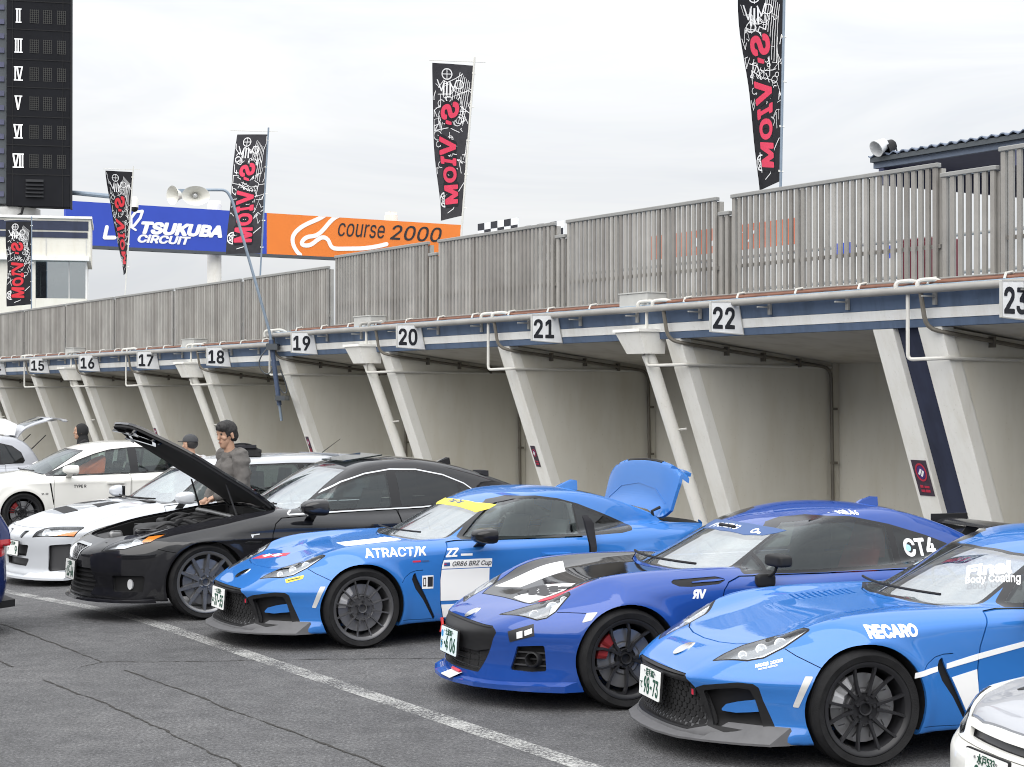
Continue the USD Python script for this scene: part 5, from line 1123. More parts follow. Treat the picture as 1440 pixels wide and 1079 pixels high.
    C.decal(st, 'decal_navy', 'sun_strip', label='dark sun strip with white lettering'); C.decal(top(aff.translate(aff.rotate(text_poly('FTUNING', .055, bold=3, width=.40), -90, origin=(0, 0)), 1.975, .26), .9, 1.5), 'decal_white', 'strip_lettering', th=.0036)
    C.decal(top(aff.rotate(unary_union([shapely.Point(2.03, -.33).buffer(.03).difference(shapely.Point(2.03, -.33).buffer(.018)), sbox(2.02, -.40, 2.04, -.36)]), 0), .9, 1.5), 'decal_white', 'decal', th=.0036)
    C.finish()
    # rear wing
    prof = [(-.14, .0), (-.10, .022), (0, .034), (.10, .026), (.15, .012), (.14, .0), (.05, -.008), (-.08, -.014)]
    wg = extrude(Polygon(prof), 1.50); wg.apply_transform(np.array([[1, 0, 0, 4.33], [0, 0, 1, -.75], [0, 1, 0, .985], [0, 0, 0, 1.0]])); wg.fix_normals()
    w = obj('rear_wing', wg, 'trim_gloss', t, smooth=30)
    for s in (-1, 1):
        obj('end_plate', bx(4.16, 4.50, s * .755 - .004, s * .755 + .004, .925, 1.05, .003), 'trim_gloss', w); obj('wing_support', hull([(4.10, s * .36 + d, .86) for d in (-.006, .006)] + [(4.18, s * .36 + d, .86) for d in (-.006, .006)] + [(4.22, s * .36 + d, .985) for d in (-.006, .006)] + [(4.36, s * .36 + d, .985) for d in (-.006, .006)]), 'trim_black', w)
    obj('dashboard', hull([(1.58, y, z) for y in (-.62, .62) for z in (.70, .79)] + [(1.95, y, z) for y in (-.60, .60) for z in (.60, .80)]), 'dash_dark', t, smooth=40)
    for y in (-.36, .36): seat(t, 2.60, y, 'seat_red' if y < 0 else 'seat_dark', .36, True)
    steering(t, 2.05, .36, .78); obj('room_mirror', bx(1.98, 2.0, -.12, .12, 1.02, 1.08, .008), 'trim_black', t)
    for x in (.85, 3.42):
        for s in (-1, 1): make_wheel(t, x, s * .765, .317, .225, 'ten_v', .252, 'rim_black', 'caliper_red', 'rim_black', face=s, rot=11)
    plate(t, -.062, .362, ('土浦307', 'ら', '·4 06'), base='plate_blue', picture=True)
    return C
CAR4 = make_old_coupe('coupe_car', 'dark blue coupe with black bonnet, red stripe and black rear wing', pose_wheel(883, 997.6, 20))
# ---------------------------------------------------------------- black saloon with its bonnet up
paint('paint_saloon_black', (0.0075, 0.0075, 0.009), metal=0.0, flake=0.0, rough=0.4, dust=.006); paint('paint_white', (0.74, 0.735, 0.70), metal=0.0, flake=0.0, rough=0.45); paint('paint_pearl', (0.50, 0.52, 0.55), metal=0.2, flake=0.06, rough=0.4); paint('paint_silver', (0.40, 0.41, 0.44), metal=0.55, flake=0.15, rough=0.38); paint('paint_navy', (0.007, 0.014, 0.06), metal=0.3, flake=0.3, rough=0.4)
plain('engine_dark', (0.025, 0.025, 0.027), 0.6, var=0.4, scale=14); plain('engine_metal', (0.28, 0.28, 0.28), 0.4, 0.8, var=0.25, scale=14); plain('lamp_red', (0.30, 0.008, 0.012), 0.2, coat=0.6); plain('liner_black', (0.016, 0.016, 0.017), 0.95)
def make_saloon():
    d = dict(W=.905, L=4.56, wheels=[(.88, .33), (3.61, .33)], zb=.92,
             deck=[(-.12, .57, .54), (.05, .66, .62), (.20, .73, .69), (.43, .79, .755), (.67, .835, .812), (1.0, .875, .866), (1.33, .915, .918), (1.6, .94, .938), (2.5, .95, .915), (3.3, .96, .925), (3.8, 1.0, .945), (4.3, 1.05, .955), (4.56, 1.02, .93)],
             nose=[(0, -.10), (.2, -.09), (.4, -.04), (.55, .03), (.7, .16), (.8, .30), (.9, .52)], nz=[(.1, .05), (.18, .0), (.3, .02), (.45, .01), (.55, .01), (.63, .035), (.70, .09), (.85, .3)], tail=TAIL, tz=TZ, bot=[(0, .19)] + BOT[1:], kk=KK,
             roof=[(1.3, .85), (1.5, .935), (1.64, .975), (1.8, 1.06), (2.1, 1.225), (2.35, 1.325), (2.6, 1.372), (2.95, 1.385), (3.3, 1.352), (3.7, 1.262), (4.0, 1.165), (4.25, 1.08), (4.5, 1.0)], wb=[(1.3, .71), (1.7, .755), (2.2, .775), (3.0, .765), (3.5, .71), (4.0, .60), (4.4, .5)], crease=.70)
    C = Car('saloon_car', 'black saloon with bonnet propped open and a tilted sunroof', body_F(d), (-.2, -1.0, .1), (4.6, 1.0, 1.45), .025, pose_wheel(291, 871, 27, .88, -.88), 'paint_saloon_black')
    t, P = C.t, 'paint_saloon_black'; sp = [(.88, .33), (3.61, .33)]
    C.carve(wells(sp, .362)); hg = spoly([(.12, 0), (.13, -.25), (.17, -.38), (.40, -.56), (.66, -.665), (1.0, -.69), (1.35, -.69), (1.55, -.685), (1.60, -.62), (1.56, -.3), (1.54, 0), (1.56, .3), (1.60, .62), (1.55, .685), (1.35, .69), (1.0, .69), (.66, .665), (.40, .56), (.17, .38), (.13, .25)])
    ub = shifted(C.K, -.0245) - wells(sp, .37, .5) - M(bx(1.55, 4.1, -1.2, 1.2, .88, 2)) - M(bx(1.95, 3.6, -.68, .68, .3, 2)) - prism(hg.buffer(-.04), (0, 0, 1), (.56, 1.4), ux=(1, 0, 0), uy=(0, 1, 0)); C.ub = ub
    front_glass(C, 1.615, 1.70, 2.28, 2.36, .69, .53)
    sw = spoly([(1.62, .888), (1.90, 1.025), (2.23, 1.180), (2.48, 1.250), (2.75, 1.286), (3.02, 1.278), (3.30, 1.222), (3.52, 1.135), (3.64, 1.05), (3.63, .985), (3.45, .945), (3.0, .918), (2.3, .905)], .012)
    side_glass(C, sw, [('front_door_window', 1.80, 2.70, 'mid_glass'), ('rear_door_window', 2.80, 3.44, 'dark_glass'), ('quarter_window', 3.47, 3.7, 'dark_glass')], chrome=True, inset=.026)
    rw = spoly([(3.55, 0), (3.58, -.45), (3.66, -.52), (4.14, -.46), (4.20, 0), (4.14, .46), (3.66, .52), (3.58, .45)], .02); obj('rear_window', C.take(top(rw, .9, 1.6)), 'dark_glass', t)
    # bonnet, swung up on its rear hinge, with a dark liner underneath
    an = math.radians(41); hx, hz = 1.62, .925; c, s = math.cos(an), math.sin(an)
    R = np.array([[c, 0, s, hx - c * hx - s * hz], [0, 1, 0, 0], [-s, 0, c, hz + s * hx - c * hz]])
    R = np.array([[c, 0, s, hx - (c * hx + s * hz)], [0, 1, 0, 0], [-s, 0, c, hz - (-s * hx + c * hz)]])
    B = car_panel(C, 'open_bonnet', lambda g: top(g, .55, 1.1), hg, P, .003, move=R)
    ln = (shifted(C.K, -.014) - shifted(C.K, -.045)) ^ prism(hg.buffer(-.015), (0, 0, 1), (.4, 1.2), ux=(1, 0, 0), uy=(0, 1, 0)); obj('bonnet_liner', ln.transform(R), 'liner_black', B)
    fr_ = (shifted(C.K, -.045) - shifted(C.K, -.075)) ^ prism(unary_union([LineString([(.20, -.36), (.32, 0), (.20, .36)]).buffer(.018), LineString([(.22, 0), (.42, -.46)]).buffer(.016), LineString([(.22, 0), (.42, .46)]).buffer(.016), LineString([(.36, -.46), (.5, 0), (.36, .46)]).buffer(.018)]), (0, 0, 1), (.4, 1.2), ux=(1, 0, 0), uy=(0, 1, 0))
    obj('bonnet_brace', fr_.transform(R), 'paint_saloon_black', B)
    for sg in (-1, 1):
        obj('hinge', tube([(1.58, sg * .60, .88), (1.50, sg * .60, .96), (1.60, sg * .60, .99)], .014, 6), 'engine_dark', B); obj('strut', tube([(1.28, sg * .58, .80), (1.16, sg * .55, 1.17)], [.011, .008], 8), 'engine_dark', B)
    # engine bay
    e = obj('engine', cat(blob(.78, 0, .70, .30, .24, .10, .45), blob(.95, -.30, .70, .22, .12, .09, .5), blob(.95, .30, .70, .22, .12, .09, .5)), 'engine_dark', t, smooth=40)
    r = rng('bay')
    for k in range(16):
        x, y = r.uniform(.28, 1.4), r.uniform(-.55, .55); obj('engine_part', cat(blob(x, y, .69 + .05 * r.random() + (x - .3) * .09, r.uniform(.03, .09), r.uniform(.03, .09), r.uniform(.02, .06), .5, 10)), ('engine_dark', 'engine_metal', 'engine_dark', 'trim_gloss')[k % 4], e, smooth=50)
    for k in range(9):
        x, y = r.uniform(.35, 1.2), r.uniform(-.5, .5); p = [(x, y, .75 + (x - .3) * .08), (x + r.uniform(.05, .2), y + r.uniform(-.15, .15), .80 + (x - .3) * .08), (x + r.uniform(.2, .4), y + r.uniform(-.25, .25), .76 + (x - .3) * .09)]
        obj('hose', tube(bend(p, .08), r.uniform(.01, .022), 8), 'engine_dark', e, smooth=50)
    obj('strut_bar', tube([(1.22, -.55, .875), (1.18, 0, .89), (1.22, .55, .875)], .02, 8), 'engine_metal', e, smooth=40); obj('slam_panel', hull([(x, y, z) for x in (.10, .30) for y in (-.42, .42) for z in (.60, .675)] + [(.34, y, .70) for y in (-.5, .5)]), 'engine_dark', e)
    for x, y in ((1.25, -.52), (1.25, .52), (.5, -.45), (.62, .42)): obj('filler_cap', cyl((x, y, .70), (x, y, .865 if x > 1 else .77), .05, 16), 'trim_black', e)
    # front
    gl = spoly([(-.17, .652), (-.235, .64), (-.16, .53), (-.12, .50), (.12, .50), (.16, .53), (.235, .64), (.17, .652)], .01); C.carve(front(gl, -.3, .3))
    inlay(C, 'grille_bars', front(gl.buffer(-.016).intersection(unary_union([aff.rotate(sbox(-.4, z, .4, z + .006), 12 * q, origin=(0, z)) for z in np.arange(.45, .72, .017) for q in (1, -1)])), -.3, .3), 'grille_black', (-.012, -.03)); inlay(C, 'grille_surround', front(gl.difference(gl.buffer(-.017)), -.3, .3), 'chrome', (.004, -.03))
    li = spoly([(-.46, .33), (-.40, .45), (.40, .45), (.46, .33), (.40, .22), (-.40, .22)], .02); C.carve(front(li, -.3, .3)); inlay(C, 'lower_grille', front(li.intersection(unary_union([sbox(-.5, z, .5, z + .013) for z in (.25, .29, .33, .37, .41)])), -.3, .3), 'trim_black', (-.01, -.05))
    lamp_part(C, [(.03, -.50, .598), (.10, -.52, .66), (.19, -.56, .70), (.38, -.66, .752), (.55, -.735, .760), (.56, -.755, .742), (.43, -.755, .655), (.22, -.66, .605)], (-.55, -.7, .5), bulbs=[((.18, -.60, .645), .035), ((.30, -.67, .68), .04)], amber=[(.40, -.70, .745), (.55, -.745, .752), (.45, -.755, .67), (.36, -.71, .67)])
    for sg in (1, -1):
        q = (lambda m: m) if sg == 1 else mirror; dF = (-.75, -.65, .05)
        fg = [(.12, -.60, .40), (.36, -.80, .40), (.34, -.79, .26), (.12, -.62, .26)]; O_ = q(oblique(fg, dF, .02)); C.carve(O_); inlay(C, 'fog_recess', O_, 'trim_black', (-.045, -.06))
        inlay(C, 'fog_lamp', q(oblique([(.235, -.725 + .03 * math.cos(a) * 1, .325 + .045 * math.sin(a)) for a in np.linspace(0, 6.1, 14)], dF)), 'lamp_silver', (-.015, -.04))
    sk = np.linspace(-.84, .84, 31); ss = []
    for y in sk:
        a = abs(y); x = float(np.interp(a, [0, .2, .4, .55, .7, .8, .85], [-.11, -.10, -.05, .02, .15, .29, .38])); ss.append([(x - .025, y, .165), (x - .02, y, .185), (x + .06, y, .20), (x + .08, y, .165)])
    obj('front_lip', cat([hull(ss[i] + ss[i + 1]) for i in range(30)]), P, t, smooth=25)
    ve = both(spoly([(1.21, .66), (1.27, .675), (1.39, .672), (1.40, .655), (1.27, .652)], .004), .7); C.decal(ve, 'chrome', 'side_vent'); C.decal(both(spoly([(1.28, .735), (1.37, .742), (1.36, .73), (1.31, .728), (1.295, .70)], .003), .7), 'chrome', 'badge')
    dp = spoly([(1.59, .868), (1.52, .82), (1.488, .72), (1.485, .5), (1.50, .25), (1.55, .205), (2.70, .205), (2.745, .25), (2.75, .86), (2.745, .908), (2.3, .90)], .012); rp = spoly([(2.757, .25), (2.80, .205), (3.30, .21), (3.40, .42), (3.60, .66), (3.70, .80), (3.68, .94), (3.4, .935), (3.0, .912), (2.757, .91)], .012)
    for nm, g in (('front_door', dp), ('rear_door', rp)):
        D = car_panel(C, nm, side, g, P); car_panel(C, nm, lambda q: mirror(side(q)), g, P)
        x = 2.45 if nm == 'front_door' else 3.35; obj('door_handle', hull([(x + a, y, z) for a in (0, .24) for y in (-.885, -.93) for z in (.765, .79)]), P, D)
    seam(C, lambda g: both(g), [(.45, .635), (.52, .615), (.60, .60)], .005)
    sr = hull([(2.38, y, z) for y in (-.34, .24) for z in (1.345, 1.358)] + [(2.78, y, z) for y in (-.34, .24) for z in (1.398, 1.412)]); obj('sunroof', sr, 'dark_glass', t)
    for sg in (-1, 1): mirror_part(t, 1.84, sg * .885, .965, P, s=sg, sx=.19, sy=.22, sz=.15, stalk=P)
    obj('roof_fin', hull([(3.46, -.03, 1.30), (3.46, .03, 1.30), (3.66, -.02, 1.255), (3.66, .02, 1.255), (3.61, 0, 1.36), (3.65, 0, 1.355)]), P, t)
    for y0, y1 in ((.10, -.52), (.60, .0)): obj('wiper', tube([(1.60 + .18 * yy * yy, yy, .978) for yy in np.linspace(y0, y1, 7)], .009, 6), 'trim_black', t)
    C.finish()
    obj('dashboard', hull([(1.70, y, z) for y in (-.64, .64) for z in (.80, .88)] + [(2.1, y, z) for y in (-.62, .62) for z in (.66, .90)]), 'dash_dark', t, smooth=40)
    for y in (-.37, .37): seat(t, 2.72, y, 'seat_grey', .48); seat(t, 3.5, y, 'seat_dark', .48)
    steering(t, 2.2, .37, .88)
    for x in (.88, 3.61):
        for sg in (-1, 1): make_wheel(t, x, sg * .785, .33, .235, 'ten_wide', .272, 'rim_machined', 'caliper_red', 'lug_steel', face=sg, rot=12, cal_ang=-.35)
    plate(t, -.128, .415, ('つくば300', 'さ', '15-64'))
    return C
CAR2 = make_saloon()

# ---------------------------------------------------------------- white estate, half hidden behind the raised bonnet
def make_estate():
    d = dict(W=.885, L=4.53, wheels=[(.93, .32), (3.555, .32)], zb=.95,
             deck=[(-.08, .58, .56), (.06, .685, .655), (.20, .755, .69), (.36, .815, .715), (.56, .865, .745), (.76, .90, .80), (.93, .92, .85), (1.3, .945, .922), (1.6, .955, .935), (2.5, .95, .93), (3.6, .96, .93), (4.2, 1.0, .95), (4.53, 1.0, .93)],
             nose=[(0, -.09), (.2, -.08), (.4, -.04), (.55, .02), (.7, .13), (.8, .26), (.9, .48)], nz=[(.08, .03), (.16, .0), (.22, .03), (.35, .03), (.5, .02), (.6, .03), (.68, .07), (.85, .3)], tail=TAIL, tz=TZ, bot=[(0, .12), (.4, .13)] + BOT[2:], kk=[(1.1, .46), (1.9, .42), (2.3, .2), (2.6, .0), (3.6, 0), (4.2, -.1)],
             roof=[(1.1, .82), (1.3, .90), (1.45, .965), (1.7, 1.115), (2.0, 1.28), (2.25, 1.385), (2.6, 1.445), (3.0, 1.462), (3.5, 1.468), (3.9, 1.452), (4.1, 1.41), (4.25, 1.30), (4.4, 1.08), (4.5, .9)], wb=[(1.1, .70), (1.6, .745), (2.2, .765), (3.2, .765), (3.9, .74), (4.4, .70)], tum=(.30, .25), gend=4.46, crease=.74)
    C = Car('estate_car', 'white estate with amber-cornered headlights behind the raised black bonnet', body_F(d), (-.2, -1.0, .08), (4.6, 1.0, 1.52), .027, (-5.74, 19.9, 36.8, -.23), 'paint_pearl')
    t, P = C.t, 'paint_pearl'; sp = [(.93, .32), (3.555, .32)]
    C.carve(wells(sp, .352)); underbody(C, wells(sp, .36, .5), (2.0, 4.1, .66, .35), .90)
    front_glass(C, 1.42, 1.56, 2.05, 2.15, .66, .54)
    sw = spoly([(1.42, .918), (1.62, 1.04), (1.83, 1.158), (2.08, 1.275), (2.35, 1.338), (2.7, 1.36), (3.3, 1.366), (3.75, 1.355), (3.98, 1.31), (4.13, 1.19), (4.18, 1.06), (4.05, .985), (3.0, .955), (1.9, .94)], .012)
    side_glass(C, sw, [('front_door_window', 1.66, 2.50, 'car_glass'), ('rear_door_window', 2.60, 3.36, 'mid_glass'), ('quarter_window', 3.44, 4.3, 'mid_glass')])
    lamp_part(C, [(-.02, -.42, .585), (.03, -.45, .655), (.10, -.52, .70), (.46, -.765, .708), (.47, -.785, .69), (.38, -.765, .56), (.2, -.64, .565)], (-.62, -.66, .42), bulbs=[((.10, -.57, .635), .05), ((.22, -.65, .635), .042)], amber=[(.16, -.615, .575), (.38, -.76, .57), (.43, -.775, .635), (.26, -.68, .60)], bez=.011)
    for sg in (1, -1):
        q = (lambda m: m) if sg == 1 else mirror; O_ = q(oblique([(-.06, -.19, .655), (-.02, -.31, .66), (-.05, -.22, .565), (-.07, -.15, .56)], (-1, -.25, .2), .01)); C.carve(O_); inlay(C, 'nose_grille', O_, 'grille_black', (-.02, -.04))
        O_ = q(oblique([(.12, -.62, .50), (.34, -.80, .52), (.28, -.76, .22), (.10, -.62, .20)], (-.75, -.65, 0), .03)); C.carve(O_); inlay(C, 'brake_duct', O_, 'grille_black', (-.05, -.07))
    for a, b in ((.36, .49), (.245, .335)):
        g = spoly([(-.36, b), (.36, b), (.30, a), (-.30, a)], .015); C.carve(front(g, -.3, .2)); inlay(C, 'lower_grille', front(g, -.3, .2), 'grille_black', (-.05, -.07))
    hg = spoly([(.05, 0), (.06, -.3), (.12, -.52), (.46, -.70), (.9, -.715), (1.3, -.71), (1.48, -.68), (1.40, -.3), (1.37, 0), (1.40, .3), (1.48, .68), (1.3, .71), (.9, .715), (.46, .70), (.12, .52), (.06, .3)]); car_panel(C, 'bonnet', lambda g: top(g, .6, 1.1), hg, P)
    C.decal(top(spoly([(.42, -.30), (.58, -.34), (.66, .22), (.50, .26)], .01), .6, 1.1), 'trim_black', 'bonnet_vent'); C.decal(top(spoly([(.80, -.38), (1.12, -.30), (1.12, -.10), (.84, -.12)], .01), .6, 1.1), 'trim_black', 'bonnet_vent'); C.decal(top(spoly([(.80, .38), (1.12, .30), (1.12, .10), (.84, .12)], .01), .6, 1.1), 'trim_black', 'bonnet_vent')
    dp = spoly([(1.46, .90), (1.44, .8), (1.43, .5), (1.46, .25), (1.52, .21), (2.48, .21), (2.53, .3), (2.54, .94), (1.9, .932)], .012); car_panel(C, 'front_door', side, dp, P)
    rp = spoly([(2.55, .3), (2.6, .21), (3.05, .21), (3.15, .42), (3.36, .66), (3.40, .95), (2.55, .945)], .012); car_panel(C, 'rear_door', side, rp, P)
    ys = np.linspace(-.80, .80, 33); ss = []
    for y in ys:
        a = abs(y); x = float(np.interp(a, [0, .2, .4, .55, .7, .8], [-.09, -.08, -.04, .02, .13, .26])); ss.append([(x - .05, y, .105), (x - .045, y, .13), (x + .03, y, .20 - (.05 if a < .4 else 0)), (x + .07, y, .11)])
    obj('front_lip', cat([hull(ss[i] + ss[i + 1]) for i in range(32)]), P, t, smooth=25)
    for sg in (-1, 1): mirror_part(t, 1.62, sg * .87, 1.0, P, s=sg, sx=.15, sy=.20, sz=.15); obj('mirror_glass', bx(1.705, 1.71, sg * .97 - .085, sg * .97 + .085, .94, 1.06, .002), 'trim_gloss', t)
    for y0, y1 in ((.10, -.5), (.6, .0)): obj('wiper', tube([(1.40 + .3 * yy * yy, yy, .975) for yy in np.linspace(y0, y1, 7)], .010, 6), 'trim_black', t)
    obj('cowl', bx(1.36, 1.44, -.6, .6, .935, .95), 'trim_black', t)
    obj('roof_spoiler', hull([(4.0, y, 1.46) for y in (-.5, .5)] + [(4.28, y, z) for y in (-.46, .46) for z in (1.40, 1.45)] + [(4.05, y, 1.42) for y in (-.5, .5)]), P, t); obj('aerial', tube([(3.95, -.2, 1.47), (4.22, -.2, 1.64)], [.006, .003], 6), 'trim_black', t)
    C.finish()
    obj('dashboard', hull([(1.6, y, z) for y in (-.62, .62) for z in (.80, .90)] + [(2.0, y, z) for y in (-.60, .60) for z in (.7, .93)]), 'dash_dark', t)
    for y in (-.36, .36): seat(t, 2.6, y, 'seat_dark', .5); seat(t, 3.4, y, 'seat_dark', .5)
    for x in (.93, 3.555):
        for sg in (-1, 1): make_wheel(t, x, sg * .77, .32, .225, 'twelve', .25, 'rim_gunmetal', 'caliper_red', 'lug_steel', face=sg)
    plate(t, -.108, .445, ('土浦 304', 'す', '9'), y=-.06)
    return C
CARE = make_estate()

# ---------------------------------------------------------------- white saloon
def make_white_saloon():
    d = dict(W=.885, L=4.54, wheels=[(.9, .32), (3.6, .32)], zb=.93,
             deck=[(-.02, .62, .60), (.12, .72, .68), (.3, .82, .78), (.6, .895, .865), (.97, .94, .905), (1.15, .955, .915), (1.6, .96, .92), (2.5, .96, .925), (3.6, 1.0, .95), (4.2, 1.08, .98), (4.54, 1.06, .95)],
             nose=[(0, 0), (.2, .01), (.4, .05), (.55, .11), (.7, .22), (.8, .34), (.9, .55)], nz=[(.1, .03), (.2, .0), (.35, .02), (.5, .0), (.62, .02), (.7, .07), (.85, .3)], tail=TAIL, tz=TZ, bot=BOT, kk=KK,
             roof=[(.8, .86), (1.0, .925), (1.12, .965), (1.4, 1.10), (1.7, 1.25), (1.95, 1.345), (2.2, 1.395), (2.6, 1.424), (3.0, 1.42), (3.4, 1.37), (3.8, 1.26), (4.1, 1.14), (4.4, 1.0)], wb=[(.8, .66), (1.2, .73), (2.0, .765), (3.0, .76), (3.6, .70), (4.1, .60), (4.4, .5)], crease=.80)
    C = Car('saloon_car', 'white saloon with an orange cloth inside and black wheels', body_F(d), (-.1, -1.0, .1), (4.6, 1.0, 1.48), .03, pose_at(33, 26.9, 30, .9, -.87, -.2), 'paint_white')
    t, P = C.t, 'paint_white'; sp = [(.9, .32), (3.6, .32)]
    C.carve(wells(sp, .35)); underbody(C, wells(sp, .36, .5), (1.8, 3.6, .66, .35), .90)
    front_glass(C, 1.12, 1.24, 1.84, 1.96, .68, .54, glass='mid_glass')
    sw = spoly([(1.24, .892), (1.50, 1.005), (1.79, 1.13), (2.1, 1.235), (2.36, 1.298), (2.7, 1.328), (3.0, 1.326), (3.35, 1.26), (3.6, 1.15), (3.78, 1.03), (3.72, .965), (3.3, .925), (2.6, .905), (1.7, .893)], .012)
    side_glass(C, sw, [('corner_window', 1.2, 1.62, 'car_glass'), ('front_door_window', 1.65, 2.66, 'car_glass'), ('rear_door_window', 2.80, 3.28, 'mid_glass'), ('quarter_window', 3.32, 3.9, 'mid_glass')])
    obj('rear_window', C.take(top(spoly([(3.60, 0), (3.62, -.5), (4.1, -.46), (4.16, 0), (4.1, .46), (3.62, .5)], .02), .9, 1.6)), 'dark_glass', t)
    hg = spoly([(.22, 0), (.25, -.4), (.40, -.62), (.9, -.70), (1.15, -.68), (1.08, -.3), (1.06, 0), (1.08, .3), (1.15, .68), (.9, .70), (.4, .62), (.25, .4)]); car_panel(C, 'bonnet', lambda g: top(g, .6, 1.1), hg, P)
    dp = spoly([(1.40, .89), (1.385, .7), (1.395, .4), (1.44, .25), (1.5, .22), (2.58, .22), (2.63, .3), (2.64, .90), (1.7, .888)], .012); D = car_panel(C, 'front_door', side, dp, P); rp = spoly([(2.652, .3), (2.70, .22), (3.1, .22), (3.2, .42), (3.42, .66), (3.60, .95), (3.3, .92), (2.652, .902)], .012); car_panel(C, 'rear_door', side, rp, P)
    obj('door_handle', hull([(x, y, z) for x in (2.24, 2.52) for y in (-.87, -.91) for z in (.755, .785)]), P, D)
    vt = both(spoly([(1.315, .79), (1.345, .775), (1.372, .60), (1.405, .425), (1.38, .44), (1.34, .64)], .003), .6); C.carve(vt); inlay(C, 'fender_vent', vt ^ M(bx(0, 5, -1.2, 0, 0, 2)), 'trim_black', (-.014, -.018))
    lamp_part(C, [(.12, -.50, .66), (.30, -.58, .74), (.52, -.70, .80), (.55, -.74, .76), (.40, -.74, .66), (.2, -.62, .62)], (-.6, -.65, .45), bulbs=[((.28, -.62, .70), .05)])
    C.decal(sdec(aff.translate(text_poly('TYPE R', .045, bold=3, width=.20), 1.70, .70)), 'decal_black', 'lettering'); C.decal(sdec(aff.translate(text_poly('2.0', .03, bold=2, width=.11), 1.18, .60)), 'decal_black', 'lettering')
    for sg in (-1, 1): mirror_part(t, 1.62, sg * .87, .995, P, s=sg, sx=.20, sy=.20, sz=.15, stalk=P)
    for y0, y1 in ((.10, -.5), (.6, .0)): obj('wiper', tube([(1.10 + .25 * yy * yy, yy, .975) for yy in np.linspace(y0, y1, 7)], .010, 6), 'trim_black', t)
    C.finish()
    obj('dashboard', hull([(1.4, y, z) for y in (-.62, .62) for z in (.80, .88)] + [(1.85, y, z) for y in (-.60, .60) for z in (.7, .93)]), 'dash_dark', t)
    for y in (-.36, .36): seat(t, 2.55, y, 'seat_dark', .5)
    steering(t, 2.0, .36, .92)
    for x in (.9, 3.6):
        for sg in (-1, 1): make_wheel(t, x, sg * .77, .32, .225, 'seven_twin', .255, 'rim_black', 'caliper_red', 'rim_black', face=sg)
    plate(t, -.02, .42, ('水戸 300', 'た', '20-07'))
    oc = thing('cloth', 'orange cloth bundle lying inside the white saloon', 'cloth', C.t.GetAttribute('xformOp:translate').Get(), 30)
    r = rng('cloth'); pts = []
    p = Manifold.hull_points(np.array([(1.75, y, .86) for y in (-.55, .0)] + [(2.30, y, z) for y in (-.55, -.05) for z in (.90, 1.16)] + [(2.36, -.3, 1.20)]))
    tm = trimesh.Trimesh(*to_arrays(p.refine_to_length(.06))[:2], process=False); tm.vertices += (meshkit.noise(tm.vertices * 9)[:, None] - .5) * .05; obj('folded_cloth', tm, 'orange_cloth', oc, smooth=True)
    return C
CARW = make_white_saloon()

# ---------------------------------------------------------------- hatchbacks at the left edge
def hatch_d():
    return dict(W=.85, L=3.85, wheels=[(.75, .30), (3.2, .30)], zb=.98, deck=[(0, .66, .63), (.15, .76, .72), (.4, .86, .82), (.9, .95, .90), (1.1, .98, .92), (2.0, .98, .93), (3.0, 1.0, .95), (3.85, 1.0, .95)],
                nose=[(0, 0), (.3, .02), (.55, .1), (.7, .2), (.8, .32), (.9, .5)], nz=[(.1, .04), (.3, .0), (.55, .0), (.7, .06), (.9, .3)], tail=[(0, 0), (.4, .03), (.6, .07), (.75, .16), (.85, .3), (.95, .5)], tz=[(.1, .15), (.25, .04), (.4, .0), (.6, .01), (.85, .05), (1.1, .10)], bot=[(0, .18), (3.0, .2), (3.9, .25)], kk=KK,
                roof=[(.8, .88), (1.0, .98), (1.3, 1.13), (1.6, 1.29), (1.85, 1.41), (2.2, 1.49), (2.6, 1.515), (3.0, 1.51), (3.3, 1.48), (3.5, 1.40), (3.65, 1.24), (3.78, 1.0), (3.85, .9)], wb=[(.8, .66), (1.4, .72), (2.2, .74), (3.0, .72), (3.4, .68), (3.8, .62)], tum=(.26, .2), gend=3.8, crease=.72)
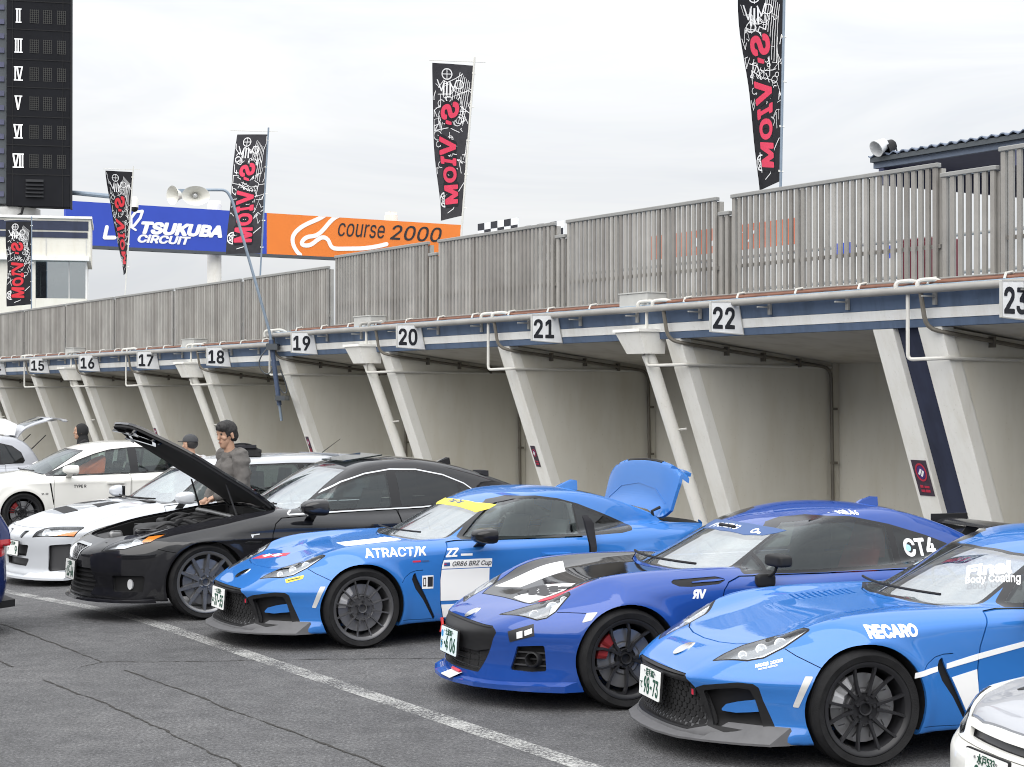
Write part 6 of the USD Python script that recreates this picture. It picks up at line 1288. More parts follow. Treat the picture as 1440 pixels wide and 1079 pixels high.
def make_hatch(name, label, pose, P, open_):
    C = Car(name, label, body_F(hatch_d()), (-.1, -.95, .12), (3.9, .95, 1.56), .033, pose, P); t = C.t; sp = [(.75, .30), (3.2, .30)]
    C.carve(wells(sp, .33)); underbody(C, wells(sp, .34, .5), (1.6, 3.45, .64, .4), .95); front_glass(C, 1.02, 1.18, 1.72, 1.84, .66, .54, glass='mid_glass')
    sw = spoly([(1.25, .965), (1.5, 1.12), (1.8, 1.28), (2.1, 1.36), (2.6, 1.395), (2.95, 1.38), (3.2, 1.32), (3.36, 1.20), (3.42, 1.05), (3.38, 1.0), (2.6, .985), (1.8, .97)], .012)
    side_glass(C, sw, [('front_door_window', 1.4, 2.3, 'mid_glass'), ('rear_door_window', 2.4, 2.95, 'mid_glass'), ('quarter_window', 2.98, 3.5, 'dark_glass')])
    hg = spoly([(.1, .55), (.5, .62), (.54, 1.0), (.44, 1.37), (-.44, 1.37), (-.54, 1.0), (-.5, .62), (-.1, .55)], .03)
    pr = prism(hg, (1, 0, 0), (3.30, 4.2), ux=(0, 1, 0), uy=(0, 0, 1)) + top(spoly([(3.30, -.44), (3.30, .44), (3.6, .46), (3.6, -.46)]), 1.3, 1.6)
    a = C.skin ^ pr; C.carve(pr)
    gw = prism(spoly([(-.40, 1.02), (.40, 1.02), (.36, 1.33), (-.36, 1.33)], .03), (1, 0, 0), (3.3, 4.2), ux=(0, 1, 0), uy=(0, 0, 1))
    an = math.radians(-78); hx, hz = 3.32, 1.47; c, s = math.cos(an), math.sin(an); R = np.array([[c, 0, s, hx - (c * hx + s * hz)], [0, 1, 0, 0], [-s, 0, c, hz - (-s * hx + c * hz)]])
    mv = (lambda m: m.transform(R)) if open_ else (lambda m: m)
    H = obj('open_tailgate' if open_ else 'tailgate', mv(a - gw), P, t); obj('rear_window', mv(a ^ gw), 'dark_glass', H)
    if open_:
        for y in (-.48, .48): obj('gas_strut', tube([(3.45, y, 1.12), (3.85, y, 1.50)], [.012, .008], 8), 'trim_black', H)
        obj('parcel_sheet', hull([(3.10, y, 1.52) for y in (-.3, .2)] + [(3.16, y, 1.80) for y in (-.3, .2)] + [(3.36, y, 1.70) for y in (-.35, .1)] + [(3.32, y, 1.50) for y in (-.35, .1)]), 'decal_white', H)
    zl_ = 0 if open_ else -.20; tl = oblique([(3.62, -.70, .98 + zl_), (3.80, -.60, .98 + zl_), (3.84, -.62, .78 - zl_ * .4 + zl_), (3.66, -.76, .76 - zl_ * .4 + zl_)], (.7, -.7, .1), .03); TL = obj('tail_lamp', C.take(tl), 'lamp_red', t); obj('tail_lamp', C.take(mirror(tl)), 'lamp_red', t)
    dp = spoly([(1.20, .95), (1.18, .5), (1.25, .24), (2.28, .24), (2.33, .4), (2.34, .975), (1.8, .96)], .012); D = car_panel(C, 'front_door', side, dp, P); rp = spoly([(2.352, .4), (2.4, .24), (2.75, .24), (2.85, .42), (3.0, .66), (3.05, .99), (2.352, .978)], .012); D2 = car_panel(C, 'rear_door', side, rp, P)
    obj('door_handle', hull([(x, y, z) for x in (2.72, 2.95) for y in (-.85, -.885) for z in (.83, .86)]), P, D2)
    for sg in (-1, 1): mirror_part(t, 1.5, sg * .84, 1.05, P, s=sg)
    if not open_: obj('bumper_lip', hull([(x, y, z) for x, y in ((3.5, -.78), (3.86, -.55), (3.86, .55), (3.5, .78)) for z in (.21, .27)]), 'trim_black', t)
    C.finish()
    for y in (-.36, .36): seat(t, 2.3, y, 'seat_dark', .55); seat(t, 3.1, y, 'seat_dark', .55)
    for x in (.75, 3.2):
        for sg in (-1, 1): make_wheel(t, x, sg * .73, .30, .195, 'seven_twin', .225, 'rim_gunmetal', 'caliper_silver', 'lug_steel', face=sg)
    return C
CARS = make_hatch('hatchback_car', 'silver hatchback with its tailgate open, at the left edge', pose_at(62, 31.0, 32, 3.75, -.70, -.25), 'paint_silver', True)
CARB = make_hatch('hatchback_car', 'dark navy car of which only the red-lamped tail shows', pose_at(22, 14.2, 30, 3.83, -.68, 0), 'paint_navy', False)

# ---------------------------------------------------------------- white coupe nose at the lower right corner
def make_corner_car():
    d = dict(W=.84, L=4.4, wheels=[(.85, .31), (3.4, .31)], zb=.84, deck=[(0, .545, .51), (.10, .61, .575), (.25, .665, .63), (.5, .715, .69), (.9, .765, .745), (1.3, .805, .785), (1.7, .83, .80), (2.5, .84, .80), (3.5, .88, .84), (4.4, .88, .83)],
             nose=[(0, 0), (.2, .012), (.4, .05), (.55, .11), (.7, .22), (.8, .36), (.9, .60)], nz=[(.1, .05), (.2, .0), (.35, .0), (.44, .0), (.475, .015), (.50, .05), (.55, .065), (.62, .11), (.7, .16), (.85, .35)], tail=TAIL, tz=TZ, bot=BOT, kk=KK,
             roof=[(1.3, .76), (1.55, .86), (1.9, 1.02), (2.2, 1.15), (2.5, 1.22), (2.9, 1.22), (3.3, 1.15), (3.7, 1.02), (4.1, .88)], wb=[(1.3, .66), (2.0, .71), (3.0, .68), (3.6, .6), (4.1, .5)], kn=.04)
    C = Car('coupe_car', 'white car nose with grey bonnet at the lower right corner', body_F(d), (-.1, -.95, .1), (4.45, .95, 1.32), .022, (1.96, 7.0, 14), 'paint_white'); t, P = C.t, 'paint_white'; sp = [(.85, .31), (3.4, .31)]
    C.carve(wells(sp, .34)); underbody(C, wells(sp, .35, .5), (1.9, 3.4, .6, .35), .80); front_glass(C, 1.55, 1.72, 2.2, 2.3, .62, .5)
    sw = spoly([(1.8, .885), (2.1, 1.03), (2.35, 1.12), (2.8, 1.13), (3.2, 1.06), (3.45, .95), (3.4, .91), (2.4, .885)], .01); side_glass(C, sw, [('door_window', 1.8, 2.8, 'mid_glass'), ('quarter_window', 2.86, 3.5, 'dark_glass')])
    hl = [(.085, -.435, .535), (.13, -.47, .60), (.25, -.58, .65), (.37, -.665, .675), (.39, -.695, .65), (.30, -.655, .55), (.18, -.56, .505), (.11, -.48, .508)]
    lamp_part(C, hl, (-.6, -.55, .55), bulbs=[((.17, -.54, .57), .04), ((.27, -.615, .60), .035)])
    hg = spoly([(.10, 0), (.11, -.25), (.145, -.41), (.30, -.56), (.52, -.67), (.9, -.69), (1.4, -.67), (1.62, -.62), (1.52, -.2), (1.5, 0), (1.52, .2), (1.62, .62), (1.4, .67), (.9, .69), (.52, .67), (.30, .56), (.145, .41), (.11, .25)]); car_panel(C, 'bonnet', lambda g: top(g, .5, 1.0), hg, 'paint_silver', label='grey bonnet')
    r = rng('smudge'); C.decal(top(unary_union([shapely.Point(.55 + .1 * r.normal(), .42 + .06 * r.normal()).buffer(.012 + .018 * r.random(), quad_segs=2) for _ in range(26)]), .5, 1.0), 'trim_black', 'bonnet_print')
    g = spoly([(-.36, .555), (.36, .555), (.34, .515), (-.34, .515)], .006); C.carve(front(g, -.2, .3)); inlay(C, 'upper_grille', front(g, -.2, .3), 'grille_black', (-.03, -.045))
    g = spoly([(-.42, .33), (.42, .33), (.38, .20), (-.38, .20)], .015); C.carve(front(g, -.2, .2)); inlay(C, 'lower_grille', front(g, -.2, .2), 'grille_black', (-.04, -.06))
    for sg in (1, -1):
        q = (lambda m: m) if sg == 1 else mirror; O_ = q(oblique([(.10, -.50, .34), (.26, -.68, .34), (.24, -.67, .24), (.10, -.52, .24)], (-.75, -.65, 0), .01)); C.carve(O_); inlay(C, 'corner_duct', O_, 'grille_black', (-.03, -.05))
    seam(C, front, [(-.5, .492), (-.3, .495), (.3, .495), (.5, .492)], .005)
    C.finish()
    for y in (-.34, .34): seat(t, 2.5, y, 'seat_dark', .36)
    for x in (.85, 3.4):
        for sg in (-1, 1): make_wheel(t, x, sg * .73, .31, .205, 'twelve', .24, 'rim_gunmetal', 'caliper_silver', 'lug_steel', face=sg)
    plate(t, -.028, .425, ('水戸533', 'ぬ', '21-30'), y=.0)
    return C
CARN = make_corner_car()
# ---------------------------------------------------------------- things beyond the pit roof
def wpt(px, py, D): return np.array([(px - 720) / FPX * D, D, CAM_H + (556 - py) / FPX * D])      # surveyed point at a known distance
def s_on(px, t):
    """Distance along the front at depth t behind it, for a bearing."""
    k = (px - 720) / FPX; return (k * (B0[1] + UN[1] * t) - B0[0] - UN[0] * t) / (UU[0] - k * UU[1])
def zl(py, s, t): return CAM_H + (556 - py) / FPX * (B0[1] + UN[1] * t + UU[1] * s)

# lap board tower
def pivot(x, y, deg): a = math.radians(deg); return (x - (x * math.cos(a) - y * math.sin(a)), y - (x * math.sin(a) + y * math.cos(a)), 0)
sc = thing('lap_board', 'tall black lap board with white Roman numerals at the top left', 'scoreboard', pivot((98 - 720) / FPX * 50, 50, 13.2), 13.2)
def face(px, py): p = wpt(px, py, 50.0); return p[0], p[2]
x0, zb = face(12, 292); x1, zt_ = face(98, -120)
obj('cabinet', bx(x0, x1, 50.0, 50.5, zb, zt_, .02), 'board_black', sc); obj('side_trim', bx(x1 + .002, x1 + .06, 50.03, 50.45, zb - .02, zt_), 'board_edge', sc)
obj('side_cabinet', bx(x0 - 1.6, x0 - .02, 50.25, 51.3, zb + .1, zt_), 'steel_dark', sc)
for k in range(26): z = zb + .3 + k * .42; obj('louvre', hull([(x0 - 1.5, 50.2, z), (x0 - .08, 50.2, z), (x0 - 1.5, 50.248, z + .16), (x0 - .08, 50.248, z + .16), (x0 - 1.5, 50.248, z), (x0 - .08, 50.248, z)]), 'roof_under', sc)
for yy, rn in ((-15, 'I'), (25, 'II'), (67, 'III'), (106, 'IV'), (147, 'V'), (187, 'VI'), (228, 'VII')):
    xa, zc = face(28, yy); g = []
    w = {'I': .05, 'V': .17}
    tw = {'I': .07, 'II': .15, 'III': .22, 'IV': .24, 'V': .17, 'VI': .24, 'VII': .30}[rn]; x = -tw / 2; H = .42
    for ch in rn:
        if ch == 'I': g.append(sbox(x + .008, 0, x + .05, H)); x += .072
        else: g.append(unary_union([stroke([(x, H), (x + .075, 0)], .05), stroke([(x + .075, 0), (x + .15, H)], .04)]).intersection(sbox(-1, 0, 1, H))); x += .165
    g += [sbox(-tw / 2 - .01, 0, tw / 2 + .005, .035), sbox(-tw / 2 - .01, H - .035, tw / 2 + .005, H)] if 'I' in rn else [sbox(-tw / 2 - .03, H - .03, tw / 2 + .02, H)]
    obj('numeral', on_plane(unary_union(g), .012, (xa, 49.998, zc - H / 2), (1, 0, 0), (0, 0, 1)), 'print_white', sc)
    for pxd in (49, 67, 86):
        xd, _ = face(pxd, yy); gr_ = unary_union([sbox(i * .058 - .116 - .005, -.20, i * .058 - .116 + .005, .20) for i in range(5)] + [sbox(-.12, j * .062 - .195, .12, j * .062 - .188) for j in range(7)])
        obj('digit_module', on_plane(gr_, .008, (xd, 49.998, zc), (1, 0, 0), (0, 0, 1)), 'led_off', sc)
    _, zs = face(0, yy + 19); obj('panel_seam', bx(x0 + .002, x1 - .002, 49.988, 49.999, zs - .012, zs + .012), 'well_black', sc)
for px in (20, 88): xx, _ = face(px, 0); obj('panel_seam', bx(xx - .008, xx + .008, 49.986, 49.9985, zb + .01, zt_ - .01), 'well_black', sc)
for k in range(5):
    xa, z = face(50, 256 + k * 5.3); obj('vent_slat', hull([(xa - .25, 49.998, z - .03), (xa + .25, 49.998, z - .03), (xa - .25, 49.93, z - .03), (xa + .25, 49.93, z - .03), (xa - .25, 49.998, z + .05), (xa + .25, 49.998, z + .05)]), 'board_edge', sc)
xp, zp = face(18, 292); obj('tower_column', cyl((xp, 50.9, 0), (xp, 50.9, zb - .002), .80, 32), 'tower_grey', sc, smooth=40); obj('cable', tube([(xp + .05, 50.06, zb - .35), (xp + .3, 50.05, zb - .2), (xp + .35, 50.05, zb + .02)], .04, 6), 'well_black', sc)

# control building with striped parapet and glass room
cb = thing('control_building', 'cream control building with navy striped parapet and glass upper room', 'building', pivot((127 - 720) / FPX * 46, 46, 13.0), 13.0)
DB = 46.0
def cbp(px, py): p = wpt(px, py, DB); return p[0], p[2]
def cbox(a, b, c, d, y0, y1, m, nm): X0, Z1 = cbp(a, b); X1, Z0 = cbp(c, d); return obj(nm, bx(X0, X1, DB + y0, DB + y1, Z0, Z1), m, cb)
cbox(-60, 308, 127, 367, .05, 3.2, 'cream_wall', 'parapet'); cbox(-60, 311.5, 124, 324.5, .03, .048, 'navy_band', 'stripe'); cbox(-60, 327, 123, 335, .03, .048, 'navy_band', 'stripe'); cbox(-60, 304.5, 129, 308, 0, 3.25, 'band_white', 'coping'); cbox(-60, 361, 125, 367, -.05, .045, 'band_white', 'ledge')
cbox(66, 336, 67, 360, .035, .049, 'tower_grey', 'panel_joint'); cbox(120.5, 336, 121.5, 360, .035, .049, 'tower_grey', 'panel_joint')
cbox(-60, 367.2, 52, 560, .1, 3.1, 'cream_wall', 'wall'); cbox(52.2, 420, 122, 560, .1, 3.1, 'cream_wall', 'wall'); cbox(52.3, 367.3, 97, 419.8, .25, .27, 'window_glass', 'window'); cbox(98, 367.3, 120, 419.8, .25, .27, 'window_glass', 'window'); cbox(96.9, 367.2, 98.1, 420, .22, .30, 'tower_grey', 'mullion'); cbox(120, 367.2, 121.6, 420, .2, 3.0, 'band_white', 'corner_post')
cbox(52.5, 367.3, 121, 419.7, 2.9, 3.0, 'soffit', 'back_partition')

# gantry sign over the track
GT = (-18.56, 75.0)
def g_t(px): k = (px - 720) / FPX; return (k * GT[1] - GT[0]) / (UN[0] - k * UN[1])
def g_z(px, py): return CAM_H + (556 - py) / FPX * (GT[1] + UN[1] * g_t(px))
ga = thing('gantry_sign', 'long blue and orange sign board on a gantry across the track', 'sign', (GT[0], GT[1], 0), RZB)
Z1, Z0 = 10.48, 8.57; tb, te = g_t(375), g_t(650)
obj('blue_board', bx(g_t(92), tb - .003, 0, .25, Z0, Z1), 'banner_blue', ga); obj('orange_board', bx(tb, te, -.004, .25, Z0, Z1), 'banner_orange', ga); obj('lower_beam', bx(g_t(92), te, -.03, .27, Z0 - .14, Z0 - .002), 'steel_dark', ga)
def on_g(g, m, nm, d=.012): return obj(nm, on_plane(g, d, (0, -.006, 0), (1, 0, 0), (0, 0, 1)), m, ga)
def gtext(t, a, b, ya, yb, **k):
    xa, xb = g_t(a), g_t(b); pm = (a + b) / 2; z0, z1 = g_z(pm, yb), g_z(pm, ya); g = text_poly(t, z1 - z0, width=xb - xa, **k); bb = g.bounds
    return aff.translate(aff.scale(g, 1, (z1 - z0) / (bb[3] - bb[1]), origin=(0, bb[1])), xa - bb[0], z0 - bb[1])
on_g(gtext('TSUKUBA', 198, 312, 314, 332, bold=7, shear=.25), 'print_white', 'lettering'); on_g(gtext('CiRCUiT', 193, 268, 331, 343, bold=5, shear=.25), 'print_white', 'lettering')
on_g(gtext('course', 475, 541, 315, 334, bold=0, shear=.25), 'ink_black', 'lettering'); on_g(gtext('2000', 548, 621, 318, 339, bold=1, shear=.25), 'ink_black', 'lettering')
def gline(pts, w=.20): return LineString(scurve([(g_t(330 + x / 4.36), g_z(330 + x / 4.36, 280 + y / 4.36)) for x, y in pts], 6)).buffer(w / 2, quad_segs=4).intersection(sbox(-5, Z0 + .01, 40, Z1 - .01))
on_g(unary_union([gline([(560, 92), (470, 140), (385, 190), (355, 235), (362, 290), (400, 342)]), gline([(665, 100), (570, 155), (490, 225), (425, 245), (410, 275), (440, 285), (500, 255), (545, 235), (572, 252), (590, 290), (650, 305), (760, 303), (930, 276)])]), 'print_white', 'course_map')
def gl2(pts, w=.17): return LineString([(g_t(120 + x / 4.69), g_z(120 + x / 4.69, 170 + y / 4.69)) for x, y in pts]).buffer(w / 2, quad_segs=3)
on_g(unary_union([gl2([(140, 700), (125, 770), (190, 770)]), gl2([(375, 595), (330, 600), (300, 640), (300, 690)], .12), gl2([(375, 595), (360, 640), (320, 690), (290, 700)], .12), gl2([(300, 700), (330, 720)], .1)]), 'print_white', 'logo')
for px in (310, 560):
    tt = g_t(px); obj('gantry_column', cyl((tt, .75, 0), (tt, .75, Z1 + .35), .33, 20), 'column_white', ga, smooth=40); obj('cap', bx(tt - .2, tt + .2, .5, 1.0, Z1 + .352, Z1 + .5), 'column_white', ga)

# camera on a thin boom from the lap board
cc = thing('surveillance_camera', 'dome camera on a thin boom beside the lap board', 'camera', (0, 0, 0))
pe = wpt(186, 279, 49.5); obj('boom', tube([wpt(98, 270.5, 50.5), pe], .07, 8), 'steel_blue', cc); obj('camera_head', cat(lathe([(.001, .16), (.07, .15), (.12, .05), (.12, -.16), (.001, -.16)], 20, 'z').apply_translation(pe + [.05, 0, -.10])), 'horn_white', cc, smooth=40)
obj('dome', xf(trimesh.creation.icosphere(2, .115), pe + [.05, 0, -.28]), 'trim_gloss', cc, smooth=True)

# leaning loudspeaker pole
plain('steel_wrap', (0.055, 0.08, 0.14), 0.5, var=.3, scale=30)
DS = 28.3
sp = thing('loudspeaker_pole', 'leaning blue-grey pole carrying two horn loudspeakers', 'loudspeaker', (0, 0, 0))
obj('pole', tube(bend([wpt(274, 267, DS), wpt(318, 267, DS), wpt(326, 281, DS), wpt(380, 470, DS), wpt(396, 592, DS)], .15), .024, 10), 'steel_blue', sp, smooth=40)
obj('pole_foot', tube([wpt(381, 478, DS), wpt(393, 570, DS)], .040, 10), 'steel_wrap', sp, smooth=40); obj('clamp', bx(*(lambda p: (p[0] - .08, p[0] + .10, p[1] - .1, p[1] + .5, p[2] - .05, p[2] + .05))(wpt(382, 488, DS))), 'steel_dark', sp); obj('clamp', bx(*(lambda p: (p[0] - .06, p[0] + .10, p[1] - .1, p[1] + .5, p[2] - .04, p[2] + .04))(wpt(393, 560, DS))), 'steel_dark', sp)
obj('cable', tube(scurve([wpt(383, 484, DS), wpt(368, 500, DS), wpt(366, 518, DS), wpt(377, 526, DS), wpt(386, 508, DS), wpt(391, 540, DS), wpt(398, 552, DS), wpt(394, 520, DS)], 6), .012, 6), 'steel_dark', sp)
def horn(c, d, nm):
    prof = [(.045, -.24), (.05, -.10), (.07, .0), (.12, .10), (.19, .17), (.20, .18), (.185, .172), (.11, .105), (.06, .0), (.001, -.02), (.001, -.24)]
    m = lathe(prof, 28, 'z'); m.vertices[:, 0] *= 1.15; m.vertices[:, 1] *= .8; d_, u1, u2 = dirframe(d); R = np.eye(4); R[:3, 0], R[:3, 1], R[:3, 2], R[:3, 3] = u1, u2, d_, c; m.apply_transform(R)
    h = obj('horn', m, 'horn_white', sp, smooth=40, label=nm); k = lathe([(.001, .06), (.03, .05), (.05, .0), (.001, .0)], 16, 'z'); k.apply_transform(R); obj('horn_core', k, 'lamp_silver', h, smooth=40)
horn(wpt(274, 275, DS), (.25, -.95, -.12), 'front horn, facing the camera'); horn(wpt(256, 274, DS + .15), (-.75, -.55, -.1), 'second horn, turned away')
obj('horn_bracket', bx(*(lambda p: (p[0] - .2, p[0] + .2, p[1] + .02, p[1] + .07, p[2] - .03, p[2] + .03))(wpt(266, 268, DS))), 'steel_blue', sp)

# ---------------------------------------------------------------- banners (upright flags) along the railing
def banner(label, px_top, py_top, px_base, py_base, wid, hgt, twist, red, t=.34, base_m='flag_black', ripple=.02, seed=0):
    """Cloth hangs to the left of its pole and turns edge-on by `twist` (top, bottom degrees) towards the foot."""
    s = s_on(px_base, t); foot = wp(t, s, zl(py_base, s, t)); D = foot[1]; topp = wpt(px_top, py_top, D); ax = topp - foot; Lp = np.linalg.norm(ax); ax /= Lp
    T = thing('banner', label, 'banner', (0, 0, 0), 0, 'upright banners along the pit railing'); r = rng(seed); ph = r.uniform(0, 6, 4)
    lf = np.array([-1.0, 0, 0]); lf -= ax * (lf @ ax); lf /= np.linalg.norm(lf); bk = np.cross(lf, ax); bk = bk if bk[1] > 0 else -bk
    def P(u, v, off=0.0):
        """u from the free edge (0) to the pole (1), v from the foot of the cloth (0) to its top (1)."""
        u, v = np.asarray(u, float), np.asarray(v, float); q = (1 - u) * wid; a = np.radians(twist[1] + (twist[0] - twist[1]) * v ** 1.3)
        dep = np.sin(a) * q + ripple * np.sin(7 * v + 4 * u + ph[0]) * (1 - u) + ripple * .6 * np.sin(13 * v + ph[1]) * (1 - u)
        lat = np.cos(a) * q + .012 * np.sin(9 * v + ph[2])
        base = topp - ax * .06; h = hgt * (1 - v)
        return base - ax * h[..., None] - ax * (.05 * (1 - u) * (1 - v))[..., None] + lf * lat[..., None] + bk * (dep + off)[..., None]
    nu, nv = 9, 40; U, V = np.meshgrid(np.linspace(0, 1, nu), np.linspace(0, 1, nv), indexing='ij'); n = nu * nv; idx = np.arange(n).reshape(nu, nv)
    a, b = P(U, V, 0).reshape(-1, 3), P(U, V, .003).reshape(-1, 3); q = np.stack([idx[:-1, :-1], idx[1:, :-1], idx[1:, 1:], idx[:-1, 1:]], -1).reshape(-1, 4); tr = np.vstack([q[:, [0, 1, 2]], q[:, [0, 2, 3]]])
    obj('cloth', trimesh.Trimesh(np.vstack([a, b]), np.vstack([tr[:, ::-1], tr + n]), process=False), base_m, T, smooth=60)
    def print_on(g, m, nm, off, kd=None):
        vs, fs, o = [], [], 0
        for p in polys(g):
            v, f = trimesh.creation.triangulate_polygon(p, engine='earcut'); v3 = np.c_[v, np.zeros(len(v))]; v3, f = trimesh.remesh.subdivide_to_size(v3, f, .09); vs.append(v3[:, :2]); fs.append(f + o); o += len(v3)
        v, f = np.vstack(vs), np.vstack(fs); w3 = P(v[:, 0], v[:, 1], -off); obj(nm, trimesh.Trimesh(w3, f, process=False), m, T, kind=kd)
    asp = hgt / wid
    def txt(ch, v0, hh, w_):
        g = text_poly(ch, 1.0, bold=5); bb = g.bounds; g = aff.translate(g, -(bb[0] + bb[2]) / 2, -(bb[1] + bb[3]) / 2); g = aff.scale(g, w_ / (bb[2] - bb[0]), 1 / (bb[3] - bb[1]), origin=(0, 0))
        if ch == 'S': g = aff.scale(g, -1, 1, origin=(0, 0))
        g = aff.rotate(g, 90, origin=(0, 0)); return aff.translate(aff.scale(g, hh, 1.0, origin=(0, 0)), .44 + .03 * math.sin(v0 * 9), v0)
    L = [txt('M', .155, .52, .125), txt('O', .285, .46, .105), txt('I', .375, .50, .05), txt('V', .47, .50, .12), txt('’', .625, .16, .03), txt('S', .70, .48, .105)]
    L = [aff.rotate(g, r.uniform(-4, 4)) for g in L]; red_g = unary_union(L)
    ell = lambda g: aff.scale(g, 1, 1 / asp, origin=(0, 0)); W = []
    def circ(cx, cy, rad, w_): return aff.translate(ell(shapely.Point(0, 0).buffer(rad, quad_segs=6).exterior.buffer(w_)), cx, cy)
    def seg(pts, w_=.012): return aff.translate(ell(LineString([(x, y * asp) for x, y in pts]).buffer(w_, cap_style=2)), 0, 0)
    W += [circ(.36, .935, .12, .012), seg([(.24, .935), (.48, .935)], .008), seg([(.36, .90), (.36, .97)], .008), circ(.18, .13, .16, .016), circ(.18, .13, .09, .012), seg([(.04, .10), (.32, .16)]), seg([(.18, .08), (.18, .18)]), seg([(.05, .16), (.31, .10)])]
    W += [seg([(.30, .89), (.22, .83), (.12, .90)], .014), seg([(.42, .89), (.52, .84), (.60, .90)], .014), seg([(.28, .88), (.27, .80)], .02), seg([(.36, .88), (.35, .80)], .02), seg([(.44, .88), (.44, .80)], .02), circ(.66, .87, .10, .010)]
    for _ in range(70):
        x, y = r.uniform(.06, .92), r.uniform(.30, .88); dx, dy = r.normal(0, .16), r.normal(0, .05); W.append(seg([(np.clip(x, .03, .97), y), (np.clip(x + dx, .03, .97), y + dy), (np.clip(x + 1.4 * dx + r.normal(0, .08), .03, .97), y + dy + r.normal(0, .04))], r.uniform(.004, .009)))
    for _ in range(14): W.append(circ(r.uniform(.12, .85), r.uniform(.3, .85), r.uniform(.04, .11), .007))
    for k in range(7): W.append(seg([(.68 + .04 * k, .95 - .01 * k), (.45 + .06 * k, .66 - .01 * k)], .006))
    W.append(seg([(.30, .04), (.55, .06), (.72, .16), (.95, .22)], .010))
    wg = unary_union(W).intersection(sbox(.02, .02, .98, .985))
    print_on(wg.difference(red_g), 'print_white', 'line_art', .004, 'stuff'); print_on(red_g.buffer(.02).difference(red_g).intersection(sbox(.02, .02, .98, .98)), 'flag_black', 'lettering_edge', .006); print_on(red_g, red, 'lettering', .008)
    obj('banner_pole', tube([foot - ax * .5, topp + ax * .06], .015, 8), 'steel_blue' if seed % 2 else 'pipe_white', T, smooth=40); obj('cross_bar', tube([topp - ax * .03 + lf * (wid + .05), topp - ax * .0 - lf * .16], .006, 6), 'pipe_white', T)
    for v in np.linspace(.05, .95, 5): p = P(np.array(1.0), np.array(v)); obj('tie', hull([p + d for d in np.array([(-.02, -.012, -.012), (.035, -.012, -.012), (-.02, .02, .012), (.035, .02, .012), (-.02, -.012, .012), (.035, .02, -.012)])]), 'pipe_white', T)
banner('dark banner with red vertical letters at the left edge beside the control building', 44, 308, 44, 446, .62, 2.02, (0, 6), 'flag_red', seed=1)
banner('banner with red letters between the lap board and the loudspeaker', 187, 238, 176, 412, .58, 2.10, (2, 70), 'flag_red', seed=2)
banner('wide banner with pink letters right behind the loudspeaker pole', 377, 184, 365, 400, .62, 2.10, (20, 0), 'flag_pink', base_m='flag_grey', seed=3)
banner('banner with pink letters in front of the end of the orange sign', 667, 86, 650, 312, .59, 2.13, (0, 55), 'flag_pink', base_m='flag_grey', seed=4)
banner('tallest banner, cut by the top of the photo, narrow and twisted', 1104, -34, 1098, 262, .50, 2.16, (15, 72), 'flag_pink', seed=5)

# ---------------------------------------------------------------- things on the roof deck seen through the railing
def deck_sheet(nm, label, cat_, a, b, ya, yb, t, m, thick=.02):
    T = thing(nm, label, cat_, wp(t, 0, 0), RZB); sa, sb_ = s_on(a, t), s_on(b, t); z1, z0 = zl(ya, sa, t), zl(yb, sa, t); return T, obj('board', bx(0, thick, sb_, sa, z0, z1), m, T), sa, sb_, z0, z1
T, _, sa, sb_, z0, z1 = deck_sheet('notice_board', 'orange sponsor board behind the railing above bays 21 and 22', 'sign', 912, 1132, 333, 366, 2.9, 'sponsor_orange')
for q, (f, w_) in enumerate(((.30, .10), (.42, .07), (.55, .16), (.66, .05))): obj('print_mark', hull([(-.004, sa - (sa - sb_) * f - k, z) for k, z in ((0, z0 + .1), (w_, z0 + .1), (w_ + .12, z1 - .1), (.12, z1 - .1))] + [(-.001, sa - (sa - sb_) * f - k, z) for k, z in ((0, z0 + .1), (w_, z0 + .1), (w_ + .12, z1 - .1), (.12, z1 - .1))]), 'print_white', T)
deck_sheet('notice_board', 'small blue board behind the railing right of the orange one', 'sign', 1172, 1202, 343, 362, 2.9, 'banner_blue'); deck_sheet('notice_board', 'second small blue board behind the railing, near the maroon cabinet', 'sign', 1243, 1252, 346, 364, 2.9, 'banner_blue')
for i, (a, b, ya, yb) in enumerate(((672, 728, 315, 372), (738, 792, 318, 380))):
    T, _, sa, sb_, z0, z1 = deck_sheet('chequered_board', ['chequered board whose top shows over the railing', 'second chequered board, behind the railing gap above bay 20'][i], 'board', a, b, ya, yb, 2.6, 'check_white'); n = 6
    for j in range(n):
        for k in range(n):
            if (j + k) % 2 == 0: obj('black_square', bx(-.003, -.001, sb_ + (sa - sb_) * j / n, sb_ + (sa - sb_) * (j + 1) / n, z0 + (z1 - z0) * k / n, z0 + (z1 - z0) * (k + 1) / n), 'ink_black', T)
cbn = thing('cabinet', 'maroon steel cabinet standing behind the railing at the right', 'cabinet', wp(1.1, s_on(1286, 1.1), 0), RZB); obj('body', bx(0, .5, -.22, .22, 3.03, 3.62, .01), 'maroon', cbn); obj('door', bx(-.012, -.002, -.19, .19, 3.08, 3.58, .004), 'maroon', cbn); obj('handle', bx(-.03, -.013, -.15, -.13, 3.3, 3.4), 'rail_metal', cbn)
far = thing('inner_railing', 'low grey railing on the far side of the roof deck', 'railing', wp(3.1, 0, 0), RZB)
for z in (3.42, 3.86): obj('rail', tube([(0, -12, z), (0, 7, z)], .022, 8), 'rail_metal', far)
obj('kick_wall', bx(-.03, .03, -12, 7, 3.025, 3.36), 'slat_metal_dark', far)
for s in np.arange(-11.8, 7, 1.6): obj('post', cyl((0, s, 3.0), (0, s, 3.86), .025, 8), 'rail_metal', far)

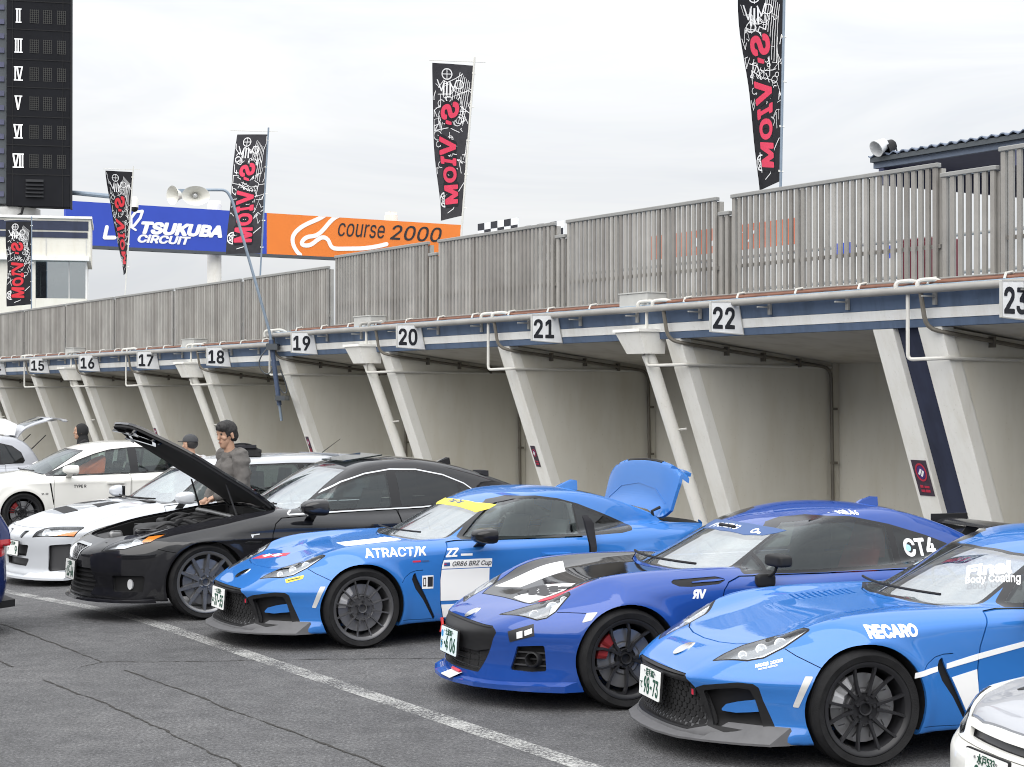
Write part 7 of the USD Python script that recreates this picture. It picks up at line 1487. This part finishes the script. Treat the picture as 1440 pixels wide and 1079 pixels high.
# stand roof with spotlights at the right
rf = thing('stand_roof', 'corrugated grey stand roof showing over the railing at the right edge', 'roof', wp(9.4, 2.65, 0), RZB)
zr = 6.08; pts = []
ys = np.linspace(-12, 0, 241); prof = [(y, zr + .10 + .025 * math.sin(y * 2 * np.pi / .22)) for y in ys]; g = Polygon(prof + [(y, z - .02) for y, z in prof[::-1]])
m = extrude(g, 5.0); m.apply_transform(np.array([[0, 0, 1, -.1], [1, 0, 0, 0], [0, 1, 0, 0], [0, 0, 0, 1.0]])); m.fix_normals(); obj('corrugated_sheet', m, 'roof_blue', rf)
for x in (0.0, 2.2, 4.4): obj('purlin', bx(x, x + .10, -12, -.03, zr - .12, zr + .062), 'roof_blue', rf)
obj('edge_beam', bx(-.08, .0, -12, -.03, zr - .02, zr + .06), 'steel_dark', rf)
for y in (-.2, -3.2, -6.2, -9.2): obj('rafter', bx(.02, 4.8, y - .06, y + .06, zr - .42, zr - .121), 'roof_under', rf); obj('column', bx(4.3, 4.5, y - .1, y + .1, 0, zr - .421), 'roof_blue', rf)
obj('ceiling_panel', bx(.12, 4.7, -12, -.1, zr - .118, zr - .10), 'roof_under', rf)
sl = thing('spotlight', 'twin black spotlights on a bracket at the tip of the stand roof', 'spotlight', (0, 0, 0)); q = wpt(1238, 206, 29.6)
for k, dx in enumerate((0, .16)):
    m = lathe([(.001, -.13), (.10, -.12), (.14, .08), (.15, .10), (.135, .10), (.09, -.06), (.001, -.06)], 20, 'z'); d_, u1, u2 = dirframe((-.75, -.4, -.45)); R = np.eye(4); R[:3, 0], R[:3, 1], R[:3, 2], R[:3, 3] = u1, u2, d_, q + [dx, .1 * k, 0]; m.apply_transform(R); obj('lamp_head', m, 'trim_black' if k else 'lamp_silver', sl, smooth=40)
obj('bracket', tube([q + [.12, .1, -.05], q + [.30, .15, .10], q + [.24, .1, -.18], q + [.42, .2, -.22]], .018, 6), 'steel_dark', sl); obj('bracket', tube([q + [.28, .12, .1], q + [.36, .12, -.22]], .014, 6), 'steel_dark', sl); obj('bracket', tube([q + [.20, .1, -.2], q + [.52, .2, -.20], q + [.50, .2, -.06]], .012, 6), 'steel_dark', sl)

# ---------------------------------------------------------------- across the paddock, behind the camera: what the paint and windows mirror
op = thing('paddock_building', 'long low paddock building with ribbed awning across the tarmac, behind the viewer', 'building', wp(-36, -14, 0), RZB)
plain('paddock_wall', (0.10, 0.10, 0.105), 0.7, var=.2, scale=.6); plain('paddock_dark', (0.025, 0.026, 0.03), 0.6)
obj('wall', bx(-6, 0, -40, 75, 0, 6.2), 'paddock_wall', op); obj('roof', bx(-7, 1.8, -41, 76, 6.21, 6.6), 'roof_blue', op)
for k in range(23): y = -39 + k * 5; obj('opening', bx(.01, .08, y, y + 4.2, 0.3, 3.1), 'paddock_dark', op); obj('window', bx(.01, .06, y + .2, y + 4.0, 4.1, 5.4), 'paddock_dark', op)
for k in range(96): y = -40 + k * 1.2; obj('awning_rib', hull([(.08, y, 3.5), (.08, y + .6, 3.5), (2.2, y, 3.2), (2.2, y + .6, 3.2), (.08, y, 3.55), (.08, y + .6, 3.55), (2.2, y, 3.25), (2.2, y + .6, 3.25)]), 'band_white', op)
# ---------------------------------------------------------------- people
plain('skin', (0.42, 0.25, 0.17), 0.55, var=0.08, scale=18); plain('hair_black', (0.010, 0.009, 0.009), 0.6, var=0.4, scale=60); plain('cloth_grey', (0.105, 0.098, 0.093), 0.9, var=0.14, scale=10, bump=.3, bscale=90); plain('cloth_black', (0.014, 0.014, 0.015), 0.9, var=0.2); plain('cloth_pale', (0.48, 0.48, 0.49), 0.9, var=0.1); plain('cloth_jean', (0.04, 0.05, 0.08), 0.9, var=0.2); plain('print_orange', (0.65, 0.17, 0.07), 0.8); plain('eye_dark', (0.015, 0.012, 0.010), 0.3); plain('lip_skin', (0.30, 0.12, 0.09), 0.5); plain('cap_grey', (0.05, 0.052, 0.056), 0.9, var=.2); plain('shoe_dark', (0.02, 0.02, 0.022), 0.6)
SPH = trimesh.creation.icosphere(2, 1.0)
def bone(a, b, ra, rb): return Manifold.hull_points(np.vstack([SPH.vertices * ra + a, SPH.vertices * rb + b]))
def ell(c, r): return Manifold.hull_points(SPH.vertices * np.asarray(r) + c)
def fuse(ms, edge=.022, it=8):
    m = ms[0]
    for k in ms[1:]: m = m + k
    m = m.refine_to_length(edge); mm = m.to_mesh(); t = trimesh.Trimesh(np.array(mm.vert_properties)[:, :3], np.array(mm.tri_verts), process=True); trimesh.smoothing.filter_taubin(t, .5, .53, iterations=it); return t
def person(label, loc, rz, H, top_m, leg_m, hair='hair', arms=None, head_yaw=0.0, head_pitch=0.0, hood=True, prints=True, lean=0.0):
    """Stands at loc facing local +x; arms = ((elbow, wrist) left, (elbow, wrist) right)."""
    k = H / 1.74; T = thing('person', label, 'person', loc, rz); A = lambda *p: np.array(p, float) * k
    hip, chest, neck = A(0, 0, .93), A(.015 + lean * .3, 0, 1.24), A(.03 + lean * .5, 0, 1.44); hd = A(.055 + lean * .6, 0, 1.605)
    sh = [A(.0 + lean * .45, s * .185, 1.405) for s in (1, -1)]; hp = [A(0, s * .09, .90) for s in (1, -1)]; kn = [A(.03, s * .105, .49) for s in (1, -1)]; an = [A(-.01, s * .11, .085) for s in (1, -1)]
    arms = arms or [((.02, .25, 1.13), (.10, .20, .90)), ((.02, -.25, 1.13), (.10, -.20, .90))]
    el = [A(*arms[i][0]) for i in (0, 1)]; wr = [A(*arms[i][1]) for i in (0, 1)]
    rz_h, ry_h = math.radians(head_yaw), math.radians(head_pitch)
    Rh = rotm((0, 0, 1), head_yaw)[:3, :3] @ rotm((0, 1, 0), head_pitch)[:3, :3]; hp_ = lambda *p: hd + Rh @ (np.array(p, float) * k)
    b = [ell(hp_(0, 0, .035), A(.098, .078, .105)), bone(hp_(.035, 0, -.045), hp_(.055, 0, -.085), .058 * k, .038 * k), bone(hp_(.0, 0, -.03), neck, .055 * k, .056 * k), bone(neck, A(.01 + lean * .4, 0, 1.36), .058 * k, .08 * k)]
    b += [bone(hp_(.086, 0, .028), hp_(.103, 0, -.014), .009 * k, .0125 * k), bone(hp_(.068, .03, -.0), hp_(.062, .045, -.012), .022 * k, .022 * k), bone(hp_(.068, -.03, -.0), hp_(.062, -.045, -.012), .022 * k, .022 * k), bone(hp_(.078, .014, -.052), hp_(.078, -.014, -.052), .016 * k, .016 * k), bone(hp_(.083, .03, .048), hp_(.083, -.03, .048), .012 * k, .012 * k)]
    for s in (1, -1): b.append(bone(hp_(-.005, s * .078, .02), hp_(-.012, s * .082, -.02), .017 * k, .012 * k))
    b += [bone(chest, hip, .13 * k, .12 * k), bone(sh[0], sh[1], .058 * k, .058 * k)]
    for i in (0, 1):
        b += [bone(sh[i], el[i], .050 * k, .040 * k), bone(el[i], wr[i], .040 * k, .027 * k), bone(hp[i], kn[i], .085 * k, .055 * k), bone(kn[i], an[i], .055 * k, .038 * k), bone(an[i], an[i] + A(.13, 0, -.045), .036 * k, .03 * k)]
        d = wr[i] - el[i]; d /= np.linalg.norm(d); sd_ = np.cross(d, (0, 0, 1.0)); sd_ /= np.linalg.norm(sd_); up = np.cross(sd_, d); pm = wr[i] + d * .05 * k
        b.append(bone(wr[i], pm + d * .03 * k, .026 * k, .030 * k)); fl = [.070, .078, .074, .058]
        for f in range(4):
            o = pm + d * .045 * k + sd_ * (f - 1.5) * .019 * k; j = o + (d * .55 - up * .25) * fl[f] * k; e = j + (d * .25 - up * .5) * fl[f] * .8 * k; b += [bone(o - d * .02 * k, j, .0095 * k, .0088 * k), bone(j, e, .0088 * k, .0072 * k)]
        o = pm + sd_ * (-.028 if i == 0 else .028) * k; j = o + (d * .6 + sd_ * (-.7 if i == 0 else .7)) * .035 * k; b += [bone(o, j, .012 * k, .010 * k), bone(j, j + (d - up * .4) * .03 * k, .010 * k, .008 * k)]
    B = obj('body', fuse(b, .016, 6), 'skin', T, smooth=True)
    c = [bone(chest + A(0, .065, .02), hip + A(0, .06, .02), .148 * k, .145 * k), bone(chest + A(0, -.065, .02), hip + A(0, -.06, .02), .148 * k, .145 * k), bone(sh[0] + A(0, -.02, -.005), sh[1] + A(0, .02, -.005), .075 * k, .075 * k), bone(chest, neck + A(-.01, 0, -.06), .14 * k, .085 * k)]
    for i in (0, 1): c += [bone(sh[i], el[i], .080 * k, .070 * k), bone(el[i], wr[i], .070 * k, .050 * k), ell(sh[i] + A(0, 0, -.03), A(.09, .08, .10))]
    c.append(bone(hip + A(0, .07, -.06), hip + A(0, -.07, -.06), .135 * k, .135 * k))
    t = fuse(c, .022, 7); t.vertices += (meshkit.fbm(t.vertices * np.array([8, 8, 17]) / k, 3, 5)[:, None] - .5) * .055 * k * t.vertex_normals; G = obj('hoodie' if hood else 'jacket', t, top_m, T, smooth=True)
    if hood:
        rg = [neck + A(.075 * math.cos(q) - .02, .085 * math.sin(q), -.035 - .030 * math.cos(q)) for q in np.linspace(-2.9, 2.9, 15)]; rr_ = [.040 - .016 * (1 + math.cos(q)) / 2 for q in np.linspace(-2.9, 2.9, 15)]
        hs = [bone(rg[i], rg[i + 1], rr_[i] * k, rr_[i + 1] * k) for i in range(14)] + [bone(neck + A(-.085, .05, .0), neck + A(-.12, 0, -.02), .045 * k, .05 * k), bone(neck + A(-.085, -.05, .0), neck + A(-.12, 0, -.02), .045 * k, .05 * k), bone(neck + A(-.11, 0, .0), neck + A(-.135, 0, -.11), .05 * k, .055 * k)]
        obj('hood', fuse(hs, .018, 5), top_m, G, smooth=True)
    if prints:
        def pr_(g, m, nm, z):
            v = np.array(extrude(g, .004).vertices); f = extrude(g, .004).faces; yv, zv = v[:, 0], v[:, 1] + z; loc_, _, _ = t.ray.intersects_location(np.c_[np.full(len(v), .6), yv * k, zv * k], np.tile([-1.0, 0, 0], (len(v), 1)), multiple_hits=False) if False else (None, None, None)
            from scipy.spatial import cKDTree
            fr_ = t.vertices[:, 0] > 0.05; kd = cKDTree(t.vertices[fr_][:, 1:]); dd, ii = kd.query(np.c_[yv, zv] * k, k=4); xs = (t.vertices[fr_][ii, 0] / (dd + 1e-4)).sum(1) / (1 / (dd + 1e-4)).sum(1)
            obj(nm, trimesh.Trimesh(np.c_[xs + .006 + v[:, 2], yv * k, zv * k], f, process=False), m, G)
        e1 = unary_union([shapely.Point(.03, .03).buffer(.035), shapely.Point(-.02, .05).buffer(.028), sbox(-.02, .0, .06, .03), shapely.Point(.045, .07).buffer(.016)]); pr_(aff.translate(aff.rotate(e1, 20), .06, 0), 'print_orange', 'chest_print', 1.15); e2 = aff.scale(text_poly('AFC', .05, bold=6, width=.10), -1, 1, origin=(0, 0)) if False else text_poly('K', .06, bold=6, width=.05); pr_(aff.translate(e2, -.07, .0), 'print_orange', 'chest_print', 1.15); pr_(sbox(-.07, -.03, .10, -.018), 'print_white', 'chest_print', 1.14)
    l = []
    for i in (0, 1): l += [bone(hp[i], kn[i], .105 * k, .080 * k), bone(kn[i], an[i] + A(0, 0, .02), .080 * k, .062 * k)]
    l.append(bone(hp[0] + A(0, 0, .04), hp[1] + A(0, 0, .04), .115 * k, .115 * k)); obj('trousers', fuse(l, .03, 5), leg_m, T, smooth=True)
    for i in (0, 1): obj('shoe', fuse([bone(an[i] + A(-.03, 0, -.045), an[i] + A(.14, 0, -.05), .045 * k, .036 * k)], .02, 2), 'shoe_dark', T, smooth=True)
    if hair == 'hair':
        m = ell(hp_(-.008, 0, .052), A(.108, .088, .104)) + ell(hp_(-.045, 0, .0), A(.072, .080, .085)) + ell(hp_(.03, .01, .085), A(.082, .074, .07))
        m = m - Manifold.hull_points(np.array([hp_(x, y, z) for x in (.045, .3) for y, z in ((-.07, -.2), (.07, -.2), (-.066, .052), (.066, .052), (-.03, .078), (.035, .070))])) - Manifold.hull_points(np.array([hp_(x, y, z) for x in (.012, .3) for y in (-.2, .2) for z in (-.25, -.012)])) - Manifold.hull_points(np.array([hp_(x, y, z) for x in (-.2, .3) for y in (-.2, .2) for z in (-.25, -.062)]))
        t2 = fuse([m], .011, 2); nz_ = (meshkit.fbm(t2.vertices * np.array([70, 70, 22]), 3, 3)[:, None] - .5); t2.vertices += nz_ * .020 * t2.vertex_normals; obj('hair', t2, 'hair_black', T, smooth=50)
    elif hair == 'cap':
        m = ell(hp_(-.006, 0, .06), A(.110, .090, .088)) - Manifold.hull_points(np.array([hp_(x, y, z) for x in (-.3, .3) for y in (-.3, .3) for z in (-.3, .048)])); obj('cap', fuse([m, Manifold.hull_points(np.array([hp_(x, y, z) for x, y in ((.07, -.07), (.07, .07), (.17, -.045), (.17, .045)) for z in (.045, .055)]))], .014, 2), 'cap_grey', T, smooth=50); obj('hair', fuse([ell(hp_(-.03, 0, .02), A(.082, .082, .07))], .02, 1), 'hair_black', T, smooth=True)
    else:
        m = ell(hp_(-.03, 0, .03), A(.125, .105, .135)) - ell(hp_(.09, 0, .01), A(.09, .075, .10)); obj('hood', fuse([m, bone(hp_(-.05, 0, -.08), neck + A(-.03, 0, -.02), .09 * k, .11 * k)], .02, 3), top_m, T, smooth=True)
    for s in (1, -1): obj('eye', xf(trimesh.creation.icosphere(2, .0105 * k), hp_(.084, s * .032, .030)), 'eye_dark', B, smooth=True); obj('eyebrow', hull([hp_(.090 - q * .006, s * (.018 + q * .016), .056 - q * q * .001 + d) for q in (0, 1, 2) for d in (0, .008)] + [hp_(.082, s * .03, .056), hp_(.082, s * .04, .06)]), 'hair_black', B)
    obj('mouth', hull([hp_(.094 + a, y, -.052 + z) for a, y, z in ((0, -.022, 0), (0, .022, 0), (.010, -.01, .006), (.010, .01, .006), (.008, -.012, -.007), (.008, .012, -.007))]), 'lip_skin', B)
    return T
pm = np.array([-2.80, 17.25])
person('black-haired man in a grey hoodie looking down over the open engine bay', (pm[0], pm[1], -.06), 215, 1.77, 'cloth_grey', 'cloth_jean', arms=[((.06, .25, 1.14), (.24, .12, 1.02)), ((.02, -.27, 1.14), (.22, -.15, .99))], head_yaw=8, head_pitch=10, lean=.05)
person('capped person in pale clothes, mostly hidden behind the raised bonnet', (*wpt(272, 640, 21.5)[:2], -.22), 150, 1.70, 'cloth_pale', 'cloth_black', hair='cap', hood=False, prints=False)
person('hooded person in black standing behind the white saloon', (*wpt(117, 640, 29.5)[:2], -.23), 200, 1.70, 'cloth_black', 'cloth_black', hair='hood', hood=False, prints=False)

# bag on the roof of the white estate
bp = CARE.t.GetAttribute('xformOp:translate').Get(); c, s = math.cos(math.radians(36.8)), math.sin(math.radians(36.8)); lx, ly = 2.75, -.22
bg = thing('bag', 'black folded bag lying on the roof of the white estate', 'bag', (bp[0] + c * lx - s * ly, bp[1] + s * lx + c * ly, -.23 + 1.452), 10)
m = Manifold.hull_points(np.array([(x, y, z) for x in (-.26, .26) for y in (-.17, .17) for z in (0, .07)] + [(x, y, .13) for x in (-.22, .10) for y in (-.12, .12)])).refine_to_length(.03); t = trimesh.Trimesh(*to_arrays(m)[:2], process=True); t.vertices += (meshkit.fbm(t.vertices * 14, 3, 2)[:, None] - .5) * .04; obj('bag_body', t, 'cloth_black', bg, smooth=50); obj('strap', tube(scurve([(-.2, -.1, .12), (-.05, -.16, .15), (.12, -.1, .14), (.24, -.17, .05)], 6), .012, 6), 'cloth_black', bg); obj('flap', hull([(x, y, z) for x in (-.18, .20) for y in (-.18, .04) for z in (.10, .135)]), 'seat_dark', bg, smooth=40)
